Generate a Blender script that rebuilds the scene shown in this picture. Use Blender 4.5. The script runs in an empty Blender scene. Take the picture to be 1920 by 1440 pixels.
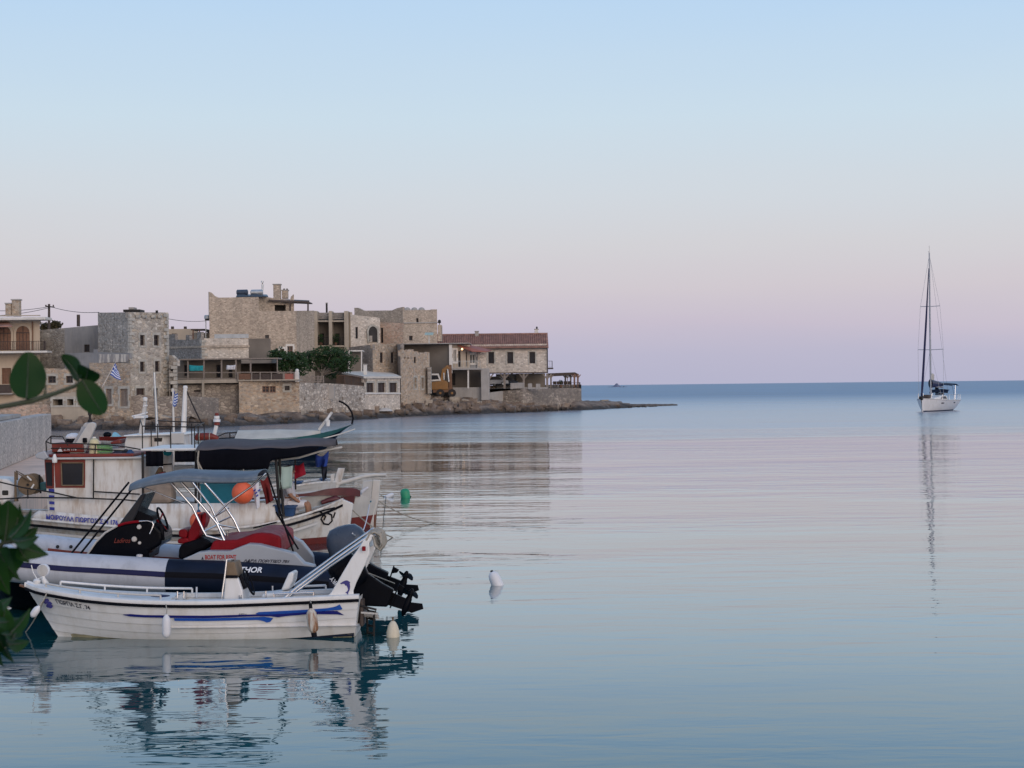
import bpy, math, random
from mathutils import Vector, Matrix, noise as mnoise
random.seed(7)
S = bpy.context.scene
COL = S.collection
# ------------------------------------------------------------------ camera
FPX = 3000.0                      # focal length in pixels of the 1920 px wide photograph
CAM = Vector((0, 0, 3.5))
ROLL, PITCH = 0.0115, 4.0 / FPX
cd = bpy.data.cameras.new('camera'); cam = bpy.data.objects.new('camera', cd); COL.objects.link(cam); S.camera = cam
cd.sensor_width = 36; cd.lens = 36 * FPX / 1920; cd.clip_start = .2; cd.clip_end = 60000
cd.dof.use_dof = True; cd.dof.focus_distance = 32; cd.dof.aperture_fstop = 13
f0 = Vector((0, math.cos(PITCH), math.sin(PITCH))); u0 = Vector((0, -math.sin(PITCH), math.cos(PITCH))); r0 = Vector((1, 0, 0))
RV = r0 * math.cos(ROLL) - u0 * math.sin(ROLL); UV_ = r0 * math.sin(ROLL) + u0 * math.cos(ROLL)
cam.matrix_world = Matrix(((RV.x, UV_.x, -f0.x, CAM.x), (RV.y, UV_.y, -f0.y, CAM.y), (RV.z, UV_.z, -f0.z, CAM.z), (0, 0, 0, 1)))
# ------------------------------------------------------------------ sky: dusk, sun just below the horizon behind the camera
def lin(r, g, b):
    f = lambda c: c / 12.92 if c <= .04045 else ((c + .055) / 1.055) ** 2.4
    return (f(r / 255), f(g / 255), f(b / 255), 1)
W = bpy.data.worlds.new('World'); S.world = W; W.use_nodes = True
nt = W.node_tree; nt.nodes.clear()
N = lambda t, **k: _n(nt, t, **k)
def _n(tree, t, **k):
    n = tree.nodes.new(t)
    for a, b in k.items(): setattr(n, a, b)
    return n
def L(tree, a, b): tree.links.new(a, b)
tc = N('ShaderNodeTexCoord'); sp = N('ShaderNodeSeparateXYZ'); L(nt, tc.outputs['Generated'], sp.inputs[0])
ramp = N('ShaderNodeValToRGB'); mpg = N('ShaderNodeMapping'); L(nt, tc.outputs['Generated'], mpg.inputs[0]); mpg.inputs['Scale'].default_value = (2.2, 2.2, 16)
hz_ = N('ShaderNodeTexNoise'); L(nt, mpg.outputs[0], hz_.inputs['Vector']); hz_.inputs['Scale'].default_value = 1; hz_.inputs['Detail'].default_value = 4      # thin uneven haze
hm_ = N('ShaderNodeMath', operation='MULTIPLY_ADD'); L(nt, hz_.outputs['Fac'], hm_.inputs[0]); hm_.inputs[1].default_value = .03
h0_ = N('ShaderNodeMath', operation='SUBTRACT'); L(nt, sp.outputs['Z'], h0_.inputs[0]); h0_.inputs[1].default_value = .015; L(nt, h0_.outputs[0], hm_.inputs[2]); L(nt, hm_.outputs[0], ramp.inputs[0])
SKY = [(0, 182, 181, 204), (.016, 187, 184, 205), (.036, 200, 191, 206), (.060, 208, 201, 208), (.088, 209, 209, 214), (.120, 207, 215, 223), (.165, 200, 219, 233),
       (.235, 183, 212, 240), (.35, 160, 195, 233), (.6, 142, 174, 214), (1, 126, 158, 204)]
cr = ramp.color_ramp
while len(cr.elements) < len(SKY): cr.elements.new(.5)
for e, s in zip(cr.elements, SKY): e.position = s[0]; e.color = lin(*s[1:])
# afterglow of the set sun, in the west (behind the camera)
mw = N('ShaderNodeMapRange', interpolation_type='SMOOTHSTEP'); wd = N('ShaderNodeVectorMath', operation='DOT_PRODUCT'); L(nt, tc.outputs['Generated'], wd.inputs[0]); wd.inputs[1].default_value = (-.3, .954, 0); L(nt, wd.outputs['Value'], mw.inputs['Value'])
mw.inputs['From Min'].default_value = 0; mw.inputs['From Max'].default_value = -.9; mw.inputs['To Min'].default_value = 0; mw.inputs['To Max'].default_value = 1
me_ = N('ShaderNodeMapRange', interpolation_type='SMOOTHSTEP'); L(nt, sp.outputs['Z'], me_.inputs['Value'])
me_.inputs['From Min'].default_value = .75; me_.inputs['From Max'].default_value = 0; me_.inputs['To Min'].default_value = 0; me_.inputs['To Max'].default_value = 1
mm = N('ShaderNodeMath', operation='MULTIPLY'); L(nt, mw.outputs[0], mm.inputs[0]); L(nt, me_.outputs[0], mm.inputs[1])
mx = N('ShaderNodeMix', data_type='RGBA'); L(nt, mm.outputs[0], mx.inputs['Factor']); L(nt, ramp.outputs[0], mx.inputs['A'])
mx.inputs['B'].default_value = (1.3, 1.02, .88, 1)
sky = N('ShaderNodeTexSky'); sky.sky_type = 'NISHITA'; sky.sun_disc = False; sky.sun_elevation = math.radians(-1.5); sky.sun_rotation = math.radians(200); sky.altitude = 5
bg1 = N('ShaderNodeBackground'); L(nt, mx.outputs['Result'], bg1.inputs[0]); bg1.inputs[1].default_value = 1.0
bg2 = N('ShaderNodeBackground'); L(nt, sky.outputs[0], bg2.inputs[0]); bg2.inputs[1].default_value = .05
ad = N('ShaderNodeAddShader'); L(nt, bg1.outputs[0], ad.inputs[0]); L(nt, bg2.outputs[0], ad.inputs[1])
wo = N('ShaderNodeOutputWorld'); L(nt, ad.outputs[0], wo.inputs[0])
# soft last light from the bright western sky
sd = bpy.data.lights.new('sun', 'SUN'); sun = bpy.data.objects.new('sun', sd); COL.objects.link(sun)
sd.energy = 1.05; sd.angle = math.radians(40); sd.color = (1, .86, .76)
sun.rotation_euler = Vector((-.48, .82, -.3)).to_track_quat('-Z', 'Y').to_euler()
V = S.view_settings; V.view_transform = 'Standard'; V.look = 'None'; V.exposure = 0; V.gamma = 1; V.use_curve_mapping = False
# ------------------------------------------------------------------ measuring helpers (pixel of the photograph + distance -> metres)
def ray(px, py):
    return RV * ((px - 960) / FPX) + UV_ * ((720 - py) / FPX) + f0
def P(px, py, Y):
    r = ray(px, py); return CAM + r * (Y / r.y)
def hor(px): return 724 - ROLL * (px - 960)
def X(px, Y): return P(px, hor(px), Y).x
def Z(px, py, Y): return P(px, py, Y).z
def on_z(px, py, z=0.0):
    r = ray(px, py); return CAM + r * ((z - CAM.z) / r.z)
# ------------------------------------------------------------------ mesh builder
ROOT = {}
class MB:
    def __init__(s): s.v = []; s.f = []; s.m = []; s.cur = 0; s.uv = {}
    def add(s, pts):
        i = len(s.v); s.v += [tuple(p) for p in pts]; return i
    def face(s, pts):
        i = s.add(pts); s.f.append(list(range(i, i + len(pts)))); s.m.append(s.cur)
    def idx(s, f): s.f.append(f); s.m.append(s.cur)
    def box(s, x0, x1, y0, y1, z0, z1):
        s.obox(((x0 + x1) / 2, (y0 + y1) / 2, (z0 + z1) / 2), (abs(x1 - x0) / 2, 0, 0), (0, abs(y1 - y0) / 2, 0), (0, 0, abs(z1 - z0) / 2)); return s
    def obox(s, c, a, b, d):
        c, a, b, d = map(Vector, (c, a, b, d))
        if a.cross(b).dot(d) < 0: a = -a
        i = s.add([c + a * p + b * q + d * r for r in (-1, 1) for q in (-1, 1) for p in (-1, 1)])
        for f in ((0, 2, 3, 1), (4, 5, 7, 6), (0, 1, 5, 4), (2, 6, 7, 3), (0, 4, 6, 2), (1, 3, 7, 5)): s.idx([i + k for k in f])
        return s
    def bar(s, p, q, w, h=None, up=(0, 0, 1)):
        p, q = Vector(p), Vector(q); h = h or w; d = (q - p)
        if d.length < 1e-6: return s
        a = d.cross(Vector(up))
        if a.length < 1e-6: a = d.cross(Vector((1, 0, 0)))
        a.normalize(); b = a.cross(d).normalized()
        return s.obox((p + q) / 2, d / 2, a * (w / 2), b * (h / 2))
    def tube(s, pts, r, n=8, cap=True):
        pts = [Vector(p) for p in pts]; m = len(pts); rs = r if isinstance(r, (list, tuple)) else [r] * m
        up = None; rings = []
        for k in range(m):
            d = (pts[min(k + 1, m - 1)] - pts[max(k - 1, 0)]).normalized()
            if up is None:
                up = Vector((0, 0, 1)) if abs(d.z) < .9 else Vector((0, 1, 0))
            a = d.cross(up)
            if a.length < 1e-5: a = d.cross(Vector((1, 0, 0)))
            a.normalize(); b = a.cross(d).normalized(); up = b
            rings.append(s.add([pts[k] + (a * math.cos(2 * math.pi * j / n) + b * math.sin(2 * math.pi * j / n)) * rs[k] for j in range(n)]))
        for k in range(m - 1):
            for j in range(n): s.idx([rings[k] + j, rings[k] + (j + 1) % n, rings[k + 1] + (j + 1) % n, rings[k + 1] + j][::-1])
        if cap: s.idx([rings[0] + j for j in range(n)]); s.idx([rings[-1] + j for j in range(n)][::-1])
        return s
    def lathe(s, c, prof, n=16, axis=(0, 0, 1)):
        ax = Vector(axis).normalized(); a = ax.cross(Vector((0, 1, 0)));
        if a.length < 1e-3: a = ax.cross(Vector((1, 0, 0)))
        a.normalize(); b = ax.cross(a); c = Vector(c); rings = []
        for r, h in prof: rings.append(s.add([c + ax * h + (a * math.cos(2 * math.pi * j / n) + b * math.sin(2 * math.pi * j / n)) * max(r, .0005) for j in range(n)]))
        for k in range(len(prof) - 1):
            for j in range(n): s.idx([rings[k] + j, rings[k] + (j + 1) % n, rings[k + 1] + (j + 1) % n, rings[k + 1] + j])
        s.idx([rings[0] + j for j in range(n)][::-1]); s.idx([rings[-1] + j for j in range(n)])
        return s
    def prism(s, poly, ext):
        poly = [Vector(p) for p in poly]; e = Vector(ext); n = len(poly)
        nrm = Vector((0, 0, 0))
        for k in range(n): nrm += poly[k].cross(poly[(k + 1) % n])
        if nrm.dot(e) > 0: poly = poly[::-1]
        i = s.add(poly); j = s.add([p + e for p in poly])
        s.idx([i + k for k in range(n)]); s.idx([j + k for k in range(n)][::-1])
        for k in range(n): s.idx([i + (k + 1) % n, i + k, j + k, j + (k + 1) % n])
        return s
    def ball(s, c, r, n=14, m=9, ax=(1, 1, 1)):
        c = Vector(c); i0 = s.add([c + Vector((0, 0, r * ax[2]))]); rings = []
        for k in range(1, m):
            t = math.pi * k / m
            rings.append(s.add([c + Vector((r * ax[0] * math.sin(t) * math.cos(2 * math.pi * j / n), r * ax[1] * math.sin(t) * math.sin(2 * math.pi * j / n), r * ax[2] * math.cos(t))) for j in range(n)]))
        i1 = s.add([c - Vector((0, 0, r * ax[2]))])
        for j in range(n):
            s.idx([i0, rings[0] + j, rings[0] + (j + 1) % n]); s.idx([i1, rings[-1] + (j + 1) % n, rings[-1] + j])
            for k in range(len(rings) - 1): s.idx([rings[k] + j, rings[k + 1] + j, rings[k + 1] + (j + 1) % n, rings[k] + (j + 1) % n])
        return s
    def grid(s, fn, nu, nv):
        i = s.add([fn(a / nu, b / nv) for b in range(nv + 1) for a in range(nu + 1)])
        for b in range(nv):
            for a in range(nu): k = i + b * (nu + 1) + a; s.idx([k, k + 1, k + nu + 2, k + nu + 1])
        return s
    def build(s, name, mats, parent=None, smooth=None, bevel=0, solid=0, subsurf=0):
        me = bpy.data.meshes.new(name); off = ROOT.get(parent.name, Vector()) if parent else Vector()
        me.from_pydata([(x - off.x, y - off.y, z - off.z) for x, y, z in s.v], [], s.f)
        if not isinstance(mats, (list, tuple)): mats = [mats]
        for m in mats: me.materials.append(m)
        if len(mats) > 1: me.polygons.foreach_set('material_index', s.m)
        if smooth is not None:
            me.polygons.foreach_set('use_smooth', [True] * len(s.f))
            me.set_sharp_from_angle(angle=math.radians(smooth))
        me.update(); o = bpy.data.objects.new(name, me); COL.objects.link(o)
        if parent: o.parent = parent; ROOT[o.name] = off
        if solid: q = o.modifiers.new('thick', 'SOLIDIFY'); q.thickness = solid; q.offset = 0
        if bevel: q = o.modifiers.new('bevel', 'BEVEL'); q.width = bevel; q.segments = 2; q.limit_method = 'ANGLE'; q.angle_limit = math.radians(40)
        if subsurf: q = o.modifiers.new('sub', 'SUBSURF'); q.levels = q.render_levels = subsurf
        return o
def tag(o, label=None, cat=None, group=None, kind=None):
    for k, v in (('label', label), ('category', cat), ('group', group), ('kind', kind)):
        if v: o[k] = v
    return o
def thing(name, label, cat, loc, group=None):
    o = bpy.data.objects.new(name, None); COL.objects.link(o); o.location = loc; o.empty_display_size = .2
    ROOT[o.name] = Vector(loc); return tag(o, label, cat, group)
def solo(name, mb, m, label, cat, group=None, base=None, **k):
    "a thing that is a single mesh, its origin at its base"
    vs = mb.v; b = Vector(base) if base else Vector((sum(v[0] for v in vs) / len(vs), sum(v[1] for v in vs) / len(vs), min(v[2] for v in vs)))
    mb.v = [(x - b.x, y - b.y, z - b.z) for x, y, z in vs]
    o = mb.build(name, m, None, **k); o.location = b; return tag(o, label, cat, group)
# ------------------------------------------------------------------ materials
def newmat(name):
    m = bpy.data.materials.new(name); m.use_nodes = True; t = m.node_tree; b = t.nodes['Principled BSDF']; return m, t, b
def mapping(t, scale, coord='Object'):
    c = _n(t, 'ShaderNodeTexCoord'); mp = _n(t, 'ShaderNodeMapping'); L(t, c.outputs[coord], mp.inputs[0])
    mp.inputs['Scale'].default_value = scale if isinstance(scale, tuple) else (scale,) * 3; return mp.outputs[0]
def nz(t, vec, scale=1, detail=4, rough=.55, dist=0):
    n = _n(t, 'ShaderNodeTexNoise'); L(t, vec, n.inputs['Vector']); n.inputs['Scale'].default_value = scale; n.inputs['Detail'].default_value = detail
    n.inputs['Roughness'].default_value = rough; n.inputs['Distortion'].default_value = dist; return n.outputs['Fac']
def rmp(t, fac, stops):
    r = _n(t, 'ShaderNodeValToRGB'); L(t, fac, r.inputs[0]); e = r.color_ramp.elements
    while len(e) < len(stops): e.new(.5)
    for q, (p, c) in zip(e, stops): q.position = p; q.color = (*c[:3], 1) if isinstance(c, (tuple, list)) else (c, c, c, 1)
    return r.outputs[0]
def mixc(t, f, a, b, mode='MIX'):
    m = _n(t, 'ShaderNodeMix', data_type='RGBA', blend_type=mode)
    for s_, v in (('Factor', f), ('A', a), ('B', b)):
        if hasattr(v, 'links'): L(t, v, m.inputs[s_])
        else: m.inputs[s_].default_value = v if not isinstance(v, tuple) else ((*v[:3], 1))
    return m.outputs['Result']
def mul(c, k): return tuple(min(1, x * k) for x in c[:3])
def pm(name, col, rough=.5, var=.14, scale=3.0, metal=0, bump=0, bscale=None, spec=.5, dirt=None, dirtamt=.5, dstop=(.48, .75), coat=0, trans=0):
    "painted / plain surface with uneven tone, optional streaky dirt and fine relief"
    m, t, b = newmat(name); v = mapping(t, scale)
    c = rmp(t, nz(t, v, 1, 5), [(.3, mul(col, 1 - var)), (.7, mul(col, 1 + var))])
    if dirt:
        v2 = mapping(t, (scale * 1.7, scale * 1.7, scale * .35)); k = rmp(t, nz(t, v2, 2, 6, .65), [(dstop[0], 0.0), (dstop[1], dirtamt)]); c = mixc(t, k, c, dirt)
    L(t, c, b.inputs['Base Color']); r = rmp(t, nz(t, v, 2.3, 3), [(.3, max(0, rough - .08)), (.7, min(1, rough + .1))]); L(t, r, b.inputs['Roughness'])
    b.inputs['Metallic'].default_value = metal; b.inputs['Specular IOR Level'].default_value = spec; b.inputs['Coat Weight'].default_value = coat
    b.inputs['Coat Roughness'].default_value = .08
    if trans: b.inputs['Transmission Weight'].default_value = trans
    if bump:
        bn = _n(t, 'ShaderNodeBump'); bn.inputs['Strength'].default_value = bump; bn.inputs['Distance'].default_value = .02
        L(t, nz(t, mapping(t, bscale or scale * 8), 1, 4), bn.inputs['Height']); L(t, bn.outputs[0], b.inputs['Normal'])
    return m
def stone(name, cols, size=.32, mortar=(.3, .27, .23), joint=.06, patch=None, patchamt=.6, bump=.6):
    "rubble masonry: uneven stones, each its own tone, recessed joints"
    m, t, b = newmat(name); v = mapping(t, (1 / size, 1 / size, 1.7 / size))
    dn = _n(t, 'ShaderNodeTexNoise'); L(t, v, dn.inputs['Vector']); dn.inputs['Scale'].default_value = .9; dn.inputs['Detail'].default_value = 2
    wv = _n(t, 'ShaderNodeVectorMath', operation='MULTIPLY_ADD'); L(t, dn.outputs['Color'], wv.inputs[0]); wv.inputs[1].default_value = (.5, .5, .5); L(t, v, wv.inputs[2]); v = wv.outputs[0]
    vo = _n(t, 'ShaderNodeTexVoronoi'); L(t, v, vo.inputs['Vector']); vo.inputs['Scale'].default_value = 1
    sx = _n(t, 'ShaderNodeSeparateColor'); L(t, vo.outputs['Color'], sx.inputs[0])
    n = len(cols); c = rmp(t, sx.outputs[0], [(i / (n - 1) if n > 1 else 0, k) for i, k in enumerate(cols)])
    br = rmp(t, sx.outputs[1], [(0, (.66,) * 3), (.45, (.98,) * 3), (1, (1.36,) * 3)]); c = mixc(t, 1.0, c, br, 'MULTIPLY')
    g = rmp(t, nz(t, mapping(t, 9.0), 1, 4), [(.25, (.75,) * 3), (.75, (1.2,) * 3)]); c = mixc(t, .8, c, g, 'MULTIPLY')
    ve = _n(t, 'ShaderNodeTexVoronoi', feature='DISTANCE_TO_EDGE'); L(t, v, ve.inputs['Vector']); ve.inputs['Scale'].default_value = 1
    e = rmp(t, ve.outputs['Distance'], [(joint * .4, 1.0), (joint * 1.6, 0.0)]); c = mixc(t, e, c, mortar)
    c = mixc(t, .18, c, (.4, .345, .3)); big = nz(t, mapping(t, (.22, .22, .35)), 1, 5, .6)
    if patch: c = mixc(t, rmp(t, big, [(.46, 0.0), (.6, patchamt)]), c, patch)
    st = rmp(t, nz(t, mapping(t, (.8, .8, .12)), 1, 4), [(.35, (1.16, 1.13, 1.1)), (.65, (1.52, 1.46, 1.4))]); c = mixc(t, .75, c, st, 'MULTIPLY')
    L(t, c, b.inputs['Base Color']); b.inputs['Roughness'].default_value = .9; b.inputs['Specular IOR Level'].default_value = .2
    bn = _n(t, 'ShaderNodeBump'); bn.inputs['Strength'].default_value = bump; bn.inputs['Distance'].default_value = .06
    h = rmp(t, ve.outputs['Distance'], [(0, 0.0), (joint * 2.5, 1.0)]); L(t, h, bn.inputs['Height']); L(t, bn.outputs[0], b.inputs['Normal'])
    return m
M = {}
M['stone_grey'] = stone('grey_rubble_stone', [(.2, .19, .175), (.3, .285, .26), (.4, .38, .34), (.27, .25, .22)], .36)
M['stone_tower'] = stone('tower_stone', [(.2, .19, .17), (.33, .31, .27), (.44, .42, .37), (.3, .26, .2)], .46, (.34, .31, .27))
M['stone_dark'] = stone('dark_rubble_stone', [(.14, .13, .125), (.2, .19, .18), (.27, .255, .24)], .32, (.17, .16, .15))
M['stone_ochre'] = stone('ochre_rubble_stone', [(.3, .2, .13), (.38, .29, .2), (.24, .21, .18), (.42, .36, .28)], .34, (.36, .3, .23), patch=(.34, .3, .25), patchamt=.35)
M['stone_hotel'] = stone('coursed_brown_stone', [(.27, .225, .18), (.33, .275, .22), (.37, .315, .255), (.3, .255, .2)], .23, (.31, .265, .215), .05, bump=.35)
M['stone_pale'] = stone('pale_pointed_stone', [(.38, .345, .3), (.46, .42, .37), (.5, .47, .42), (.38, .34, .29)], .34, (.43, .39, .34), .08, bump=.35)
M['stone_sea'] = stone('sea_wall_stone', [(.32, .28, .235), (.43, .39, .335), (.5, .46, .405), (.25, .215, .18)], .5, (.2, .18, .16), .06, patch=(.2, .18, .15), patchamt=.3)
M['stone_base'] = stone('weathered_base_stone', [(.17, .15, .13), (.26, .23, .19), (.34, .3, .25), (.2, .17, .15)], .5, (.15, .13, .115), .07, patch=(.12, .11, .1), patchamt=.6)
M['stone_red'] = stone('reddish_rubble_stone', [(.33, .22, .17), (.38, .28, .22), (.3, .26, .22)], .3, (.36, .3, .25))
M['quoin'] = pm('quoin_limestone', (.42, .395, .345), .9, .25, 2, bump=.3)
M['render_grey'] = pm('grey_cement_render', (.25, .25, .255), .9, .16, .6, bump=.2, dirt=(.4, .38, .34), dirtamt=.5)
M['render_brown'] = pm('brown_cement_render', (.19, .165, .14), .92, .16, .5, bump=.2)
M['render_cream'] = pm('cream_plaster', (.5, .41, .31), .85, .1, .5, bump=.15, dirt=(.34, .28, .22), dirtamt=.4)
M['render_beige'] = pm('beige_plaster', (.42, .36, .285), .9, .12, .8, bump=.2, dirt=(.28, .24, .2), dirtamt=.5)
M['concrete'] = pm('weathered_concrete', (.36, .34, .315), .9, .14, .7, bump=.25, dirt=(.22, .2, .18), dirtamt=.5)
M['white_trim'] = pm('white_painted_masonry', (.66, .63, .58), .7, .1, 1.5)
M['slab_pale'] = pm('pale_roof_slab', (.62, .56, .48), .8, .12, 1)
M['roof_tile'] = pm('terracotta_roof_tile', (.31, .165, .125), .85, .35, 1.6, bump=.2, dirt=(.17, .11, .09), dirtamt=.6)
M['awning_red'] = pm('faded_red_awning', (.33, .12, .09), .8, .15, 1.4)
M['wood'] = pm('brown_varnished_wood', (.17, .085, .05), .6, .25, 4)
M['wood_grey'] = pm('grey_weathered_wood', (.24, .2, .17), .85, .2, 5)
M['wood_dark'] = pm('dark_stained_wood', (.06, .042, .035), .7, .2, 5)
M['iron'] = pm('dark_painted_iron', (.03, .028, .028), .5, .2, 4, metal=.3, spec=.16)
M['glass_dark'] = pm('dark_window_glass', (.022, .024, .03), .12, .3, 1.2, spec=.16)
M['shutter'] = pm('dark_brown_shutter', (.05, .032, .028), .6, .25, 6)
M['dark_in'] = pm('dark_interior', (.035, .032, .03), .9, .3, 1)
M['metal'] = pm('galvanised_sheet', (.45, .48, .5), .4, .15, 2, metal=.6)
M['steel'] = pm('stainless_steel_tube', (.62, .63, .65), .2, .08, 6, metal=1)
M['white'] = pm('white_gelcoat', (.7, .695, .685), .38, .06, 1.6, dirt=(.45, .41, .33), dirtamt=.42)
M['white_old'] = pm('white_boat_paint', (.62, .61, .59), .5, .08, 1.6, dirt=(.34, .25, .17), dirtamt=.7, dstop=(.47, .66), bump=.08)
M['white_grey'] = pm('greyish_white_paint', (.5, .49, .47), .55, .1, 2, dirt=(.33, .29, .24), dirtamt=.5, bump=.1)
M['black'] = pm('black_rubber', (.007, .0075, .011), .45, .2, 4, spec=.05)
M['black_gloss'] = pm('black_gelcoat', (.004, .005, .008), .18, .2, 2, spec=.05)
M['navy'] = pm('navy_tube_fabric', (.008, .014, .032), .5, .25, 2.5, spec=.16)
M['navy_trim'] = pm('navy_trim', (.012, .014, .06), .4, .2, 2.5, spec=.16)
M['tube_grey'] = pm('pale_grey_tube_fabric', (.47, .49, .54), .45, .06, 2, dirt=(.3, .31, .34), dirtamt=.6)
M['mould_grey'] = pm('grey_moulded_deck', (.33, .35, .38), .4, .08, 2)
M['blue_decal'] = pm('blue_decal', (.02, .09, .4), .35, .12, 4)
M['navy_decal'] = pm('deep_blue_decal', (.014, .016, .16), .35, .15, 4)
M['letter_dark'] = pm('dark_lettering', (.02, .022, .04), .5, .2, 6)
M['letter_blue'] = pm('blue_lettering', (.03, .04, .3), .5, .2, 6)
M['letter_red'] = pm('red_lettering', (.35, .02, .02), .5, .2, 6)
M['letter_white'] = pm('white_lettering', (.75, .75, .76), .5, .08, 6)
M['red_vinyl'] = pm('red_vinyl', (.19, .004, .01), .5, .2, 4, spec=.15)
M['red_paint'] = pm('dark_red_paint', (.17, .018, .009), .5, .2, 2.5, dirt=(.08, .02, .015), dirtamt=.5)
M['maroon'] = pm('maroon_paint', (.085, .011, .015), .45, .25, 3)
M['antifoul'] = pm('red_antifouling', (.14, .02, .018), .75, .25, 3, dirt=(.06, .03, .025), dirtamt=.7)
M['antifoul_blue'] = pm('blue_antifouling', (.012, .02, .055), .7, .25, 3)
M['bimini'] = pm('blue_grey_awning_fabric', (.1, .13, .165), .6, .12, 2, bump=.15, bscale=7, dirt=(.2, .23, .27), dirtamt=.5)
M['canvas_dark'] = pm('charcoal_canvas', (.09, .083, .09), .8, .15, 2, spec=.16)
M['canvas_black'] = pm('black_canvas', (.005, .0055, .009), .9, .2, 2, spec=.05)
M['cream_cloth'] = pm('cream_tarpaulin', (.5, .47, .41), .75, .12, 1.5, bump=.1, bscale=3)
M['cowl_blue'] = pm('blue_grey_motor_cowl', (.055, .075, .11), .25, .15, 3, spec=.16)
M['motor_black'] = pm('black_motor_paint', (.003, .004, .007), .35, .25, 4, spec=.05)
M['green_paint'] = pm('sea_green_paint', (.03, .115, .12), .5, .15, 1.5)
M['turq'] = pm('turquoise_plastic', (.01, .2, .3), .5, .15, 3)
M['blue_pl'] = pm('blue_plastic', (.012, .05, .14), .5, .2, 3)
M['orange'] = pm('orange_plastic', (.75, .13, .05), .45, .12, 4, dirt=(.5, .1, .06), dirtamt=.4)
M['yellow_pl'] = pm('pale_yellow_plastic', (.58, .53, .33), .5, .1, 4)
M['green_pl'] = pm('green_plastic', (.02, .26, .13), .5, .15, 4)
M['basket'] = pm('green_crate_plastic', (.14, .34, .12), .6, .15, 5)
M['towel'] = pm('pale_green_towel', (.36, .46, .41), .95, .08, 4, bump=.3)
M['cloth_red'] = pm('red_cloth', (.4, .008, .03), .85, .15, 4, bump=.1)
M['cloth_darkred'] = pm('dark_red_cloth', (.16, .014, .014), .9, .2, 5)
M['cloth_blue'] = pm('blue_cloth', (.012, .04, .22), .85, .2, 5, bump=.15)
M['cloth_navy'] = pm('dark_denim', (.014, .017, .03), .9, .2, 5)
M['cloth_white'] = pm('white_cloth', (.62, .62, .66), .9, .07, 4, bump=.1)
M['cloth_grey'] = pm('washed_grey_cloth', (.45, .44, .47), .9, .1, 6, bump=.2)
M['cloth_turq'] = pm('turquoise_cloth', (.02, .3, .34), .9, .15, 4)
M['rope'] = pm('faded_rope', (.34, .31, .26), .9, .2, 30, bump=.5, bscale=90)
M['rope_blue'] = pm('blue_rope', (.03, .16, .25), .9, .2, 30)
M['skin'] = pm('tanned_skin', (.3, .15, .09), .6, .1, 6)
M['hair'] = pm('brown_hair', (.055, .032, .02), .8, .3, 20)
M['rust'] = pm('rusty_winch_steel', (.17, .12, .075), .8, .3, 5)
M['float_white'] = pm('white_float_plastic', (.68, .68, .7), .5, .06, 5)
M['float_stain'] = pm('stained_fender_vinyl', (.56, .53, .47), .55, .1, 4, dirt=(.24, .11, .05), dirtamt=1.0, dstop=(.42, .6))
M['float_cream'] = pm('cream_buoy_plastic', (.62, .56, .43), .6, .08, 5, dirt=(.4, .33, .22), dirtamt=.4)
M['yellow_machine'] = pm('yellow_machine_paint', (.25, .12, .03), .6, .2, 2, dirt=(.16, .1, .06), dirtamt=.6)
M['rusty_steel'] = pm('rusty_steel', (.17, .09, .05), .8, .3, 2)
M['tyre'] = pm('tyre_rubber', (.03, .026, .025), .9, .2, 4)
M['flag_blue'] = pm('flag_blue', (.025, .08, .36), .8, .12, 6)
M['flag_white'] = pm('flag_white', (.68, .7, .76), .8, .06, 6)
M['bark'] = pm('grey_bark', (.2, .17, .14), .95, .25, 5, bump=.4)
M['tiller_wood'] = pm('pale_painted_wood', (.55, .52, .48), .6, .1, 3)
def foliage(name, a, b_, trans=.25):
    m, t, b = newmat(name); c = rmp(t, nz(t, mapping(t, 2.2), 1, 3), [(.3, a), (.7, b_)]); L(t, c, b.inputs['Base Color']); b.inputs['Roughness'].default_value = .5; b.inputs['Specular IOR Level'].default_value = .2
    tr = _n(t, 'ShaderNodeBsdfTranslucent'); L(t, c, tr.inputs[0]); ms = _n(t, 'ShaderNodeMixShader'); ms.inputs[0].default_value = trans
    L(t, b.outputs[0], ms.inputs[1]); L(t, tr.outputs[0], ms.inputs[2]); L(t, ms.outputs[0], t.nodes['Material Output'].inputs[0]); return m
M['leaves'] = foliage('dark_pine_foliage', (.018, .045, .018), (.055, .1, .035))
M['shrub'] = foliage('dry_scrub_foliage', (.05, .045, .025), (.1, .08, .04))
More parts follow.
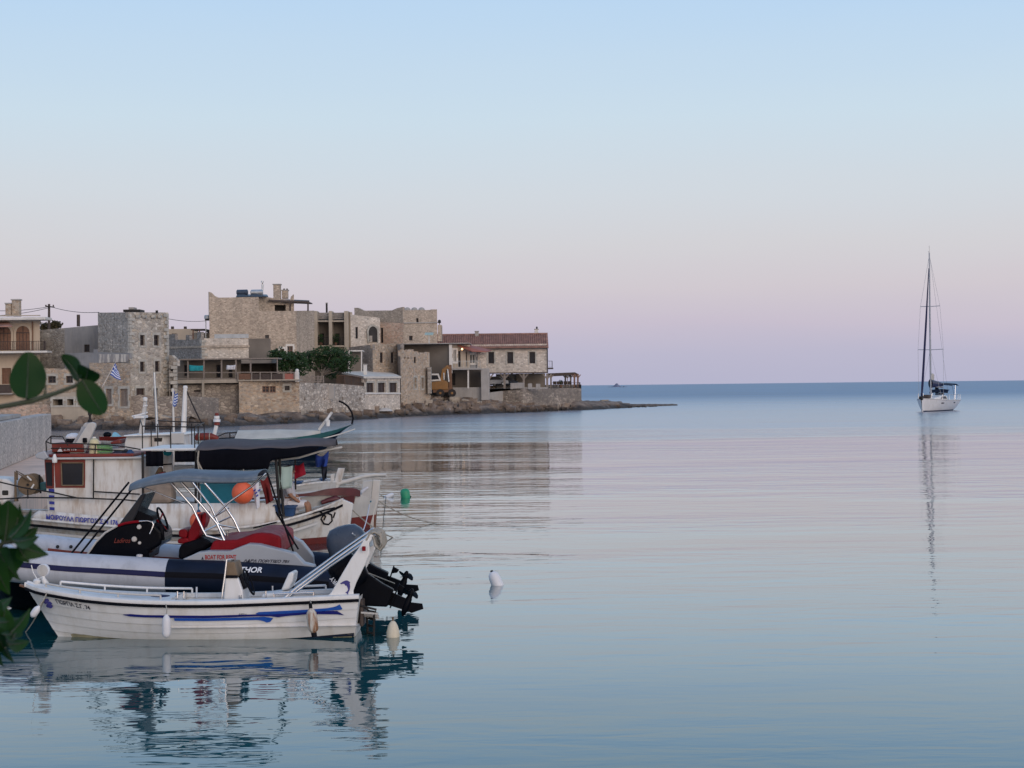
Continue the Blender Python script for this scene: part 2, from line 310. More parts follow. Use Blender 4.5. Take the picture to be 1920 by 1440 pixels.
# ================================================================== SETTING: water, shore, quay
def water():
    m, t, b = newmat('sea_water')
    g = _n(t, 'ShaderNodeNewGeometry'); sep = _n(t, 'ShaderNodeSeparateXYZ'); L(t, g.outputs['Position'], sep.inputs[0])
    def nzs(scale, detail, rough=.5, dist=0.0):
        mp = _n(t, 'ShaderNodeMapping'); L(t, g.outputs['Position'], mp.inputs[0]); mp.inputs['Scale'].default_value = scale
        return nz(t, mp.outputs[0], 1, detail, rough, dist)
    def mr(x, a, b_, c, d, smooth=True):
        n = _n(t, 'ShaderNodeMapRange'); n.interpolation_type = 'SMOOTHSTEP' if smooth else 'LINEAR'
        L(t, x, n.inputs['Value'])
        for k, v in (('From Min', a), ('From Max', b_), ('To Min', c), ('To Max', d)): n.inputs[k].default_value = v
        return n.outputs[0]
    def math_(op, a, b_):
        n = _n(t, 'ShaderNodeMath', operation=op)
        for i, v in enumerate((a, b_)):
            if hasattr(v, 'links'): L(t, v, n.inputs[i])
            else: n.inputs[i].default_value = v
        return n.outputs[0]
    # cat's paws: long streaks where the breeze roughens the surface, mostly outside the sheltered water
    streak = nzs((.012, .045, 1), 4, .6); streak2 = nzs((.05, .25, 1), 4, .6)
    yy = math_('ADD', sep.outputs['Y'], math_('MULTIPLY', math_('SUBTRACT', streak, .5), 90.0))
    yy = math_('ADD', yy, math_('MULTIPLY', math_('SUBTRACT', streak2, .5), 18.0))
    breeze = mr(yy, 84, 128, 0, 1)
    near = mr(sep.outputs['Y'], 24, 58, 1, 0)
    r1 = nzs((.55, 1.5, 1), 3, .5, .4); r2 = nzs((1.7, 4.2, 1), 2, .5, .3); r3 = nzs((.16, .34, 1), 2, .5)
    h = math_('ADD', math_('MULTIPLY', r1, .05), math_('MULTIPLY', r2, .013)); h = math_('ADD', h, math_('MULTIPLY', r3, .085))
    amp = math_('ADD', mr(near, 0, 1, .44, .3), math_('MULTIPLY', breeze, 1.2))
    calm = mr(nzs((.03, .12, 1), 3), .38, .62, .55, 1.25); amp = math_('MULTIPLY', amp, calm)
    bn = _n(t, 'ShaderNodeBump'); bn.inputs['Distance'].default_value = 1.0; bn.inputs['Strength'].default_value = 1.0
    L(t, math_('MULTIPLY', h, amp), bn.inputs['Height'])
    gl = _n(t, 'ShaderNodeBsdfGlossy'); df = _n(t, 'ShaderNodeBsdfDiffuse'); L(t, bn.outputs[0], gl.inputs['Normal'])
    far = mr(sep.outputs['Y'], 100, 520, 0, 1)
    ro = math_('ADD', mr(near, 0, 1, .03, .01), math_('MULTIPLY', breeze, mr(far, 0, 1, .16, .36, False))); L(t, ro, gl.inputs['Roughness'])
    # reflectance rises towards grazing view; roughened water shows steeper wave faces
    si = _n(t, 'ShaderNodeSeparateXYZ'); L(t, g.outputs['Incoming'], si.inputs[0])
    co = math_('ADD', math_('ABSOLUTE', si.outputs['Z'], 0), math_('MULTIPLY', breeze, mr(far, 0, 1, .07, .2, False)))
    cq = math_('DIVIDE', co, .235); fr = math_('POWER', 2.71828, math_('MULTIPLY', math_('MULTIPLY', cq, cq), -1.0)); fr = math_('ADD', math_('MULTIPLY', fr, .98), .02)
    # shallow turquoise over sand near the quay, deeper blue outside
    dep = mr(sep.outputs['Y'], 15, 150, 0, 1); c = mixc(t, dep, (.012, .11, .128), (.014, .12, .25))
    k = mr(nzs((.02, .06, 1), 3), .4, .6, .75, 1.2); cc = _n(t, 'ShaderNodeVectorMath', operation='SCALE'); L(t, c, cc.inputs[0]); L(t, k, cc.inputs['Scale'])
    L(t, cc.outputs[0], df.inputs['Color']); ms = _n(t, 'ShaderNodeMixShader'); L(t, fr, ms.inputs[0]); L(t, df.outputs[0], ms.inputs[1]); L(t, gl.outputs[0], ms.inputs[2])
    L(t, ms.outputs[0], t.nodes['Material Output'].inputs[0])
    return m
mb = MB(); xs = [-30000, -3000, -300, -60, 0, 60, 300, 3000, 30000]; ys = [-400, 0, 10, 60, 200, 800, 4000, 15000, 55000]
i0 = mb.add([(x, y, 0) for y in ys for x in xs])
for b_ in range(len(ys) - 1):
    for a_ in range(len(xs) - 1): k = i0 + b_ * len(xs) + a_; mb.idx([k, k + 1, k + len(xs) + 1, k + len(xs)])
tag(mb.build('sea_water', water()), kind='structure')

def interp(tab, x):
    if x <= tab[0][0]: return tab[0][1]
    for (a, p), (b, q) in zip(tab, tab[1:]):
        if x <= b: return p + (q - p) * (x - a) / (b - a)
    return tab[-1][1]
SH = [(-160, 815), (-60, 812), (75, 807), (200, 806), (330, 805), (380, 802), (480, 797), (560, 793), (640, 789), (700, 785), (760, 781), (830, 778), (900, 776), (960, 774), (1000, 772.5), (1050, 770), (1090, 768.5), (1130, 767), (1160, 765.5), (1178, 763.5)]
ZG = [(-160, 1.2), (75, 1.0), (330, .8), (480, .75), (560, .85), (700, .95), (760, 1.4), (800, 1.9), (900, 2.1), (950, 1.5), (1000, 1.1), (1090, 1.0), (1178, .9)]
def shoreY(px): return on_z(px, interp(SH, px)).y
def rocky(name):
    m, t, b = newmat(name); v = mapping(t, 1.0); g = _n(t, 'ShaderNodeNewGeometry'); sp_ = _n(t, 'ShaderNodeSeparateXYZ'); L(t, g.outputs['Position'], sp_.inputs[0])
    c = rmp(t, nz(t, v, .9, 6, .65), [(.3, (.1, .075, .058)), (.5, (.21, .16, .125)), (.7, (.36, .29, .225))])
    lo = rmp(t, nz(t, v, 2.5, 6, .7), [(.3, (.022, .02, .02)), (.7, (.07, .058, .048))])
    n = _n(t, 'ShaderNodeMath', operation='MULTIPLY_ADD'); L(t, nz(t, v, .5, 5, .6), n.inputs[0]); n.inputs[1].default_value = 1.5; L(t, sp_.outputs['Z'], n.inputs[2])
    hf = _n(t, 'ShaderNodeMath', operation='MULTIPLY'); L(t, n.outputs[0], hf.inputs[0]); hf.inputs[1].default_value = .5
    c2 = mixc(t, rmp(t, hf.outputs[0], [(.5, 0.0), (.74, 1.0)]), lo, c); L(t, c2, b.inputs['Base Color']); b.inputs['Roughness'].default_value = .85
    bn = _n(t, 'ShaderNodeBump'); bn.inputs['Strength'].default_value = .9; bn.inputs['Distance'].default_value = .2; L(t, nz(t, v, 3, 6, .7), bn.inputs['Height']); L(t, bn.outputs[0], b.inputs['Normal']); return m
M['rock'] = rocky('shore_rock'); M['ground'] = pm('stony_ground', (.3, .25, .2), .95, .25, .4, bump=.5)
pts = []
for (a, pa), (b_, pb) in zip(SH, SH[1:]):
    n = max(2, int((b_ - a) / 4))
    for k in range(n): pts.append((a + (b_ - a) * k / n, pa + (pb - pa) * k / n))
pts.append(SH[-1])
W3 = [on_z(px, py) for px, py in pts]; OFFS = [-1.6, -.5, 0, .4, .8, 1.3, 1.9, 2.6, 3.4, 4.4, 5.5, 7, 9, 12, 16]
mb = MB(); rows = []
for k, w in enumerate(W3):
    d = (W3[min(k + 3, len(W3) - 1)] - W3[max(k - 3, 0)]).normalized(); n = Vector((-d.y, d.x, 0)); zg = interp(ZG, pts[k][0]); row = []
    for o in OFFS:
        z = -.5 if o < -1 else (-.12 if o < 0 else zg * (1 - math.exp(-o / 2.2)))
        q = w + n * o; a = .5 if o > -1 else .1
        q3 = Vector((q.x, q.y, 0))
        z += a * mnoise.fractal(q3 * .55, 1, 2, 5) * (1.0 if o < 6 else .45) + (.5 * max(0, mnoise.noise(q3 * .22 + Vector((5, 2, 0)))) if .3 < o < 5 else 0)
        q += n * mnoise.noise(q3 * .35) * (1.3 if o < 3 else .4)
        row.append((q.x, q.y, z))
    rows.append(mb.add(row))
for k in range(len(rows) - 1):
    for j in range(len(OFFS) - 1): mb.idx([rows[k] + j, rows[k + 1] + j, rows[k + 1] + j + 1, rows[k] + j + 1][::-1] if False else [rows[k] + j, rows[k + 1] + j, rows[k + 1] + j + 1, rows[k] + j + 1])
tag(mb.build('rocky_shore', M['rock'], smooth=35), kind='structure')
# flat land behind the first row of houses
mb = MB(); inner = []
for k in range(0, len(W3), 6):
    d = (W3[min(k + 3, len(W3) - 1)] - W3[max(k - 3, 0)]).normalized(); n = Vector((-d.y, d.x, 0)); q = W3[k] + n * 10; inner.append((q.x, q.y, interp(ZG, pts[k][0]) * .96))
for p, q in zip(inner, inner[1:]): mb.face([p, q, (q[0] - 40, q[1] + 150, 2.2), (p[0] - 90, p[1] + 150, 2.2)])
tag(mb.build('ground', M['ground']), kind='structure')
# loose pale rubble under the building site and along the tide line
mb = MB(); rnd = random.Random(3)
def lump(mb, c, r, rnd):
    i = mb.add([Vector(c) + Vector((x * rnd.uniform(.6, 1.2), y * rnd.uniform(.6, 1.2), z * rnd.uniform(.45, .95))) * r for x in (-1, 1) for y in (-1, 1) for z in (-1, 1)])
    for f in ((0, 1, 3, 2), (4, 6, 7, 5), (0, 4, 5, 1), (2, 3, 7, 6), (0, 2, 6, 4), (1, 5, 7, 3)): mb.idx([i + k for k in f])
for _ in range(1500):
    k = rnd.randrange(30, len(W3) - 2); px = pts[k][0]
    if px < 740 and rnd.random() < .8: continue
    if px > 1100 and rnd.random() < .6: continue
    d = (W3[min(k + 3, len(W3) - 1)] - W3[max(k - 3, 0)]).normalized(); n = Vector((-d.y, d.x, 0)); o = rnd.uniform(.4, 8) if 740 < px < 940 else rnd.uniform(.1, 3)
    q = W3[k] + n * o + d * rnd.uniform(-.6, .6); zg = interp(ZG, px) * (1 - math.exp(-o / 2.2))
    mb.cur = 0 if (rnd.random() < (.5 if px < 930 else .2) and o > 2.2) else 1
    lump(mb, (q.x, q.y, zg + .12), rnd.choice((.12, .15, .2, .28, .4, .6)), rnd)
tag(mb.build('shore_rubble', [pm('pale_rubble', (.36, .31, .25), .9, .3, 2), M['rock']]), kind='stuff')
# low ledge and breakwater slab at the point
mb = MB(); la, lb = Vector((X(1058, 226), 226, 0)), Vector((X(1163, 249), 249, 0)); ld_ = (lb - la); ln_ = Vector((-ld_.y, ld_.x, 0)).normalized()
def ledge(u, v):
    w_ = (v - .4) / .6 if v > .4 else (v - .4) / .4; q = la + ld_ * u + ln_ * (w_ * (4.5 if w_ > 0 else 3.2)); n1 = mnoise.fractal(q * .5, 1, 2, 5); top = 1.5 - .5 * u
    z = top * max(0, 1 - abs(w_) ** 2.2) * min(1, u / .1) * (1 if u < .9 else max(0, (1 - u) / .1)) + .3 * n1 - .12; return Vector((q.x + n1 * .4, q.y, z))
mb.grid(ledge, 44, 16); tag(mb.build('rock_ledge', M['rock'], smooth=35), kind='structure')
mb = MB(); a, b_ = P(1150, 758, 250), P(1270, 758, 263)
def bwk(u, v):
    q = a + (b_ - a) * u; w_ = v * 2 - 1; hw = 1.3 * (1 - .45 * u) * (1 if u < .96 else .5); n1 = mnoise.fractal(Vector((q.x * .8, q.y * .8, v * 2)), 1, 2, 4); prof = min(1, (1 - abs(w_)) * 3.2); return Vector((q.x + n1 * .1, q.y + w_ * hw, -.25 + prof * (.72 - .2 * u + .1 * n1)))
mb.grid(bwk, 60, 10); tag(mb.build('breakwater', pm('dark_wet_concrete', (.1, .09, .08), .8, .25, 1.2, bump=.4), smooth=35), kind='structure')
mb = MB(); rnd = random.Random(8)
for _ in range(90):
    px = 1085 + 150 * rnd.random() ** 1.3; q = on_z(px, 767.5 - (px - 1085) * .035 + rnd.uniform(-1.2, .8)); lump(mb, (q.x, q.y, -.02), rnd.uniform(.15, .5) * (1 if px < 1180 else .6), rnd)
tag(mb.build('low_reef', M['rock']), kind='stuff')
# far islet
mb = MB(); Yi = 2600; c = P(1158, 721.6, Yi)
mb.grid(lambda u, v: Vector((c.x + (u - .5) * 30, Yi + (v - .5) * 24, max(-.4, 6.2 * math.exp(-((u - .45) / .14) ** 2 - ((v - .5) / .3) ** 2) + 1.2 * mnoise.fractal(Vector((u * 7, v * 7, 1)), 1, 2, 4)))), 30, 14)
tag(mb.build('islet', pm('haze_tinted_islet_rock', (.17, .18, .25), .95, .2, .3), smooth=40), kind='structure')  # blue-grey of the distance haze is put into the rock colour
# quay on the left with its stone wall
Q = [(-9.0, 14), (-9.9, 22), (-12.5, 35), (-12.9, 42), (-14.5, 50), (-17, 62), (-20.6, 80), (-30, 90), (-80, 90), (-80, 14)]
mb = MB(); mb.prism([(x, y, -1.5) for x, y in Q], (0, 0, 2.5)); tag(mb.build('quay', pm('pinkish_quay_concrete', (.7, .51, .4), .9, .12, .5, bump=.25, dirt=(.25, .21, .18), dirtamt=.5), bevel=.04), kind='structure')
w1, w2 = P(70, 838, 70), P(-70, 880, 47); n = (w2 - w1).cross(Vector((0, 0, 1))).normalized()
if n.y < 0: n = -n
mbw = MB(); mbw.prism([(p.x, p.y, 1.004) for p in (Vector((w1.x, w1.y, 0)), Vector((w2.x, w2.y, 0)), Vector((w2.x, w2.y, 0)) + n * .6, Vector((w1.x, w1.y, 0)) + n * .6)], (0, 0, 1.52))
rw = thing('quay_wall', 'thick grey speckled stone wall standing on the pale quay', 'wall', (w1.x, w1.y, 1)); mbw.build('wall', stone('speckled_granite_wall', [(.2, .185, .17), (.36, .335, .31), (.48, .45, .42), (.27, .25, .23)], .13, (.36, .345, .335), .1, bump=.3), rw, bevel=.03)
mbw = MB(); e1, e2 = P(20, 777, 61), P(-70, 777, 47); mbw.bar((e1.x, e1.y, 2.60), (e2.x, e2.y, 2.60), .75, .12); mbw.build('coping', M['concrete'], rw)
# ================================================================== VILLAGE
def facade_geo(A, B, zb, top):
    a = Vector((X(*A), A[1], 0)); b = Vector((X(*B), B[1], 0)); d = (b - a); Ln = d.length; d.normalize(); n = Vector((d.y, -d.x, 0))
    def uz(px, py):
        r = ray(px, py); t = (a - CAM).dot(n) / r.dot(n); q = CAM + r * t; return ((q - a).dot(d), q.z)
    prof = [(0, top), (Ln, top)] if not isinstance(top, list) else [uz(*q) for q in top]
    prof[0] = (0, prof[0][1]); prof[-1] = (Ln, prof[-1][1])
    return a, b, d, Ln, n, uz, prof
STY = {  # frame, pane, muntins across, muntins down, stone surround, name
    'w': ('wood_dark', 'glass_dark', 1, 1, 'quoin', 'window'), 's': ('wood_dark', 'shutter', 1, 0, 'quoin', 'window'), 'n': ('wood_dark', 'glass_dark', 0, 0, None, 'window'),
    'g': ('white_trim', 'glass_dark', 1, 0, 'white_trim', 'window'), 'd': ('wood', 'wood', 2, 0, None, 'door'), 'D': ('wood_grey', 'wood_grey', 3, 0, 'quoin', 'door'), 'r': ('wood', 'glass_dark', 1, 1, 'white_trim', 'window'),
    'm': ('wood', 'glass_dark', 1, 1, None, 'window'), 'o': (None, 'dark_in', 0, 0, None, 'opening'), 'O': (None, 'dark_in', 0, 0, 'quoin', 'opening')}
def facade(root, A, B, zb, top, mat, holes=(), back=.35, name='wall'):
    a, b, d, Ln, n, uz, prof = facade_geo(A, B, zb, top); zt = min(p[1] for p in prof) - .5
    R = []
    for h in holes:
        u0, z1 = uz(h[0], h[1]); u1, z0 = uz(h[2], h[3]); u0, u1 = sorted((u0, u1)); R.append((max(.05, u0), max(zb + .02, z0), min(Ln - .05, u1), min(z1, zt - .05), h[4]))
    us = sorted({0, Ln} | {r[0] for r in R} | {r[2] for r in R}); zs = sorted({zb, zt} | {r[1] for r in R} | {r[3] for r in R})
    pt = lambda u, z, o=0: (a.x + d.x * u + n.x * o, a.y + d.y * u + n.y * o, z)
    mb = MB()
    for u0, u1 in zip(us, us[1:]):
        for z0, z1 in zip(zs, zs[1:]):
            cu, cz = (u0 + u1) / 2, (z0 + z1) / 2
            if any(r[0] < cu < r[2] and r[1] < cz < r[3] for r in R): continue
            mb.face([pt(u0, z0), pt(u1, z0), pt(u1, z1), pt(u0, z1)])
    mb.prism([pt(0, zt), pt(Ln, zt)] + [pt(u, z) for u, z in prof[::-1]], tuple(-n * back))
    for u0, z0, u1, z1, st in R:
        dp = -1.2 if st in 'oO' else -.22
        for p, q in (((u0, z0), (u1, z0)), ((u1, z0), (u1, z1)), ((u1, z1), (u0, z1)), ((u0, z1), (u0, z0))): mb.face([pt(*q), pt(*p), pt(*p, dp), pt(*q, dp)])
    w = mb.build(name, M[mat], root)
    for u0, z0, u1, z1, st in R:
        fr, pn, nx, ny, su, nm = STY[st]; dp = -1.2 if st in 'oO' else -.2; fw = min(.09, (u1 - u0) * .14)
        par = root
        if fr:
            mb = MB()
            def bx(p0, q0, p1, q1, o0, o1): mb.obox([(x + y) / 2 for x, y in zip(pt(p0, q0, o0), pt(p1, q1, o1))], tuple(d * ((p1 - p0) / 2)), (0, 0, (q1 - q0) / 2), tuple(n * ((o1 - o0) / 2)))
            bx(u0, z0, u0 + fw, z1, dp, dp + .08); bx(u1 - fw, z0, u1, z1, dp, dp + .08); bx(u0 + fw, z1 - fw, u1 - fw, z1, dp, dp + .08); bx(u0 + fw, z0, u1 - fw, z0 + fw, dp, dp + .08)
            for k in range(nx): c = u0 + (u1 - u0) * (k + 1) / (nx + 1); bx(c - .035, z0 + fw, c + .035, z1 - fw, dp, dp + .06)
            for k in range(ny): c = z0 + (z1 - z0) * (k + 1.3) / (ny + 1.3); bx(u0 + fw, c - .03, u1 - fw, c + .03, dp, dp + .05)
            par = mb.build(nm, M[fr], root)
        mb = MB(); mb.face([pt(u0, z0, dp + .01), pt(u1, z0, dp + .01), pt(u1, z1, dp + .01), pt(u0, z1, dp + .01)])
        o = mb.build('pane' if fr and nm == 'window' else ('board' if fr else 'opening'), M[pn], par)
        if su:
            mb = MB(); s_ = .2
            def bs(p0, q0, p1, q1): mb.obox([(x + y) / 2 for x, y in zip(pt(p0, q0, -.02), pt(p1, q1, .05))], tuple(d * ((p1 - p0) / 2)), (0, 0, (q1 - q0) / 2), tuple(n * .035))
            bs(u0 - s_, z1 + .003, u1 + s_, z1 + .24); bs(u0 - s_, z0 - .18, u1 + s_, z0 - .003)
            for k, (q0, q1) in enumerate([(z0 + (z1 - z0) * j / 3, z0 + (z1 - z0) * (j + 1) / 3) for j in range(3)]):
                e = .1 if k % 2 else .24
                bs(u0 - e, q0, u0 - .003, q1); bs(u1 + .003, q0, u1 + e, q1)
            mb.build('surround', M[su], par)
    return w
def shell(root, pts, zb, zt, depth, mat, roofmat='concrete', shift=0):
    "side, back walls and flat roof closing the volume behind the visible fronts"
    f = [Vector((X(*p), p[1], 0)) for p in pts]; e = 2.5 + (pts[-1][0] - pts[0][0]) * .04; bk = [Vector((X(pts[-1][0] - e, pts[-1][1] + depth), pts[-1][1] + depth, 0)), Vector((X(pts[0][0] + 1, pts[0][1] + depth), pts[0][1] + depth, 0))]
    poly = f + bk; mb = MB(); c = poly[len(f) - 1:] + [poly[0]]
    for p, q in zip(c, c[1:]): mb.face([(p.x, p.y, zb), (q.x, q.y, zb), (q.x, q.y, zt), (p.x, p.y, zt)])
    mb.build('rear_wall', M[mat], root); mb = MB(); mb.face([(p.x, p.y, zt - .45) for p in poly]); mb.build('roof', M[roofmat], root)
def house(name, label, pts, zb, tops, mats, holes=None, depth=8, shift=0, group=None, cat='house'):
    "tops: one py (flat) or a list of profile / py for each front"
    holes = holes or {}; c = pts[len(pts) // 2]; root = thing(name, label, cat, (X(*c), c[1], zb), group); zt = None; zall = []
    for i, (A, B) in enumerate(zip(pts, pts[1:])):
        tp = tops[i] if isinstance(tops, list) else tops
        top = tp if isinstance(tp, list) else Z(A[0] if i == 0 else pts[i][0], tp, A[1])
        if not isinstance(tp, list): zall.append(top)
        else: zall += [min(facade_geo(A, B, zb, tp)[6], key=lambda q: q[1])[1]]
        facade(root, A, B, zb, top, mats[i] if isinstance(mats, list) else mats, holes.get(i, ()))
    shell(root, pts, zb, min(zall), depth, (mats[0] if isinstance(mats, list) else mats), shift=shift)
    return root
def pbox(root, name, px0, py0, px1, py1, Y, dep, mat, bevel=0, **k):
    "box whose front face spans the two pixels at distance Y"
    a, b = P(px0, py1, Y), P(px1, py0, Y); mb = MB(); mb.box(a.x, b.x, Y, Y + dep, a.z, b.z); return mb.build(name, M[mat], root, bevel=bevel)
def quoins(root, A, dirs, py0, py1, h=.33):
    "alternating pale corner stones, each a stone of its own"
    x, y = X(*A), A[1]; z0, z1 = Z(A[0], py1, y), Z(A[0], py0, y); n = int((z1 - z0) / h)
    for k in range(n):
        mb = MB(); l = (.62 if k % 2 else .32) * random.uniform(.8, 1.2); d1, d2 = Vector((*dirs[0], 0)).normalized(), Vector((*dirs[1], 0)).normalized(); z = z0 + (k + .5) * (z1 - z0) / n
        n1 = Vector((d1.y, -d1.x, 0)); l2 = 1.15 - l; o = (n1 if n1.y < 0 else -n1)
        c = Vector((x, y, z)) + d1 * l / 2 + o * -.12; mb.obox(c + o * .16, d1 * (l / 2), o * .135, (0, 0, h * .45)); mb.build('corner_stone', M['quoin'], root)
def railing(root, pts, h, mat='iron', step=.22, name='railing', w=.03):
    mb = MB(); pts = [Vector(p) for p in pts]
    for p, q in zip(pts, pts[1:]):
        L_ = (q - p).length; n = max(1, int(L_ / step)); mb.bar(p + Vector((0, 0, h)), q + Vector((0, 0, h)), w * 1.6); mb.bar(p + Vector((0, 0, .1)), q + Vector((0, 0, .1)), w)
        for k in range(n + 1): c = p + (q - p) * k / n; mb.bar(c + Vector((0, 0, .0)), c + Vector((0, 0, h - .02)), w if k % 6 else w * 1.5)
    return mb.build(name, M[mat], root)
def chimney(root, px, py0, py1, w, Y, mat='render_beige', cap=True, name='chimney'):
    a, b = P(px, py1, Y), P(px, py0, Y); hw = w * Y / FPX / 2; mb = MB(); mb.box(a.x - hw, a.x + hw, Y, Y + hw * 2, a.z, b.z); o = mb.build(name, M[mat], root, bevel=.03)
    if cap: mb = MB(); mb.box(a.x - hw * 1.2, a.x + hw * 1.2, Y - hw * .2, Y + hw * 2.2, b.z + .003, b.z + .12); mb.build('cap', M['concrete'], o)
    return o
# ---- B1: cream house with arches, far left
Y = 152; r = thing('arcade_house', 'cream two storey house with arched wooden doors behind a balcony', 'house', (X(20, Y), Y, 1))
facade(r, (-90, Y), (76, Y), .5, [(-90, 598), (76, 598)], 'render_cream', [(3, 690, 21, 720, 'd'), (-50, 690, -30, 735, 'd'), (40, 690, 58, 720, 'd')])
shell(r, [(-90, Y), (76, Y)], .5, Z(0, 599, Y), 9, 'render_cream')
def arch_door(root, px0, px1, pyt, pyb, Y, mat, sur):
    a, b = P(px0, pyb, Y), P(px1, pyt, Y); w = (b.x - a.x) / 2; cx = (a.x + b.x) / 2; zs_ = b.z - w; ring = [(cx + w * math.cos(t), zs_ + w * math.sin(t)) for t in [math.pi * k / 12 for k in range(13)]]
    mb = MB(); mb.prism([(a.x, Y - .03, a.z), (b.x, Y - .03, a.z)] + [(x, Y - .03, z) for x, z in ring], (0, .1, 0)); d = mb.build('door', M[mat], root)
    mb = MB(); mb.bar((cx, Y - .06, a.z), (cx, Y - .06, b.z - .05), .05); mb.bar((a.x, Y - .06, zs_), (b.x, Y - .06, zs_), .07)
    for k in (.25, .75): mb.bar((a.x + 2 * w * k, Y - .05, a.z), (a.x + 2 * w * k, Y - .05, zs_), .03)
    mb.build('board', M['wood_dark'], d)
    mb = MB(); out = [(cx + (w + .22) * math.cos(t), zs_ + (w + .22) * math.sin(t)) for t in [math.pi * k / 12 for k in range(13)]]
    for k in range(12): mb.prism([(ring[k][0], Y - .1, ring[k][1]), (out[k][0], Y - .1, out[k][1]), (out[k + 1][0], Y - .1, out[k + 1][1]), (ring[k + 1][0], Y - .1, ring[k + 1][1])], (0, .12, 0))
    mb.box(a.x - .22, a.x - .002, Y - .1, Y + .02, a.z, zs_); mb.box(b.x + .002, b.x + .22, Y - .1, Y + .02, a.z, zs_); mb.build('surround', M[sur], d); return d
arch_door(r, -6, 21, 611, 657, Y, 'wood', 'render_cream'); arch_door(r, 31, 56, 611, 657, Y, 'wood', 'render_cream'); arch_door(r, -50, -26, 611, 657, Y, 'wood', 'render_cream')
pbox(r, 'roof_slab', -92, 594, 85, 601.5, Y - 1.6, 2.2, 'white_trim', .05); pbox(r, 'parapet', -92, 590.5, 74, 594, Y - .6, .3, 'render_beige')
pbox(r, 'balcony_slab', -92, 657.5, 88, 663.5, Y - 1.7, 1.7, 'white_trim', .04); zb_ = Z(0, 657.5, Y - 1.6)
railing(r, [(X(-92, Y - 1.6), Y - 1.6, zb_), (X(86, Y - 1.6), Y - 1.6, zb_), (X(84, Y), Y, zb_)], .85, 'wood_dark', .16)
pbox(r, 'balcony_board', -30, 721, 21, 737, Y - .9, .15, 'wood_dark'); pbox(r, 'balcony_slab', -32, 737, 23, 740, Y - .9, .9, 'concrete')
mb = MB(); a = P(-90, 612.5, Y - 2.2); b = P(23, 611, Y - 2.2); c = P(16, 603, Y - .1); e = P(-90, 603, Y - .1); mb.prism([a, b, c, e], (0, 0, -.1)); mb.build('tiled_canopy', M['roof_tile'], r)
mb = MB(); mb.tube([P(61, 603, Y - .12), P(61, 657, Y - .12)], .06, 6); mb.build('drain_pipe', M['wood'], r)
chimney(r, 15, 570, 593, 10, Y + 1, 'stone_ochre'); chimney(r, 29, 563, 593, 14, Y + 1.2, 'stone_ochre')
# ---- B2: grey rendered house with terrace wall
house('grey_house', 'long low house half dark stone half grey render left of the tower', [(74, 160), (122, 158), (192, 158)], .5, [[(74, 619), (122, 615)], [(122, 615), (192, 609)]], ['stone_grey', 'render_grey'], {1: [(158, 646, 168, 660, 'n')]}, 8)
r = house('terrace_wall', 'grey terrace parapet with peeling white paint below the grey house', [(122, 151.4), (176, 149.8), (184, 149.5), (243, 146.7)], .5, [[(122, 662), (176, 661)], [(176, 655), (184, 655)], [(184, 660), (243, 662)]], [ 'render_grey', 'render_grey', 'render_grey'], depth=3, cat='wall')
M['peel'] = pm('peeling_whitewash', (.3, .28, .27), .9, .25, .9, dirt=(.62, .57, .5), dirtamt=1, dstop=(.46, .54))
facade(r, (186, 149.25), (240.5, 146.7), Z(210, 679.5, 148), [(186, 664), (240.5, 664)], 'peel', name='panel')
mb = MB(); mb.tube([P(147, 612, 158.5), P(147, 590, 158.5)], .17, 8); solo('flue_pipe', mb, M['wood_dark'], 'tall dark flue pipe rising from the grey house roof', 'pipe', smooth=40)
# ---- B3 / B4: low ochre houses at the water
house('ochre_house', 'low ochre stone house with two small square windows over a plaster wall', [(62, 150), (190, 149)], .3, [[(62, 690), (190, 693)]], 'stone_ochre', {0: [(90, 704, 105, 718, 'w'), (124, 704, 137, 718, 'w')]}, 6)
house('plastered_storehouse', 'beige plastered store with three square openings by the water', [(95, 147), (171, 146.5)], .3, [[(95, 737), (132, 737), (133, 735), (171, 736)]], 'render_beige', {0: [(99, 747, 118, 760, 'O'), (126, 746.5, 138, 759.5, 'O'), (146, 746.5, 159, 759.5, 'O')]}, 2.4)
house('boundary_wall', 'low reddish rubble wall left of the plastered store', [(-60, 148), (97, 147.5)], .3, 760, 'stone_red', depth=1.0, cat='wall')
house('fishing_store', 'ochre stone store with two grey plank doors under the terrace', [(168, 147.6), (245, 145.6)], .3, [[(168, 680), (245, 681)]], 'stone_ochre', {0: [(199, 729, 210, 758, 'D'), (225, 729, 240, 762, 'D')]}, 4.5)
# ---- B5: tower house
r = house('tower_house', 'tall square grey stone tower with six narrow windows', [(185, 152.5), (242, 147), (317, 151.5)], .3, [[(185, 586), (242, 585.5)], [(242, 585.5), (317, 586)]], ['stone_grey', 'stone_tower'],
  {1: [(262, 628, 271, 648, 'w'), (288, 628, 298, 648, 'w'), (262, 678, 271, 697, 'w'), (290, 677, 299, 697, 'w'), (255, 728, 271, 743, 's'), (287, 728, 296, 744, 's')]}, 6, shift=1.5)
quoins(r, (242, 147), ((X(317, 151.5) - X(242, 147), 4.5), (-1, 0)), 588, 690); quoins(r, (315.5, 151.4), ((X(242, 147) - X(317, 151.5), -4.5), (-1, 0)), 588, 735)
for px in (259, 271, 288, 300):
    mb = MB(); p = P(px, 593.5, 147.6 + (px - 242) / 75 * 4.5 - .7); mb.obox(p, (.14, .01, 0), (0, .3, 0), (0, 0, .12)); mb.build('corbel_stone', M['quoin'], r)
pbox(r, 'roof_box', 231, 580, 262, 585, 150, 2, 'iron'); pbox(r, 'roof_box', 241, 576, 251, 580, 150.5, 1.2, 'concrete')
mb = MB(); mb.tube([P(294, 587, 150), P(294, 582, 150)], .12, 6); mb.build('vent_pipe', M['iron'], r)
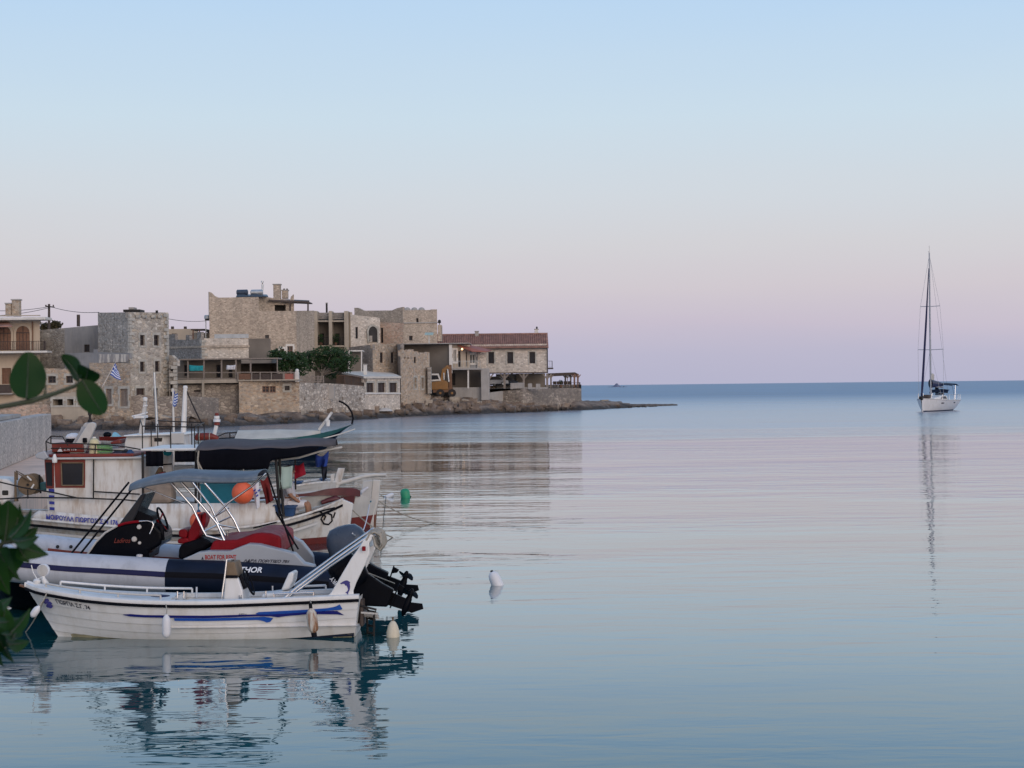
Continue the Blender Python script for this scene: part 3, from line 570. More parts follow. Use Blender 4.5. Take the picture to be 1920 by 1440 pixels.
r = house('lean_to', 'narrow stone annex with pale corner stones right of the tower', [(317, 150.6), (333, 150)], .3, [[(317, 666), (322, 666), (333, 676)]], 'stone_tower', {0: [(318.5, 679, 326, 696, 'n'), (318, 719, 323.5, 745, 'n')]}, 5)
quoins(r, (332.6, 149.98), ((-1, .04), (-1, 0)), 678, 742)
r = house('old_sea_wall', 'rough brown stone sea wall below the tower', [(243, 146.2), (332, 147), (410, 153)], .2, [[(243, 744), (262, 740), (300, 744), (332, 742)], [(332, 742), (410, 746)]], 'stone_base', depth=2, cat='wall')
# ---- utility pole and wires
mb = MB(); pb, pt_ = P(92, 640, 166), P(92, 570, 166); mb.tube([pb, pt_], [.16, .12], 8); r = thing('utility_pole', 'dark wooden utility pole with a short crossarm behind the grey house', 'utility pole', (pb.x, pb.y, pb.z)); mb.build('pole', M['wood_dark'], r, smooth=40)
mb = MB(); mb.bar(P(85, 574, 165.8), P(102, 576, 165.8), .12); [mb.tube([P(q, 574.5, 165.8), P(q, 571.5, 165.8)], .07, 6) for q in (86, 93, 100)]; mb.build('crossarm', M['wood_dark'], r)
def wire(a, b, sag, lab, r=.025, nm='power_line', mat='iron', cat='wire', group='power lines'):
    mb = MB(); a, b = Vector(a), Vector(b); mb.tube([a + (b - a) * k / 14 - Vector((0, 0, sag * 4 * k / 14 * (1 - k / 14))) for k in range(15)], r, 4); return solo(nm, mb, M[mat], lab, cat, group)
wire(P(92, 574, 165.8), P(186, 585.5, 152), .25, 'thin wire from the utility pole to the tower roof'); wire(P(92, 575, 165.8), P(-60, 579, 150), .3, 'upper wire running left from the utility pole'); wire(P(92, 577, 165.8), P(-60, 592, 150), .3, 'lower wire running left from the utility pole')
wire(P(317, 598, 152), P(386, 601.5, 190), .15, 'thin wire between the tower and the tall brown building')
mb = MB(); k = random.Random(2)
for px, py in ((85, 612), (103, 608)):
    for _ in range(260):
        c = P(px + k.gauss(0, 4.5), py + k.gauss(2, 3.2), 168 + k.uniform(-.5, .5)); q = Vector((k.gauss(0, 1), k.gauss(0, 1), k.gauss(0, 1))).normalized() * .22; w = q.orthogonal().normalized() * .13; mb.face([c - q, c + w, c + q, c - w])
solo('shrub', mb, M['shrub'], 'dark bush above the grey house roof beside the utility pole', 'shrub')
# ---- B6 with merlons, houses behind
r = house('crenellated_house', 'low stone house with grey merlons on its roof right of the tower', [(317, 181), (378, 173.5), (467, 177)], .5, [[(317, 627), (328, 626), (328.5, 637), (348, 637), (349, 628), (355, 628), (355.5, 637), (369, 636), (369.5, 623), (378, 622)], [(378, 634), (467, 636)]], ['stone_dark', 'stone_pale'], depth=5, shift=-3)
pbox(r, 'metal_sheet', 402, 626, 466, 634.5, 177.4, .05, 'metal'); mb = MB(); a, b = P(317, 652, 180.9), P(378, 650, 173.4); mb.bar(a, b, .16, .22); b2, c = P(378, 650, 173.4), P(467, 649, 176.9); mb.bar(b2, c, .16, .22); mb.build('string_course', M['stone_hotel'], r)
quoins(r, (378, 173.5), ((X(467, 177) - X(378, 173.5), 3.5), (-1, 0)), 637, 674)
r = house('cream_cottage', 'small cream cottage with two chimneys behind the crenellated house', [(316, 196), (372, 196)], .5, 617, 'render_cream', {0: [(322, 625, 332, 640, 'n')]}, 6)
for px in (323, 347): chimney(r, px, 612, 618, 5, 197, 'wood_dark', False)
r = thing('roof_veranda', 'dark timber veranda on the roof behind the crenellated house', 'veranda', (X(375, 190), 190, 6)); pbox(r, 'roof', 358, 616.5, 384, 619, 189, 3, 'wood_dark')
mb = MB(); mb.prism([P(384, 617, 189), P(384, 620, 189), P(400, 632, 189), P(402, 630, 189)], (0, 3, 0)); mb.build('roof', M['wood_dark'], r); mb = MB(); [mb.bar(P(q, 619, 189), P(q, 642, 189), .13) for q in (362, 374, 386, 393)]; mb.build('post', M['wood'], r)
pbox(r, 'wall', 360, 624, 392, 640, 192, .2, 'render_beige')
r = thing('water_tank', 'grey roof water tank on a stand left of the tall brown building', 'tank', (X(389, 188), 188, 9)); mb = MB(); mb.lathe(P(389.5, 597.5, 189), [(.35, -.02), (.42, 0), (.42, .36), (.3, .42)], 14); mb.build('tank', M['metal'], r, smooth=40); pbox(r, 'stand', 384, 598, 395.5, 600.5, 188.4, 1.2, 'iron'); mb = MB(); [mb.bar(P(q, 600, 188.6), P(q, 640, 188.6), .1) for q in (386, 394)]; mb.build('stand_leg', M['metal'], r)
# ---- B8: tall brown stone building
r = house('tall_stone_building', 'tallest brown coursed stone building with a roof pergola and solar tanks', [(394, 186), (557, 190), (591, 196)], .5,
  [[(394, 547), (397.5, 549), (403, 555), (410, 558), (485, 557), (485.6, 583.5), (557, 583)], [(557, 583), (591, 582.5)]], ['stone_hotel', 'stone_hotel'], {0: [(497, 628, 504.5, 634.5, 'n'), (525, 654, 533, 665, 'r'), (538.5, 649, 549, 668, 'r')]}, 14, shift=-6)
Yb = 190.5
facade(r, (485.5, Yb), (553, Yb + 1), Z(520, 584, Yb) - .3, [(485.5, 556), (500, 557), (544, 563), (546, 556), (550, 552), (553, 552)], 'stone_hotel', [(515, 571, 536, 583, 'o')])
shell(r, [(485.5, Yb), (553, Yb + 1)], Z(520, 584, Yb) - .3, Z(520, 564, Yb), 6, 'stone_hotel')
mb = MB(); mb.prism([P(504, 563, 190.2), P(580, 566, 191), P(580, 568, 191), P(504, 565, 190.2)], (0, 3, 0)); mb.prism([P(504, 560.5, 193.2), P(504, 563, 190.2), P(580, 566, 191), P(580, 564, 194)], (0, 0, .06)); mb.build('pergola_roof', M['wood_dark'], r)
for px in (544, 577.5): mb = MB(); mb.bar(P(px, 566, 190.4), P(px, 583.5, 190.4), .17); mb.build('pergola_post', M['wood_dark'], r)
chimney(r, 519, 534, 560, 13, 195, 'stone_hotel'); chimney(r, 534, 545, 560, 11, 195.5, 'stone_hotel')
for q in (531, 536.5): pbox(r, 'chimney_pot', q, 541, q + 3, 545, 195.6, .2, 'wood_dark')
pbox(r, 'plaster_patch', 465, 634.5, 506, 676, 187.4, .5, 'render_brown')
for px0, px1 in ((443.5, 465), (470, 493)):
    t_ = thing('solar_heater', 'grey solar water tank with its dark panel on the tall building' + (', left one' if px0 < 450 else ', beside the antenna'), 'solar heater', (X(px0, 191), 191, Z(px0, 557, 191)), 'solar heaters on the tall building')
    mb = MB(); a, b = P(px0, 548.5, 191), P(px1, 548, 191); mb.tube([a, a + (b - a) * .06, a + (b - a) * .94, b], [.22, .34, .34, .22], 12); mb.build('tank', M['cowl_blue'] if px0 < 450 else M['metal'], t_, smooth=50)
    mb = MB(); a = P(px0 + 2, 551, 190.6); b = P(px1 + 10, 557, 189.4); mb.prism([a, (a.x, a.y - 1.2, a.z - .5), (b.x, b.y, b.z), (b.x - .3, b.y + 1.2, b.z + .3)], (0, 0, .07)); mb.build('panel', M['glass_dark'], t_); mb = MB(); [mb.bar(P(q, 551, 191), P(q, 560, 191), .07) for q in (px0 + 3, px1 - 3)]; mb.build('frame', M['metal'], t_)
t_ = thing('antenna', 'slender banded antenna mast on the tall building roof', 'antenna', (X(492, 192), 192, Z(492, 557, 192))); mb = MB(); mb.tube([P(492, 557, 192), P(492, 528, 192)], .05, 6); mb.build('mast', M['iron'], t_); mb = MB(); mb.tube([P(491.5, 530, 191.9), P(492, 527, 191.9)], .16, 8); mb.tube([P(492, 545, 192), P(492.5, 533, 192)], [.1, .14], 8); mb.build('aerial', M['metal'], t_)
# ---- B9: loggia with two bays
Y = 207; r = thing('loggia_house', 'plastered house with two tall open balcony bays and columns', 'house', (X(620, Y), Y, 1))
zb_ = .5; shell(r, [(590, Y + 2.4), (653, Y + 2.4)], zb_, Z(620, 584, Y), 7, 'render_brown'); facade(r, (590, Y + 2.4), (653, Y + 2.4), zb_, Z(620, 588, Y), 'render_brown', [(600, 625, 608, 648, 'n'), (629, 625, 637, 648, 'n')])
for a, b in ((589.5, 594.5), (617, 622), (646, 652.5)): pbox(r, 'column', a, 583, b, 668, Y - .1, 2.4, 'render_beige', .02)
for a, b in ((594.5, 617), (622, 646)):
    pbox(r, 'parapet', a, 586, b, 598.5, Y + .9, .3, 'stone_dark'); pbox(r, 'beam', a, 600.5, b, 603.5, Y + .1, 2.2, 'render_beige'); pbox(r, 'balcony_slab', a, 647.5, b, 650.5, Y, 2.3, 'render_beige'); pbox(r, 'lower_wall', a, 650.5, b, 668, Y + .4, .3, 'stone_hotel')
    z = Z(620, 647.5, Y); railing(r, [(X(a, Y + .1), Y + .1, z), (X(b, Y + .1), Y + .1, z)], 1.05)
for q in (603, 630.5):
    t_ = thing('potted_plant', 'dark potted plant on the %s loggia balcony' % ('left' if q < 610 else 'right'), 'plant', (X(q, Y + .6), Y + .6, Z(q, 647.4, Y))); mb = MB(); mb.lathe((X(q, Y + .6), Y + .6, Z(q, 647.4, Y)), [(.16, 0), (.22, .4)], 10); mb.build('pot', M['wood'], t_)
    mb = MB(); kk = random.Random(int(q)); c0 = Vector((X(q, Y + .6), Y + .6, Z(q, 640, Y)))
    for _ in range(120): c = c0 + Vector((kk.gauss(0, .16), kk.gauss(0, .16), kk.uniform(-.2, .9))); d = Vector((kk.gauss(0, 1), kk.gauss(0, 1), kk.gauss(0, 1))).normalized() * .14; w = d.orthogonal().normalized() * .07; mb.face([c - d, c + w, c + d, c - w])
    mb.build('foliage', M['leaves'], t_)
chimney(r, 612.5, 569, 586, 3.4, Y + 2.6, 'iron')
# ---- B10: pale arch front and the fortress block behind
r = house('arched_house', 'pale pointed stone front with a large open arch between slit windows', [(652, 208), (658.5, 207.6), (714, 211)], .5, [[(652, 585), (658.5, 585)], [(658.5, 589.5), (714, 596)]], ['render_beige', 'stone_pale'], {1: [(666.5, 613, 671.5, 635, 'n')]}, 8, shift=-2)
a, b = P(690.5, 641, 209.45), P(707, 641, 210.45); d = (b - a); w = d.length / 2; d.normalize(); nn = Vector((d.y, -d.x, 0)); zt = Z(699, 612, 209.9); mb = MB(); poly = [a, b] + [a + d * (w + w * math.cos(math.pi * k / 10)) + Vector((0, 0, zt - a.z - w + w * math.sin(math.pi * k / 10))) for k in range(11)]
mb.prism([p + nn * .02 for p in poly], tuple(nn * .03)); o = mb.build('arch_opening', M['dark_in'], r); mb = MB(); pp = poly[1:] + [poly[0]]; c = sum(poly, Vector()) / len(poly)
for p, q in zip(pp, pp[1:-1] + [pp[-1]]):
    if (p - q).length > 1e-4: mb.prism([p + nn * .02, q + nn * .02, q + (q - c).normalized() * .25 + nn * .02, p + (p - c).normalized() * .25 + nn * .02], tuple(nn * .09))
mb.build('surround', M['quoin'], o); mb = MB(); mb.prism([a + nn * .06 + d * .1, a + nn * .06 + d * w * .8, a + nn * .06 + d * w * .8 + Vector((0, 0, .8)), a + nn * .06 + d * .1 + Vector((0, 0, .8))], tuple(nn * .05)); mb.build('stair_block', M['stone_grey'], o)
r = house('fortress_block', 'square brown stone block with upswept parapet corners and small windows', [(666, 220), (757, 214), (821, 218)], .5,
  [[(666, 577), (670, 577), (681, 582.5), (735, 582), (745, 577.5), (757, 575.5)], [(757, 582), (810, 581), (810.5, 580), (821, 580)]], ['stone_hotel', 'stone_hotel'], {1: [(780.5, 596.5, 785, 606, 'n'), (767, 629.5, 774, 638.5, 'n')]}, 10, shift=-2)
facade(r, (713, 214.5), (757, 213.7), 5, [(713, 604), (757, 606)], 'stone_red', [(713.8, 614, 718.5, 643, 'n')])
mb = MB(); mb.bar(P(757, 605.5, 213.95), P(821, 604.5, 217.95), .1, .14); mb.build('string_course', M['concrete'], r); pbox(r, 'annex_wall', 821, 609, 827.5, 640, 218, 3, 'stone_hotel'); mb = MB(); mb.lathe(P(824, 609, 218.5), [(.05, 0), (.05, .2), (.22, .25), (.2, .6), (.05, .7)], 8); mb.build('lantern', M['iron'], r)
for q in (764, 777, 790.5):
    t_ = thing('satellite_dish', {764: 'first grey satellite dish on the fortress block, by its tall corner', 777: 'middle grey satellite dish on the fortress block', 790.5: 'last grey satellite dish on the fortress block, nearest the sea'}[q], 'satellite dish', (X(q, 217), 217, Z(q, 583, 217)), 'satellite dishes on the fortress block')
    mb = MB(); c = P(q, 581.5, 217); mb.lathe(c, [(.02, .12), (.22, .09), (.38, .02), (.46, -.08), (.44, -.08), (.36, -.01), (.2, .06)], 16, (.1, -.9, .35)); mb.build('dish', M['concrete'], t_, smooth=60); mb = MB(); mb.tube([c + Vector((0, .1, 0)), c + Vector((0, .15, -.7))], .05, 6); mb.build('mount', M['iron'], t_)
t_ = thing('street_shade', 'small pale green awning on a post before the fortress block', 'awning', (X(804, 212.0), 212.0, Z(804, 645, 212.0))); mb = MB(); mb.prism([P(797, 624.5, 212.0), P(813, 624, 212.0), P(812, 628.5, 211.0), P(796, 628.5, 211.0)], (0, 0, .06)); mb.build('canopy', M['towel'], t_); mb = MB(); mb.bar(P(804.5, 627, 211.5), P(804.5, 646, 211.5), .12); mb.build('post', M['metal'], t_)
# ---- B11: stone cottages and small square tower
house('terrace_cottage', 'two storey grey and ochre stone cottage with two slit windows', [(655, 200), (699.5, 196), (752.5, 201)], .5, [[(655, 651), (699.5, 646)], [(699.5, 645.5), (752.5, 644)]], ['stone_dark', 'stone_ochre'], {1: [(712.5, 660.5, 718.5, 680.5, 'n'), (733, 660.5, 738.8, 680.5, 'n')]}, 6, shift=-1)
r = thing('porch', 'grey lean-to porch with a rolled white awning left of the stone cottage', 'porch', (X(668, 184), 184, 1)); pbox(r, 'roof', 653, 656.5, 679, 659, 193, 3, 'white_trim'); mb = MB(); [mb.bar(P(q, 659, 193.1), P(q, 700, 193.1), .12) for q in (654.5, 678)]; mb.build('post', M['white_trim'], r); pbox(r, 'wall', 655, 659, 678, 702, 195.6, .2, 'render_brown')
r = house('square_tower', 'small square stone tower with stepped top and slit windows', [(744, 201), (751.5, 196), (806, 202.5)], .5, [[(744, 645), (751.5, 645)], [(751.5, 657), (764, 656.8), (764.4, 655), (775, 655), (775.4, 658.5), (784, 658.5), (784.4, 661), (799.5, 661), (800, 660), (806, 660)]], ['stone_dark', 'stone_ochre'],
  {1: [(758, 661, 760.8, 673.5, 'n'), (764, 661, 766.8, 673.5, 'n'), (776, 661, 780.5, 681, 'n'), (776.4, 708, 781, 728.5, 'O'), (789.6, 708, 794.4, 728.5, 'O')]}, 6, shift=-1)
quoins(r, (805.6, 202.4), ((-1, .07), (-1, 0)), 662, 742); pbox(r, 'upper_wall', 752.3, 646, 757, 662, 196.3, .5, 'stone_grey')
pbox(r, 'buttress', 802, 688, 808, 738, 201, 1.5, 'stone_grey')
# ---- B12: low pavilion with white flat roof and the pale sea wall
r = house('pavilion', 'low stone pavilion with a white flat roof and three dark windows', [(645, 190), (683, 184.5), (750, 193)], .3, [[(645, 703), (683, 708)], [(683, 709), (750, 709)]], ['render_brown', 'stone_pale'], {1: [(686.5, 713, 701, 735.5, 's'), (708, 713, 722.5, 735.5, 's'), (729.5, 713, 744.5, 735.5, 's')]}, 5, shift=-2)
mb = MB(); mb.prism([P(641, 701, 190), P(682, 709.5, 184), P(752, 709, 192.6), P(735, 702, 199), P(690, 698, 198)], (0, 0, .22)); mb.build('roof_slab', M['slab_pale'], r); chimney(r, 684.5, 684, 703, 6.5, 188, 'white_trim')
for q in (704.5, 726): pbox(r, 'pier', q - 2.4, 711.5, q + 2.4, 737, 184.4 + (q - 683) * .127, .5, 'quoin')
mb = MB(); a, b = P(682.5, 737.5, 184.4), P(750, 737.5, 192.9); mb.bar(a, b, .25, .16); mb.build('string_course', M['white_trim'], r)
kk = random.Random(4)
r = house('sea_wall', 'long pale rubble sea wall with small drain holes below the trees', [(560, 168.5), (684, 184.3)], .2, [[(560, 717.5), (600, 718.5), (640, 720), (684, 724)]], 'stone_sea', {0: [(570, 745, 572, 750, 'o'), (607, 746, 609, 750, 'o'), (641, 744, 643, 749, 'o'), (674, 746, 676, 751, 'o')]}, 2, cat='wall')
pbox(r, 'patch_panel', 615.5, 722, 627, 749, 175.3, .5, 'concrete')
r = thing('wooden_fence', 'grey wooden fence on top of the sea wall under the trees', 'fence', (X(585, 171.5), 171.5, Z(585, 718, 171.5)))
for q in (561, 572.5, 584.5, 596, 606.5): mb = MB(); mb.bar(P(q, 704, 171.5), P(q, 718.5, 171.5), .12); mb.build('post', M['wood_grey'], r)
for q in (706, 710.5, 715): mb = MB(); mb.bar(P(561, q, 171.4), P(606.5, q + .5, 171.6), .05, .1); mb.build('rail', M['wood_grey'], r)
r = thing('iron_fence', 'thin iron fence along the wall beside the pavilion', 'fence', (X(660, 177), 177, Z(660, 724, 177))); railing(r, [P(632, 722.5, 178.5), P(684, 724.5, 185)], 1.15, 'rusty_steel', .3)
# ---- B7: porch house
Y = 166.5; r = thing('porch_house', 'low house with a long timber porch over a stone base', 'house', (X(440, Y), Y, .5))
facade(r, (333, Y + 2), (452, Y + 2), .3, Z(400, 674, Y + 2), 'render_brown', [(345, 680, 352, 705, 'n'), (405, 680, 414, 708, 'n'), (355, 722, 376, 735, 'n'), (428, 688, 436, 708, 'n')]); shell(r, [(333, Y + 2), (520, Y + 2.4)], .3, Z(400, 674, Y + 2), 6, 'render_brown')
facade(r, (333, Y + .4), (448, Y + .8), .3, Z(400, 721, Y), 'stone_base', [(363, 723, 376, 735, 'n')], name='lower_wall'); facade(r, (448, Y - .4), (561, Y + 1), .3, Z(500, 714, Y), 'stone_ochre', [(491.5, 720, 505, 736, 'm'), (505.5, 720, 517, 736, 'm'), (533.5, 717.5, 543, 732, 'w')], name='lower_wall')
shell(r, [(448, Y - .4), (561, Y + 1)], .3, Z(500, 714, Y), 8, 'stone_ochre')
pbox(r, 'floor_beam', 333, 711, 452, 719, Y - .2, 2.4, 'render_beige'); pbox(r, 'floor_slab', 446, 711, 560, 714.5, Y - .5, 3, 'render_beige')
mb = MB(); mb.prism([P(333, 673, Y - .4), P(521, 670.5, Y - .2), P(521, 673, Y - .2), P(333, 675.5, Y - .4)], (0, 3, 0)); mb.build('porch_roof', M['wood_grey'], r)
for q in (352.5, 382.5, 415.5, 442.5, 470, 520): mb = MB(); mb.bar(P(q, 674, Y - .1), P(q, 712, Y - .1), .15 if q < 500 else .1); mb.build('porch_post', M['wood_grey'], r)
for q in (381, 451): mb = MB(); mb.bar(P(q, 712, Y - .15), P(q, 745 if q < 400 else 762, Y - .15), .22); mb.build('prop_post', M['render_beige'], r)
for py in (698.5, 710): mb = MB(); mb.bar(P(333, py, Y - .12), P(445, py, Y - .08), .06, .09); mb.build('rail', M['wood_grey'], r)
for q in (446, 472, 488, 509, 532, 552): mb = MB(); mb.bar(P(q, 697.5, Y - .42), P(q, 712, Y - .42), .12); mb.build('rail_post', M['wood_grey'], r)
mb = MB(); mb.bar(P(446, 698, Y - .42), P(552, 698, Y - .42), .06, .1); mb.build('rail', M['wood_grey'], r)
for a, b, m_ in ((448, 470, 'wood'), (474, 486, 'wood_dark'), (490, 507, 'wood_dark'), (511, 530, 'wood_dark'), (534, 551, 'awning_red')): pbox(r, 'rail_panel', a, 700.5, b, 711.5, Y - .36, .05, m_)
pbox(r, 'gate_pier', 553.5, 697, 560, 716, Y - .1, .5, 'white_trim'); mb = MB(); mb.ball(P(557, 695, Y + .15), .2, 10, 6); mb.build('finial', M['white_trim'], r, smooth=60)
mb = MB(); kk = random.Random(9)
def hung(name, m_, corners, lab, cat='cloth', group=None, waves=3, amp=.04, nu=10, nv=8, seed=1, ysh=0):
    "a cloth hanging between two upper corners; corners: upper left, upper right, lower right, lower left as points"
    a, b, c, d = map(Vector, corners); mb = MB()
    def fn(u, v):
        p = (a * (1 - u) + b * u) * (1 - v) + (d * (1 - u) + c * u) * v
        return p + Vector((0, math.sin(u * waves * 6.28 + seed) * amp * (.3 + v) + amp * .8 * math.sin(v * 5 + u * 3 + seed), -amp * 1.2 * math.sin(u * math.pi) * (1 - v)))
    mb.grid(fn, nu, nv); return solo(name, mb, m_, lab, cat, group, solid=.012, smooth=60)
hung('towel', M['cloth_turq'], (P(354, 684, Y - .2), P(381, 685.5, Y - .2), P(381, 695, Y - .2), P(355, 696, Y - .2)), 'turquoise cloth hung between the porch posts'); hung('sheet', M['cloth_white'], (P(425, 684.5, Y - .2), P(442, 684, Y - .2), P(441, 692.5, Y - .2), P(424, 693.5, Y - .2)), 'white sheet drying under the timber porch')
# ---- B13: brown rendered house with red canopy
r = house('brown_house', 'dull brown rendered house with a red canopy over its balcony', [(757, 212.0), (846, 209.0)], .8, [[(757, 645), (846, 644.5)]], 'render_brown', depth=9)
pbox(r, 'roof_slab', 744, 642.6, 881, 645.6, 208.3, 10, 'concrete'); pbox(r, 'pilaster', 842.5, 645.7, 847.5, 700, 208.7, .5, 'white_trim')
facade(r, (847.5, 209.4), (882, 210.6), Z(860, 691, 210.0), Z(860, 646, 210.0), 'render_beige', [(850, 656, 855.5, 679, 'g'), (859, 658, 864, 688, 'n'), (873.5, 659, 876, 687, 'n')], name='upper_wall')
facade(r, (878, 210.9), (903, 211.4), Z(890, 691, 211.0), Z(890, 656, 211.0), 'render_grey', [(880.5, 661, 891.5, 681.5, 'g')], name='upper_wall'); facade(r, (896, 210.7), (912, 210.7), Z(890, 691, 211.0), Z(905, 661, 210.0), 'stone_pale', name='upper_wall')
mb = MB(); a, b, c, d = P(859, 648.5, 210.5), P(897, 650, 212.0), P(923, 659.5, 209.0), P(888, 659, 208.4); mb.prism([P(858, 648.5, 209.6), P(884, 649, 213.0), P(922, 658, 212.6), P(912, 660.5, 209.0), P(885, 659.5, 208.6)], (0, 0, .12)); mb.build('tiled_canopy', M['awning_red'], r)
pbox(r, 'balcony_slab', 847, 690, 903, 693.5, 208.6, 3, 'concrete'); z = Z(870, 690, 208.8); railing(r, [(X(849, 208.8), 208.8, z), (X(901, 208.8), 208.8, z)], .9, 'metal', .35)
pbox(r, 'rear_wall', 847, 693, 906, 740, 213.4, .3, 'render_brown'); mb = MB(); mb.bar(P(878, 693, 209.0), P(878, 728, 209.0), .2); mb.build('post', M['white_trim'], r); pbox(r, 'pier', 902.5, 690.5, 917, 750, 209.2, 3.5, 'concrete'); pbox(r, 'base_wall', 846, 726, 903, 757, 210.0, 3, 'concrete'); pbox(r, 'opening', 849, 700, 853.5, 722, 213.25, .1, 'dark_in')
mb = MB(); mb.ball(P(866.5, 654.5, 209.2), .13, 8, 6); o = mb.build('lamp', None or newmat('lit_bulb')[0], r); bm_ = bpy.data.materials['lit_bulb'].node_tree.nodes['Principled BSDF']; bm_.inputs['Emission Color'].default_value = (1, .55, .2, 1); bm_.inputs['Emission Strength'].default_value = 4
# ---- B14: red tiled house over an open ground floor, terrace and pergola
Y = 225; r = thing('tiled_house', 'long pale stone house with a red tiled roof over an open ground floor', 'house', (X(960, Y), Y, 3))
z0, zt = Z(960, 699, Y), Z(960, 650, Y); xl, xr = X(818, Y), X(1026.5, Y); dep = 8
facade(r, (818, Y), (1026.5, Y), z0, zt + .35, 'stone_pale', [(915.5, 660, 926.5, 681.5, 'n'), (951, 660, 962.5, 681.5, 'n'), (992.5, 660, 1003.5, 681.5, 'n')])
for q in (921, 956.7, 998): pbox(r, 'window_surround', q - 8, 658, q - 5.8, 683.5, Y - .06, .05, 'quoin'); pbox(r, 'window_surround', q + 5.8, 658, q + 8, 683.5, Y - .06, .05, 'quoin'); pbox(r, 'lintel', q - 8, 657.6, q + 8, 659.8, Y - .07, .05, 'quoin')
mb = MB(); mb.face([(xr, Y, z0), (xr, Y + dep, z0), (xr, Y + dep, zt), (xr, Y + dep / 2, zt + 1.68), (xr, Y, zt)]); mb.face([(xl, Y + dep, z0), (xr, Y + dep, z0), (xr, Y + dep, zt), (xl, Y + dep, zt)]); mb.face([(xl, Y, z0), (xl, Y + dep, z0), (xl, Y + dep, zt), (xl, Y + dep / 2, zt + 1.68), (xl, Y, zt)]); mb.face([(xl, Y, z0 + .01), (xr, Y, z0 + .01), (xr, Y + dep, z0 + .01), (xl, Y + dep, z0 + .01)]); mb.build('rear_wall', M['stone_pale'], r)
ov = .45; sl = (1.68 + .3) / (dep / 2 + ov); mb = MB(); mb.prism([(xl - .2, Y - ov, zt - .12), (xl - .2, Y + dep / 2, zt + 1.85), (xl - .2, Y + dep + ov, zt - .12), (xl - .2, Y + dep + ov, zt - .3), (xl - .2, Y + dep / 2, zt + 1.63), (xl - .2, Y - ov, zt - .3)], (xr - xl + .4, 0, 0)); rf = mb.build('roof', M['roof_tile'], r)
mb = MB(); nt_ = 52
for k in range(nt_):
    x = xl - .1 + (xr - xl + .2) * (k + .5) / nt_
    for j in range(9):
        a = Vector((x, Y - ov - .04, zt - .13)); b = Vector((x, Y + dep / 2, zt + 1.85)); p = a + (b - a) * (j / 9); q = a + (b - a) * ((j + 1.04) / 9); hw = (xr - xl) / nt_ * .33
        i = mb.add([p + Vector((-hw, 0, 0)), p + Vector((-hw * .5, 0, .17)), p + Vector((hw * .5, 0, .17)), p + Vector((hw, 0, 0)), q + Vector((-hw * .85, 0, 0)), q + Vector((-hw * .4, 0, .13)), q + Vector((hw * .4, 0, .13)), q + Vector((hw * .85, 0, 0))])
        for f in ((0, 4, 5, 1), (1, 5, 6, 2), (2, 6, 7, 3), (0, 1, 2, 3)): mb.idx([i + n_ for n_ in f][::-1])
tag(mb.build('roof_tile', M['roof_tile'], rf), kind='stuff'); mb = MB(); mb.tube([(xl - .2, Y + dep / 2, zt + 1.9), (xr + .2, Y + dep / 2, zt + 1.9)], .14, 8); mb.build('ridge', M['roof_tile'], rf)
mb = MB(); mb.bar((xl, Y - ov - .06, zt - .25), (xr + .2, Y - ov - .06, zt - .25), .12, .1); mb.tube([(xr + .05, Y - .12, zt - .3), (xr + .05, Y - .12, z0)], .06, 6); mb.build('gutter', M['wood_dark'], r)
chimney(r, 894, 622, 633, 7, Y + 3.4, 'concrete'); chimney(r, 1006, 618, 632, 7, Y + 4, 'white_trim'); mb = MB(); mb.tube([P(1006.5, 618, Y + 4.3), P(1006.5, 612.5, Y + 4.3)], .12, 6); mb.build('chimney_pot', M['iron'], r)
pbox(r, 'balcony_slab', 1027, 689.5, 1037.5, 692, Y + 2, 2.4, 'wood_dark'); z = Z(1030, 689.5, Y + 2); railing(r, [(X(1027, Y + 2), Y + 2.05, z), (X(1036, Y + 2), Y + 2.05, z), (X(1036, Y + 2), Y + 4.3, z)], .95, 'iron', .3)
pbox(r, 'floor_beam', 915, 697.5, 1027.5, 700.8, Y - .12, .5, 'wood_dark')
for q in (917, 946, 982, 1026):
    mb = MB(); mb.bar(P(q, 700.6, Y + .2), P(q, 729, Y + .2), .3); [mb.bar(P(q, 711, Y + .2), P(q + s_ * 8, 701, Y + .2), .18) for s_ in (-1, 1)]; mb.build('prop_post', M['wood_grey'], r)
for q in (960, 1000): mb = MB(); mb.bar((X(q, Y + 6), Y + 6, z0), (X(q, Y + 6), Y + 6, 3), .3); mb.build('prop_post', M['wood_grey'], r)
pbox(r, 'inner_wall', 968, 700, 1022, 730, Y + 5, .3, 'render_brown'); pbox(r, 'inner_wall', 930, 701, 970, 730, Y + 5.5, .3, 'render_grey')
Yt = 216; zt_ = Z(1000, 728, Yt); r = thing('terrace', 'raised stone terrace with merlons at the end of the point', 'terrace', (X(1010, Yt), Yt, .5))
facade(r, (903, Yt - 1.5), (943, Yt + 2), -.6, [(903, 738), (943, 733)], 'concrete', name='wall'); facade(r, (943, Yt + 2), (980, Yt + .6), -.6, [(943, 733), (980, 730)], 'stone_base', name='wall'); facade(r, (980, Yt + .6), (1090, Yt + 14), -.6, [(980, 728.5), (1090, 727.5)], 'stone_base'); shell(r, [(903, Yt - 1.5), (943, Yt + 2), (980, Yt + .6), (1090, Yt + 14)], -.6, zt_ + .45, 14, 'stone_base')
for a, b, t_ in ((957, 969, 718), (969, 983, 717.5), (990, 997.5, 719), (1005, 1013, 719.5)): pbox(r, 'merlon', a, t_, b, 730, Yt + 1.4, .4, 'concrete', .03)
pbox(r, 'low_parapet', 957, 726, 1027, 729.4, Yt + 1.5, .35, 'concrete')
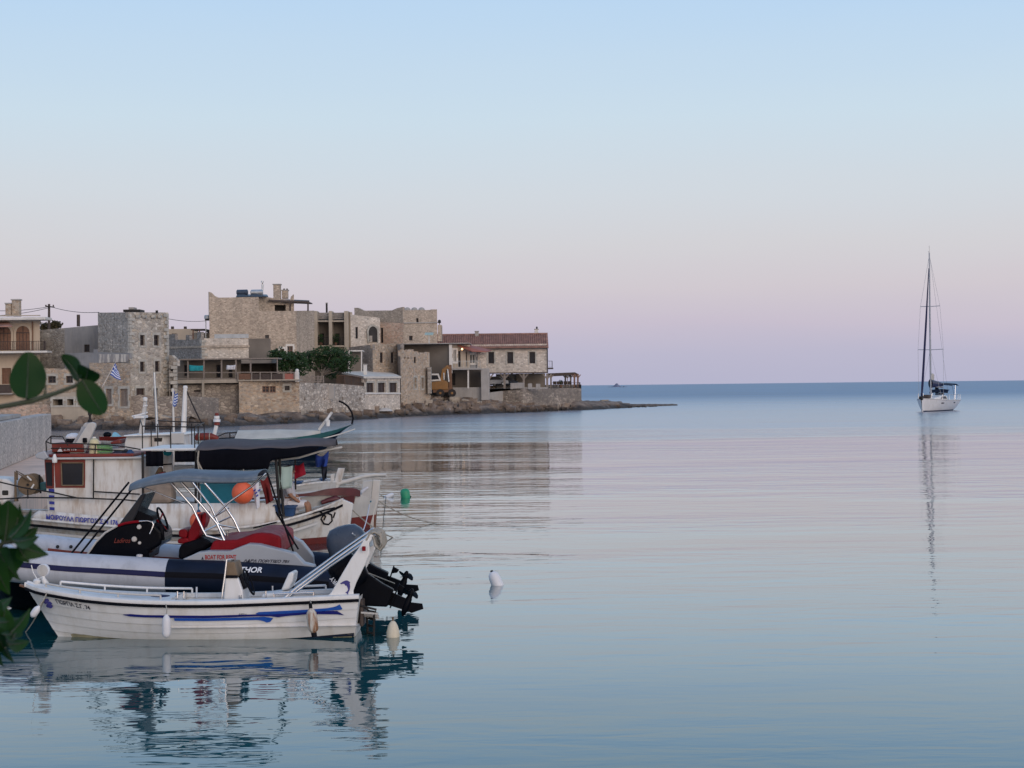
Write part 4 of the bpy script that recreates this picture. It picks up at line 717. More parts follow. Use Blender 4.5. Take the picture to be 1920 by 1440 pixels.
r = thing('bar_pergola', 'timber pergola with reed roof over the seaside terrace', 'pergola', (X(1057, Yt + 10 + 6), Yt + 10 + 6, zt_)); mb = MB(); mb.prism([P(1027.5, 700, Yt + 10 + 5), P(1078, 698, Yt + 10 + 5), P(1084, 701, Yt + 10 + 5), P(1082, 703, Yt + 10 + 5), P(1030, 705.5, Yt + 10 + 5)], (0, 7, 0)); mb.build('roof', M['wood_dark'], r)
for q, dy in ((1033, 5), (1060, 11), (1077, 5), (1083.5, 5), (1064, 5.6), (1070, 11)): mb = MB(); mb.bar(P(q, 701, Yt + 10 + dy), P(q, 729, Yt + 10 + dy), .24 if q != 1064 else .1); [mb.bar(P(q, 709, Yt + 10 + dy), P(q + s_ * 5, 702.5, Yt + 10 + dy), .13) for s_ in (-1, 1)]; mb.build('post', M['wood'] if q > 1070 else M['wood_grey'], r)
r = thing('terrace_railing', 'low railing around the pergola terrace', 'railing', (X(1060, Yt + 10 + 4), Yt + 10 + 4.4, zt_)); z = zt_; railing(r, [(X(1034, Yt + 10 + 4), Yt + 10 + 3.4, z), (X(1088, Yt + 10 + 4.2), Yt + 10 + 4.4, z), (X(1086, Yt + 10 + 12), Yt + 10 + 12, z)], .75, 'wood_dark', .3)
kk = random.Random(11)
for i_, q in enumerate((1040, 1047, 1053, 1060, 1068)):
    t_ = thing('bar_chair', 'dark wooden chair on the pergola terrace', 'chair', (X(q, Yt + 10 + 7), Yt + 10 + 6.5 + kk.uniform(-.8, .8), zt_), 'chairs on the pergola terrace'); x, y, z = t_.location; mb = MB(); mb.box(x - .25, x + .25, y - .25, y + .25, z + .42, z + .47); mb.build('seat', M['wood_dark'], t_); mb = MB(); mb.box(x - .25, x + .25, y + .22, y + .26, z + .5, z + .95); mb.build('backrest', M['wood_dark'], t_)
    for sx in (-.22, .22):
        for sy in (-.22, .22): mb = MB(); mb.box(x + sx - .02, x + sx + .02, y + sy - .02, y + sy + .02, z, z + .42); mb.build('leg', M['wood_dark'], t_)
t_ = thing('potted_plant', 'small palm-like potted plant on the pergola terrace', 'plant', (X(1051.5, Yt + 10 + 5), Yt + 10 + 5.2, zt_)); x, y, z = t_.location; mb = MB(); mb.lathe((x, y, z), [(.2, 0), (.26, .45)], 10); mb.build('pot', M['wood'], t_); mb = MB()
for k in range(14): a = k * .9; mb.tube([(x, y, z + .4), (x + .18 * math.cos(a), y + .18 * math.sin(a), z + 1.0 + .04 * (k % 5)), (x + .42 * math.cos(a), y + .42 * math.sin(a), z + 1.0 - .05 * (k % 3))], [.02, .03, .006], 4)
mb.build('foliage', M['leaves'], t_)
# ---- parked cars under the tiled house
def car(px, py, Y, col, lab, zrot=0):
    p = P(px, py, Y); t_ = thing('parked_car', lab, 'car', (p.x, p.y, p.z), 'cars under the tiled house'); x, y, z = p
    prof = [(-2.0, .25), (-2.05, .65), (-1.3, .8), (-.75, 1.32), (.75, 1.36), (1.55, .85), (2.05, .75), (2.08, .3)]
    mb = MB(); mb.prism([(x + a, y, z + b) for a, b in prof], (0, 1.65, 0)); mb.build('body', M[col], t_, bevel=.06)
    mb = MB(); mb.prism([(x + a, y - .012, z + b) for a, b in ((-1.1, .85), (-.7, 1.24), (.68, 1.28), (1.25, .87))], (0, .02, 0)); mb.build('side_window', M['glass_dark'], t_)
    for a in (-1.3, 1.3): mb = MB(); mb.lathe((x + a, y - .02, z + .3), [(.3, 0), (.3, .2)], 14, (0, 1, 0)); w_ = mb.build('wheel', M['tyre'], t_, smooth=40); mb = MB(); mb.lathe((x + a, y - .04, z + .3), [(.17, 0), (.19, .03)], 10, (0, 1, 0)); mb.build('rim', M['metal'], w_)
car(926, 723.5, 226.5, 'mould_grey', 'pale grey parked car under the left end of the tiled house'); car(945, 725, 229, 'cowl_blue', 'dark parked car deep under the tiled house')
# ---- excavator on rubble beside the tower
p = P(832, 741, 206.5); r = thing('excavator', 'yellow wheeled excavator with folded rusty boom on the rubble', 'excavator', p); E = lambda px, py, dy=0: P(px, py, 206.5 + dy)
mb = MB(); mb.prism([E(809, 716), E(836, 713.5), E(840, 718), E(840, 731), E(809, 731)], (0, 2.3, 0)); mb.build('body', M['yellow_machine'], r, bevel=.1)
mb = MB(); mb.prism([E(806, 700.5, .2), E(822, 700.5, .2), E(827, 714, .2), E(806, 715.5, .2)], (0, 1.3, 0)); c = mb.build('cab', M['white_trim'], r, bevel=.05); mb = MB(); mb.prism([E(808, 703.5, .18), E(820.5, 703.5, .18), E(823.5, 711, .18), E(808, 712, .18)], (0, .06, 0)); mb.build('window', M['glass_dark'], c)
mb = MB(); mb.bar(E(829, 716, .8), E(833, 692, .8), .6, .55); mb.bar(E(833, 694, .8), E(841, 687, .8), .55, .5); mb.build('boom', M['yellow_machine'], r, bevel=.06); mb = MB(); mb.bar(E(843.5, 684, .8), E(844.5, 730, .8), .5, .45); mb.build('arm', M['rusty_steel'], r, bevel=.05); mb = MB(); mb.tube([E(839, 692, .5), E(841.5, 716, .5)], .1, 8); mb.tube([E(832, 699, .5), E(832.5, 712, .5)], .08, 8); mb.build('hydraulic_cylinder', M['metal'], r)
mb = MB(); mb.prism([E(838, 727, .3), E(848, 726, .3), E(850, 733, .3), E(842, 739, .3)], (0, 1.2, 0)); mb.build('bucket', M['rusty_steel'], r); mb = MB(); mb.prism([E(812, 731), E(847, 731), E(849, 735), E(812, 736)], (0, 2.1, 0)); mb.build('chassis', M['rusty_steel'], r)
for q in (825.5, 847.5):
    for dy in (-.15, 1.7): mb = MB(); c = E(q, 737, dy); mb.lathe(c, [(.3, 0), (.5, 0), (.52, .08), (.52, .4), (.3, .45)], 16, (0, 1, 0)); w_ = mb.build('wheel', M['tyre'], r, smooth=40); mb = MB(); mb.lathe(c - Vector((0, .02, 0)), [(.1, 0), (.26, .05)], 10, (0, 1, 0)); mb.build('rim', M['yellow_machine'], w_)
# ---- trees by the sea wall
def tree(label, px, pyb, Y, blobs, seed, n=2600, lean=(0, 0), trunkr=.2):
    k = random.Random(seed); b = P(px, pyb, Y); t_ = thing('pine_tree', label, 'tree', b, 'trees above the sea wall'); cs = [(P(x, y, Y + d), r_) for x, y, d, r_ in blobs]; mb = MB(); cen = sum((c for c, _ in cs), Vector()) / len(cs); fork = b + (cen - b) * .35
    mb.tube([b - Vector((0, 0, .3)), b + (fork - b) * .5 + Vector((.1, 0, 0)), fork], [trunkr, trunkr * .8, trunkr * .65], 8)
    for c, _ in cs: m_ = fork + (c - fork) * .55 + Vector((0, 0, -.15)); mb.tube([fork, m_, c], [trunkr * .5, trunkr * .3, trunkr * .12], 6)
    mb.build('trunk', M['bark'], t_, smooth=60); mb = MB(); tot = sum(r_ ** 2 for _, r_ in cs)
    for c, r_ in cs:
        for _ in range(int(n * r_ ** 2 / tot)):
            d = Vector((k.gauss(0, 1), k.gauss(0, 1), k.gauss(0, 1))).normalized(); rr = r_ * .9 * (k.random() ** .4); q = c + Vector((d.x * rr * 1.2, d.y * rr, d.z * rr * .72)); q += Vector((mnoise.noise(q * 1.3), mnoise.noise(q * 1.3 + Vector((7, 0, 0))), mnoise.noise(q * 1.3 + Vector((0, 9, 0))))) * .45
            e = Vector((k.gauss(0, 1), k.gauss(0, 1), k.gauss(0, .6))).normalized() * k.uniform(.1, .22); w = e.orthogonal().normalized() * k.uniform(.04, .09); mb.face([q - e, q + w, q + e, q - w])
    mb.build('crown', M['leaves'], t_)
tree('tall dark green tree with pale branching trunk above the sea wall', 597, 716, 181, [(583, 668, 0, 1.15), (603, 662, .5, 1.2), (622, 660, 0, 1.2), (640, 664, .5, 1.2), (655, 676, 0, 1.0), (632, 682, -.3, 1.2), (610, 678, .4, 1.1), (590, 688, .6, .9), (645, 690, .6, .9), (620, 700, 1.5, 1.0), (574, 676, 1, .9)], 5, 4000)
tree('rounder dark green tree between the porch and the tall tree', 548, 712, 176, [(512, 668, 1, .7), (525, 664, .5, .9), (540, 672, 0, 1.1), (555, 680, .4, 1.1), (540, 690, .2, 1.1), (562, 692, .8, 1.0), (520, 680, .5, .9), (558, 668, 1, .8)], 6, 3600)
# ---- flags of the village
def flag(label, foot, head, a, b, c, d, group):
    "flag of nine stripes with a white cross on a blue canton; a,b,c,d: hoist top, fly top, fly bottom, hoist bottom"
    t_ = thing('greek_flag', label, 'flag', foot, group); mb = MB(); mb.tube([foot, head], [.03 if (Vector(head) - Vector(foot)).length < 3 else .045, .02], 6); mb.build('pole', M['white_trim'], t_)
    a, b, c, d = map(Vector, (a, b, c, d)); wav = lambda u, v: (a * (1 - u) + b * u) * (1 - v) + (d * (1 - u) + c * u) * v + Vector((0, .07 * math.sin(u * 7 + v * 2), .03 * math.sin(u * 8)))
    mb = MB(); nu, nv = 18, 9
    for i in range(nu):
        for j in range(nv):
            u, v = (i + .5) / nu, (j + .5) / nv
            if u < .37 and j < 5: mb.cur = 1 if (abs(j - 2) < 1 or abs(u - .185) < .04) else 0
            else: mb.cur = j % 2
            mb.face([wav(i / nu, j / nv), wav((i + 1) / nu, j / nv), wav((i + 1) / nu, (j + 1) / nv), wav(i / nu, (j + 1) / nv)])
    mb.build('cloth', [M['flag_blue'], M['flag_white']], t_); return t_
Yf = 144; flag('blue and white striped flag on a leaning pole before the ochre store', P(192, 725, Yf), P(217, 678, Yf), P(216, 681, Yf), P(222, 697, Yf), P(227, 714, Yf), P(206, 703, Yf), 'blue and white flags')
mb = MB(); [mb.lathe((0, 0, 0), [(.01, 0), (.01, .01)], 3) for _ in ()]
# upturned skiff and bits on the rocks
p = P(722, 770, 187.5); r = thing('beached_skiff', 'small pale skiff lying on the rocks below the pavilion', 'boat', p); mb = MB(); mb.grid(lambda u, v: Vector((p.x + (u - .5) * 1.7, p.y + (v - .5) * .8, p.z + .32 * math.sin(math.pi * u) ** .5 * math.sin(math.pi * v) ** .6 - .05)), 14, 8); mb.build('hull', M['white_grey'], r, smooth=60); mb = MB(); mb.bar((p.x - .75, p.y + .05, p.z + .3), (p.x + .75, p.y + .05, p.z + .3), .06); mb.build('keel', M['metal'], r)
mb = MB(); mb.ball(P(842.5, 768, 203), .17, 10, 7); solo('washed_up_float', mb, M['float_white'], 'white round float lying on the dark rocks', 'float', smooth=60)
# ================================================================== BOATS
class Hull:
    "st rows: x, yc, half beam, keel z, sheer z, section power, rake (metres the section leans aft towards the keel)"
    def __init__(s, st): s.st = st; s.x0, s.x1 = st[0][0], st[-1][0]
    def at(s, x):
        st = s.st; x = min(max(x, s.x0), s.x1); k = 0
        while k < len(st) - 2 and x > st[k + 1][0]: k += 1
        a, b = st[k], st[k + 1]; h = b[0] - a[0]; u = (x - a[0]) / h; out = []
        for c in range(1, 7):
            ma = (st[k + 1][c] - st[k - 1][c]) / (st[k + 1][0] - st[k - 1][0]) if k > 0 else (b[c] - a[c]) / h
            mb_ = (st[k + 2][c] - a[c]) / (st[k + 2][0] - a[0]) if k < len(st) - 2 else (b[c] - a[c]) / h
            out.append((2 * u ** 3 - 3 * u * u + 1) * a[c] + (u ** 3 - 2 * u * u + u) * h * ma + (3 * u * u - 2 * u ** 3) * b[c] + (u ** 3 - u * u) * h * mb_)
        return out
    def pt(s, x, t, side=-1, off=0.0):
        yc, B, zk, zs, p, rk = s.at(x); return Vector((x + rk * (1 - t), yc + side * (B * max(t, 0) ** p + off), zk + (zs - zk) * t))
    def onz(s, x, z, side=-1, off=0.0):
        yc, B, zk, zs, p, rk = s.at(x); return s.pt(x, (z - zk) / (zs - zk), side, off)
    def skin(s, mb, t0=0.0, t1=1.0, sides=(-1, 1), nx=40, ntt=6, x0=None, x1=None, o0=0.0, o1=0.0):
        x0 = s.x0 if x0 is None else x0; x1 = s.x1 if x1 is None else x1
        for sd_ in sides:
            fn = lambda u, v: s.pt(x0 + (x1 - x0) * u, t0 + (t1 - t0) * v, sd_, o0 + (o1 - o0) * v)
            mb.grid(fn if sd_ < 0 else (lambda u, v: fn(1 - u, v)), nx, ntt)
        return mb
    def end(s, mb, x, nt_=8, off=0.0):
        mb.face([s.pt(x, k / nt_, -1, off) for k in range(nt_ + 1)] + [s.pt(x, k / nt_, 1, off) for k in range(nt_, 0, -1)][0:])
        return mb
    def sweep(s, mb, prof, sides=(-1, 1), x0=None, x1=None, n=40, t=1.0):
        "sweep a closed (outward, up) profile along the sheer"
        x0 = s.x0 if x0 is None else x0; x1 = s.x1 if x1 is None else x1; m = len(prof)
        for sd_ in sides:
            rows = []
            for k in range(n + 1):
                q = s.pt(x0 + (x1 - x0) * k / n, t, sd_); rows.append(mb.add([(q.x, q.y + sd_ * o, q.z + u) for o, u in prof]))
            for k in range(n):
                for j in range(m): f = [rows[k] + j, rows[k + 1] + j, rows[k + 1] + (j + 1) % m, rows[k] + (j + 1) % m]; mb.idx(f if sd_ > 0 else f[::-1])
            mb.idx([rows[0] + j for j in range(m)]); mb.idx([rows[-1] + j for j in range(m)][::-1])
        return mb
    def deck(s, mb, x0, x1, drop=0.0, inset=.02, camber=0.0, n=24, ny=6):
        def fn(u, v):
            x = x0 + (x1 - x0) * u; yc, B, zk, zs, p, rk = s.at(x); b = max(.01, B - inset); w = v * 2 - 1; return Vector((x, yc + w * b, zs - drop + camber * (1 - w * w)))
        return mb.grid(fn, n, ny)
def text_mesh(txt, size, fn, name, m, parent, shear=0.0, align='LEFT', bold=0.0, width=0):
    cu = bpy.data.curves.new('t', 'FONT'); cu.body = txt; cu.size = size; cu.align_x = align; cu.shear = shear; cu.offset = bold; cu.resolution_u = 3
    ob = bpy.data.objects.new('t', cu); COL.objects.link(ob); bpy.context.view_layer.update()
    me = bpy.data.meshes.new_from_object(ob.evaluated_get(bpy.context.evaluated_depsgraph_get())); bpy.data.objects.remove(ob); bpy.data.curves.remove(cu)
    xm = max(v.co.x for v in me.vertices); k_ = width / xm if width else 1.0; mb = MB(); mb.v = [tuple(fn(v.co.x * k_, v.co.y)) for v in me.vertices]; mb.f = [list(p.vertices) for p in me.polygons]; mb.m = [0] * len(mb.f); bpy.data.meshes.remove(me)
    return mb.build(name, m, parent)
def tubes(name, m, parent, lists, r=.016, n=8):
    mb = MB()
    for l in lists: mb.tube(l, r, n)
    return mb.build(name, m, parent, smooth=50)
def outboard(boat, piv, tilt, k, cm, prop=True, txt=None, cowl_up=0.0, cowl_lean=None, ck=1.0):
    "outboard motor hinged at piv; tilt from vertical in degrees; leg swings up and aft (+x)"
    T = math.radians(tilt); dn = Vector((math.sin(T), 0, -math.cos(T))); af = Vector((math.cos(T), 0, math.sin(T))); sd_ = Vector((0, 1, 0)); piv = Vector(piv)
    q = lambda s_, a, y=0.0: piv + dn * (s_ * k) + af * (a * k) + sd_ * (y * k)
    def slab(mb, outline, th): mb.prism([q(s_, a, -th / 2) for s_, a in outline], tuple(sd_ * th * k))
    mb = MB(); slab(mb, [(-.22, -.24), (-.22, .28), (.08, .33), (.4, .25), (.62, .22), (.62, -.1), (.34, -.19), (.08, -.27)], .2); mid = mb.build('outboard_motor', M['motor_black'], boat, bevel=.025 * k)
    mb = MB(); slab(mb, [(.62, -.07), (.62, .16), (.95, .14), (.95, -.05)], .07); slab(mb, [(.93, -.05), (.93, .1), (1.17, .16), (1.22, .08), (1.05, -.06)], .022); c = q(.93, .05)
    mb.lathe(q(.92, -.17), [(.005, 0), (.04 * k, .05 * k), (.06 * k, .14 * k), (.058 * k, .32 * k), (.045 * k, .36 * k)], 14, tuple(af)); mb.build('gearcase', M['motor_black'], mid, smooth=40)
    mb = MB(); mb.prism([q(.66, -.1, -.1), q(.66, .3, -.1), q(.66, .36, 0), q(.66, .3, .1), q(.66, -.1, .1)], tuple(dn * .02 * k)); slab(mb, [(.68, .22), (.68, .34), (.78, .32), (.76, .26)], .02); mb.build('cavitation_plate', M['motor_black'], mid)
    mb = MB(); mb.lathe(q(.92, .19), [(.046 * k, 0), (.046 * k, .1 * k), (.02 * k, .15 * k)], 12, tuple(af)); o = mb.build('propeller', M['motor_black'], mid, smooth=40)
    for j in range(3):
        a = j * 2.094 + .5; rd = dn * math.cos(a) + sd_ * math.sin(a); tg = -dn * math.sin(a) + sd_ * math.cos(a); c = q(.92, .25); mb = MB()
        P0 = [(.03, -.03, -.025), (.09, -.085, -.045), (.125, -.07, -.035), (.145, -.01, 0), (.13, .055, .035), (.09, .07, .045), (.03, .03, .025)]
        mb.prism([c + rd * (r_ * k) + tg * (w * k) + af * (z * k) for r_, w, z in P0], tuple(af * .008 * k)); mb.m = [0] * len(mb.f); mb.build('blade', M['motor_black'], mid)
    # bracket on the transom
    mb = MB(); mb.obox(piv + Vector((-.1 * k, 0, -.12 * k)), (.06 * k, 0, 0), (0, .13 * k, 0), (0, 0, .2 * k)); [mb.bar(q(.25, -.05, y), piv + Vector((-.08 * k, y * k, -.28 * k)), .03 * k) for y in (-.07, .07)]; mb.build('bracket', M['motor_black'], mid, bevel=.015)
    # cowl: rounded hood above the powerhead, its own lean
    T2 = math.radians(tilt if cowl_lean is None else cowl_lean); up = Vector((-math.sin(T2), 0, math.cos(T2))); ax = Vector((math.cos(T2), 0, math.sin(T2)))
    secs = [(.06, .17, .12, 0), (.12, .25, .17, .0), (.3, .3, .2, .0), (.48, .3, .2, -.01), (.6, .26, .185, -.02), (.68, .19, .14, -.03), (.705, .08, .06, -.03)]
    mb = MB(); rows = []; nn = 20
    for h, a, w, o_ in secs:
        row = []
        for j in range(nn):
            t = 2 * math.pi * j / nn; cx = math.copysign(abs(math.cos(t)) ** .6, math.cos(t)); sy = math.copysign(abs(math.sin(t)) ** .6, math.sin(t)); row.append(piv + up * ((h * ck + cowl_up) * k) + ax * ((a * cx * ck + .08 + o_) * k) + sd_ * (w * sy * k * ck))
        rows.append(mb.add(row))
    for i in range(len(rows) - 1):
        for j in range(nn): mb.idx([rows[i] + j, rows[i] + (j + 1) % nn, rows[i + 1] + (j + 1) % nn, rows[i + 1] + j])
    mb.idx([rows[-1] + j for j in range(nn)]); mb.idx([rows[0] + j for j in range(nn)][::-1]); cw = mb.build('cowl', cm, mid, smooth=50)
    if txt:
        s_, size, off, vert = txt
        if vert: fn = lambda x, y: piv + up * ((off[1] + cowl_up) * k + x) + ax * (off[0] * k - y) - sd_ * (.2 * k * ck + .012)
        else: fn = lambda x, y: piv + up * ((off[1] + cowl_up) * k + y) + ax * (off[0] * k + x) - sd_ * (.2 * k * ck + .012)
        text_mesh(s_, size, fn, 'lettering', M['letter_white'], mid, bold=.002)
    return mid
# ------------------------------------------------------------------ 1. white open dinghy in front
YC = 22.85; xs_ = lambda px, Y=YC: X(px, Y)
zs_tab = [(42, 1098), (62, 1107), (100, 1115.5), (156, 1125), (229, 1132), (312, 1135.5), (396, 1135.5), (471, 1133), (563, 1129), (668, 1124)]
Bt = [.03, .2, .36, .49, .58, .64, .66, .66, .64, .6]; rk = [.5, .42, .3, .17, .06, 0, 0, 0, -.02, -.09]; pw = [.95, .9, .78, .6, .45, .36, .31, .29, .28, .27]; zk = [-.06, -.08, -.1, -.13, -.16, -.18, -.18, -.17, -.14, -.08]
st = []
for (px, py), B, r_, p_, k_ in zip(zs_tab, Bt, rk, pw, zk): st.append((X(px, YC - B), YC, B, k_, Z(px, py, YC - B), p_, r_))
H = Hull(st); dg = thing('motor_dinghy', 'small white open boat with blue stripes and dolphin, nearest the camera', 'boat', (X(350, YC), YC, 0)); DG = dg
mb = MB(); H.skin(mb, 0, .2, o0=0, o1=.0, ntt=4, nx=50); hull_ = mb.build('hull', M['white'], dg, smooth=50)
TS = [.2, .37, .55, .74, .97]
for k in range(4):
    for sd_ in (-1, 1): mb = MB(); H.skin(mb, TS[k], TS[k + 1], sides=(sd_,), nx=50, ntt=3, o0=.016, o1=.0); mb.grid(lambda u, v: H.pt(H.x0 + (H.x1 - H.x0) * u, TS[k], sd_, .016 * v), 50, 1); mb.build('strake', M['white'], hull_, smooth=40)
mb = MB(); H.end(mb, H.x1); mb.build('transom', M['white'], dg)
mb = MB(); H.sweep(mb, [(-.1, -.02), (.012, -.02), (.018, .0), (.012, .03), (-.03, .045), (-.1, .042)], n=50); mb.build('gunwale', M['white'], dg, smooth=40)
mb = MB(); H.sweep(mb, [(-.005, -.062), (.02, -.062), (.03, -.045), (.03, -.03), (.02, -.021), (-.005, -.021)], n=50); mb.build('rub_rail', M['black'], dg, smooth=40)
mb = MB(); mb.grid(lambda u, v: H.onz(X(345, 22.2) + (H.x1 - .02 - X(345, 22.2)) * u, -.05 + v * (.055 + .05 * u), -1, .004), 30, 2); mb.build('boot_stripe', M['antifoul_blue'], dg); mb = MB(); mb.grid(lambda u, v: H.onz(H.x0 + .35 + (H.x1 - .4 - H.x0) * u, -.05 + v * (.082 + .012 * math.sin(u * 37) + .008 * math.sin(u * 91)), -1, .0025), 90, 2); mb.build('waterline_scum', pm('waterline_scum', (.42, .38, .25), .8, .3, 5, dirt=(.2, .22, .14), dirtamt=.8), dg)
# foredeck, cockpit
xd = X(330, YC); mb = MB(); H.deck(mb, H.x0 + .02, xd, drop=-.035, inset=.08, camber=.035); mb.build('foredeck', M['white'], dg, smooth=40)
mb = MB(); zf = .16; mb.grid(lambda u, v: Vector((xd + (H.x1 - .02 - xd) * u, YC + (v * 2 - 1) * (H.at(xd + (H.x1 - xd) * u)[1] - .06), zf)), 16, 2)
for sd_ in (-1, 1): mb.grid(lambda u, v: (lambda x: H.onz(x, zf + (H.at(x)[3] + .03 - zf) * v, sd_, -.07))(xd + (H.x1 - .02 - xd) * u), 16, 1)
yc_, B_ = H.at(xd)[0], H.at(xd)[1]; mb.face([(xd, YC - B_ + .1, zf), (xd, YC + B_ - .1, zf), (xd, YC + B_ - .1, H.at(xd)[3] + .06), (xd, YC - B_ + .1, H.at(xd)[3] + .06)]); mb.build('cockpit', M['white'], dg)
mb = MB(); mb.box(X(335, YC), X(405, YC), YC - .5, YC + .5, .2, .47); mb.box(X(560, YC), X(640, YC), YC - .5, YC + .5, .2, .46); mb.build('bench', M['white'], dg, bevel=.03)
mb = MB(); c = P(299, 1131, YC - .2); mb.lathe((c.x, c.y, c.z - .06), [(.27, 0), (.27, .03), (.23, .1), (.14, .155), (.0, .175)], 22); mb.build('hatch_cover', M['navy_trim'], dg, smooth=40)
# bow fittings
mb = MB(); c = P(68, 1102, YC); mb.lathe((c.x, c.y, c.z), [(.045, 0), (.03, .02), (.025, .05), (.05, .07), (.055, .1), (.03, .125), (.0, .13)], 14); mb.build('bow_post', M['white'], dg, smooth=50)
mb = MB(); mb.bar(P(36, 1097, YC), P(58, 1104, YC), .09, .04); mb.build('anchor_roller', M['wood'], dg, bevel=.015)
mb = MB(); c0, c1 = P(84, 1106, YC + .1), P(79, 1080, YC + .1); mb.tube([c0, P(86, 1096, YC + .1), P(80, 1086, YC + .1), c1], [.05, .05, .035, .025], 10); lp = mb.build('searchlight', M['white'], dg, smooth=50)
mb = MB(); mb.lathe(P(78, 1069.5, YC + .1), [(.088, 0), (.093, .02), (.093, .05), (.06, .09)], 20, (.15, 1, 0)); mb.build('lamp_shade', M['float_white'], lp, smooth=40); mb = MB(); mb.lathe(P(78, 1069.5, YC + .095), [(.075, -.012), (.08, 0)], 18, (.15, 1, 0)); mb.build('lamp_glass', M['white_grey'], lp, smooth=40); tubes('bracket', M['white'], lp, [[P(57, 1060, YC), P(60, 1073, YC), P(68, 1086, YC), P(79, 1083, YC)]], .008)
# rails
def railset(sd_, pxs, ins, h=.055):
    mb = MB(); pts_ = []
    for px in pxs:
        x = X(px, YC); yc, B, zk_, zs_, p, r2 = H.at(x); pts_.append(Vector((x, YC + sd_ * (B - ins), zs_ + .04 + h)))
    mb.tube(pts_, .017, 8)
    for k in range(0, len(pts_), 2): mb.tube([pts_[k], pts_[k] - Vector((0, 0, h + .01))], .014, 6)
    return mb
railset(-1, (86, 115, 156, 190, 230, 270, 310), .14).build('hand_rail', M['white_grey'], dg, smooth=50); railset(1, (100, 140, 178, 215, 256, 300, 341), .1, .07).build('hand_rail', M['white'], dg, smooth=50)
railset(-1, (520, 552, 592), .1, .05).build('hand_rail', M['steel'], dg, smooth=50); railset(1, (545, 575, 598), .1, .06).build('hand_rail', M['white'], dg, smooth=50)
# console, wheel, seat
mb = MB(); yA, yB = YC - .28, YC + .28; f = lambda px, py, y=YC - .2: P(px, py, y)
sec = [(412, 1138, 452, 1138), (414, 1112, 451, 1112), (416, 1086, 441, 1086)]
mb.prism([(X(a, yA), yA, Z(a, b, yA)) for a, b in ((413, 1142), (415, 1112), (417, 1085), (441, 1085), (450, 1110), (453, 1142))], (0, .56, 0)); cs = mb.build('steering_console', M['white'], dg, bevel=.02)
mb = MB(); mb.prism([(X(a, yA), yA + .03, Z(a, b, yA)) for a, b in ((417, 1084.5), (419, 1056), (434, 1056), (441, 1084.5))], (0, .5, 0)); mb.build('windscreen', M['rust'], cs, bevel=.015)
mb = MB(); mb.bar((X(416, yA), yA - .004, Z(416, 1083.5, yA)), (X(441, yA), yA - .004, Z(441, 1083.5, yA)), .02, .04); mb.build('trim_strip', M['black'], cs)
mb = MB(); mb.prism([(X(a, YC), YC - .2, Z(a, b, YC)) for a, b in ((442, 1085), (452, 1074), (460, 1100), (452, 1108))], (0, .4, 0)); mb.build('dashboard', M['black'], cs, bevel=.02)
mb = MB(); c = Vector((X(462, YC), YC, Z(462, 1092, YC))); n_ = Vector((.9, 0, .35)).normalized(); e1 = Vector((0, 1, 0)); e2 = n_.cross(e1); mb.tube([c + e1 * .19 * math.cos(t) + e2 * .19 * math.sin(t) for t in [2 * math.pi * k / 20 for k in range(21)]], .013, 6); [mb.tube([c - n_ * .04, c + e1 * .19 * math.cos(t) + e2 * .19 * math.sin(t)], .009, 5) for t in (.5, 2.6, 4.7)]; mb.build('steering_wheel', M['black'], cs, smooth=50)
tubes('grab_rail', M['steel'], cs, [[P(424, 1052, YC - .3), P(421, 1080, YC - .31), P(417, 1108, YC - .31), P(415, 1131, YC - .32)], [P(424, 1052, YC - .3), P(436, 1050, YC - .1), P(438, 1056, YC + .2)]], .012); tubes('stern_post', M['steel'], cs, [[P(450, 1118, YC - .3), P(450.5, 1140, YC - .3)]], .02)
for px in (344, 332): tubes('oarlock_post', M['steel'], dg, [[P(px, 1112, YC - .45), P(px, 1134, YC - .45)]], .012)
tubes('rod_holder', M['float_white'], dg, [[P(368, 1098, YC + .5), P(368, 1118, YC + .5)]], .013); tubes('rod_holder', M['steel'], dg, [[P(510.5, 1097, YC + .3), P(510.5, 1114, YC + .3)], [P(498, 1111, YC - .4), P(498, 1132, YC - .4)]], .014)
mb = MB(); mb.prism([(X(a, YC - .24), YC - .24, Z(a, b, YC - .24)) for a, b in ((485, 1120), (487, 1116), (522, 1111), (542, 1110), (542, 1119), (524, 1122), (486, 1126))], (0, .48, 0)); seat = mb.build('helm_seat', M['white'], dg, bevel=.03); mb = MB(); mb.prism([(X(a, YC - .24), YC - .23, Z(a, b, YC - .24)) for a, b in ((521, 1110), (529, 1092), (536, 1077), (543, 1073), (546, 1078), (544, 1092), (536, 1108))], (0, .46, 0)); mb.build('backrest', M['white'], seat, bevel=.03); mb = MB(); mb.prism([(X(a, YC), YC - .18, Z(a, b, YC)) for a, b in ((500, 1122), (545, 1119), (545, 1140), (500, 1140))], (0, .36, 0)); mb.build('seat_box', M['white'], seat, bevel=.02)
# stern gantry: two white fins joined by a crossbar, twin tubes forward
fin = [(600, 1127), (608, 1122), (616, 1115), (636, 1081), (654, 1051), (671, 1028), (677, 1017), (688, 1014), (689, 1042), (679, 1065), (663, 1097), (657.5, 1112), (658, 1119), (666, 1124), (668, 1130), (600, 1131)]
gp = None
for sd_, dx in ((-1, 0), (1, -.02)):
    y = YC + sd_ * .56; mb = MB(); mb.prism([(X(a, YC - .56) + dx, y, Z(a, b, YC - .56)) for a, b in fin], (0, sd_ * -.06, 0)); q = mb.build('gantry_fin', M['white'], dg, bevel=.018); gp = gp or q
a = P(682, 1021, YC - .56); mb = MB(); mb.box(a.x - .05, a.x + .04, YC - .5, YC + .5, a.z - .1, a.z + .02); mb.tube([(X(692, YC - .5), YC - .5, Z(692, 1008, YC - .5)), (X(692, YC - .5), YC + .5, Z(692, 1008, YC - .5))], .035, 10); mb.build('gantry_crossbar', M['white'], dg, bevel=.02)
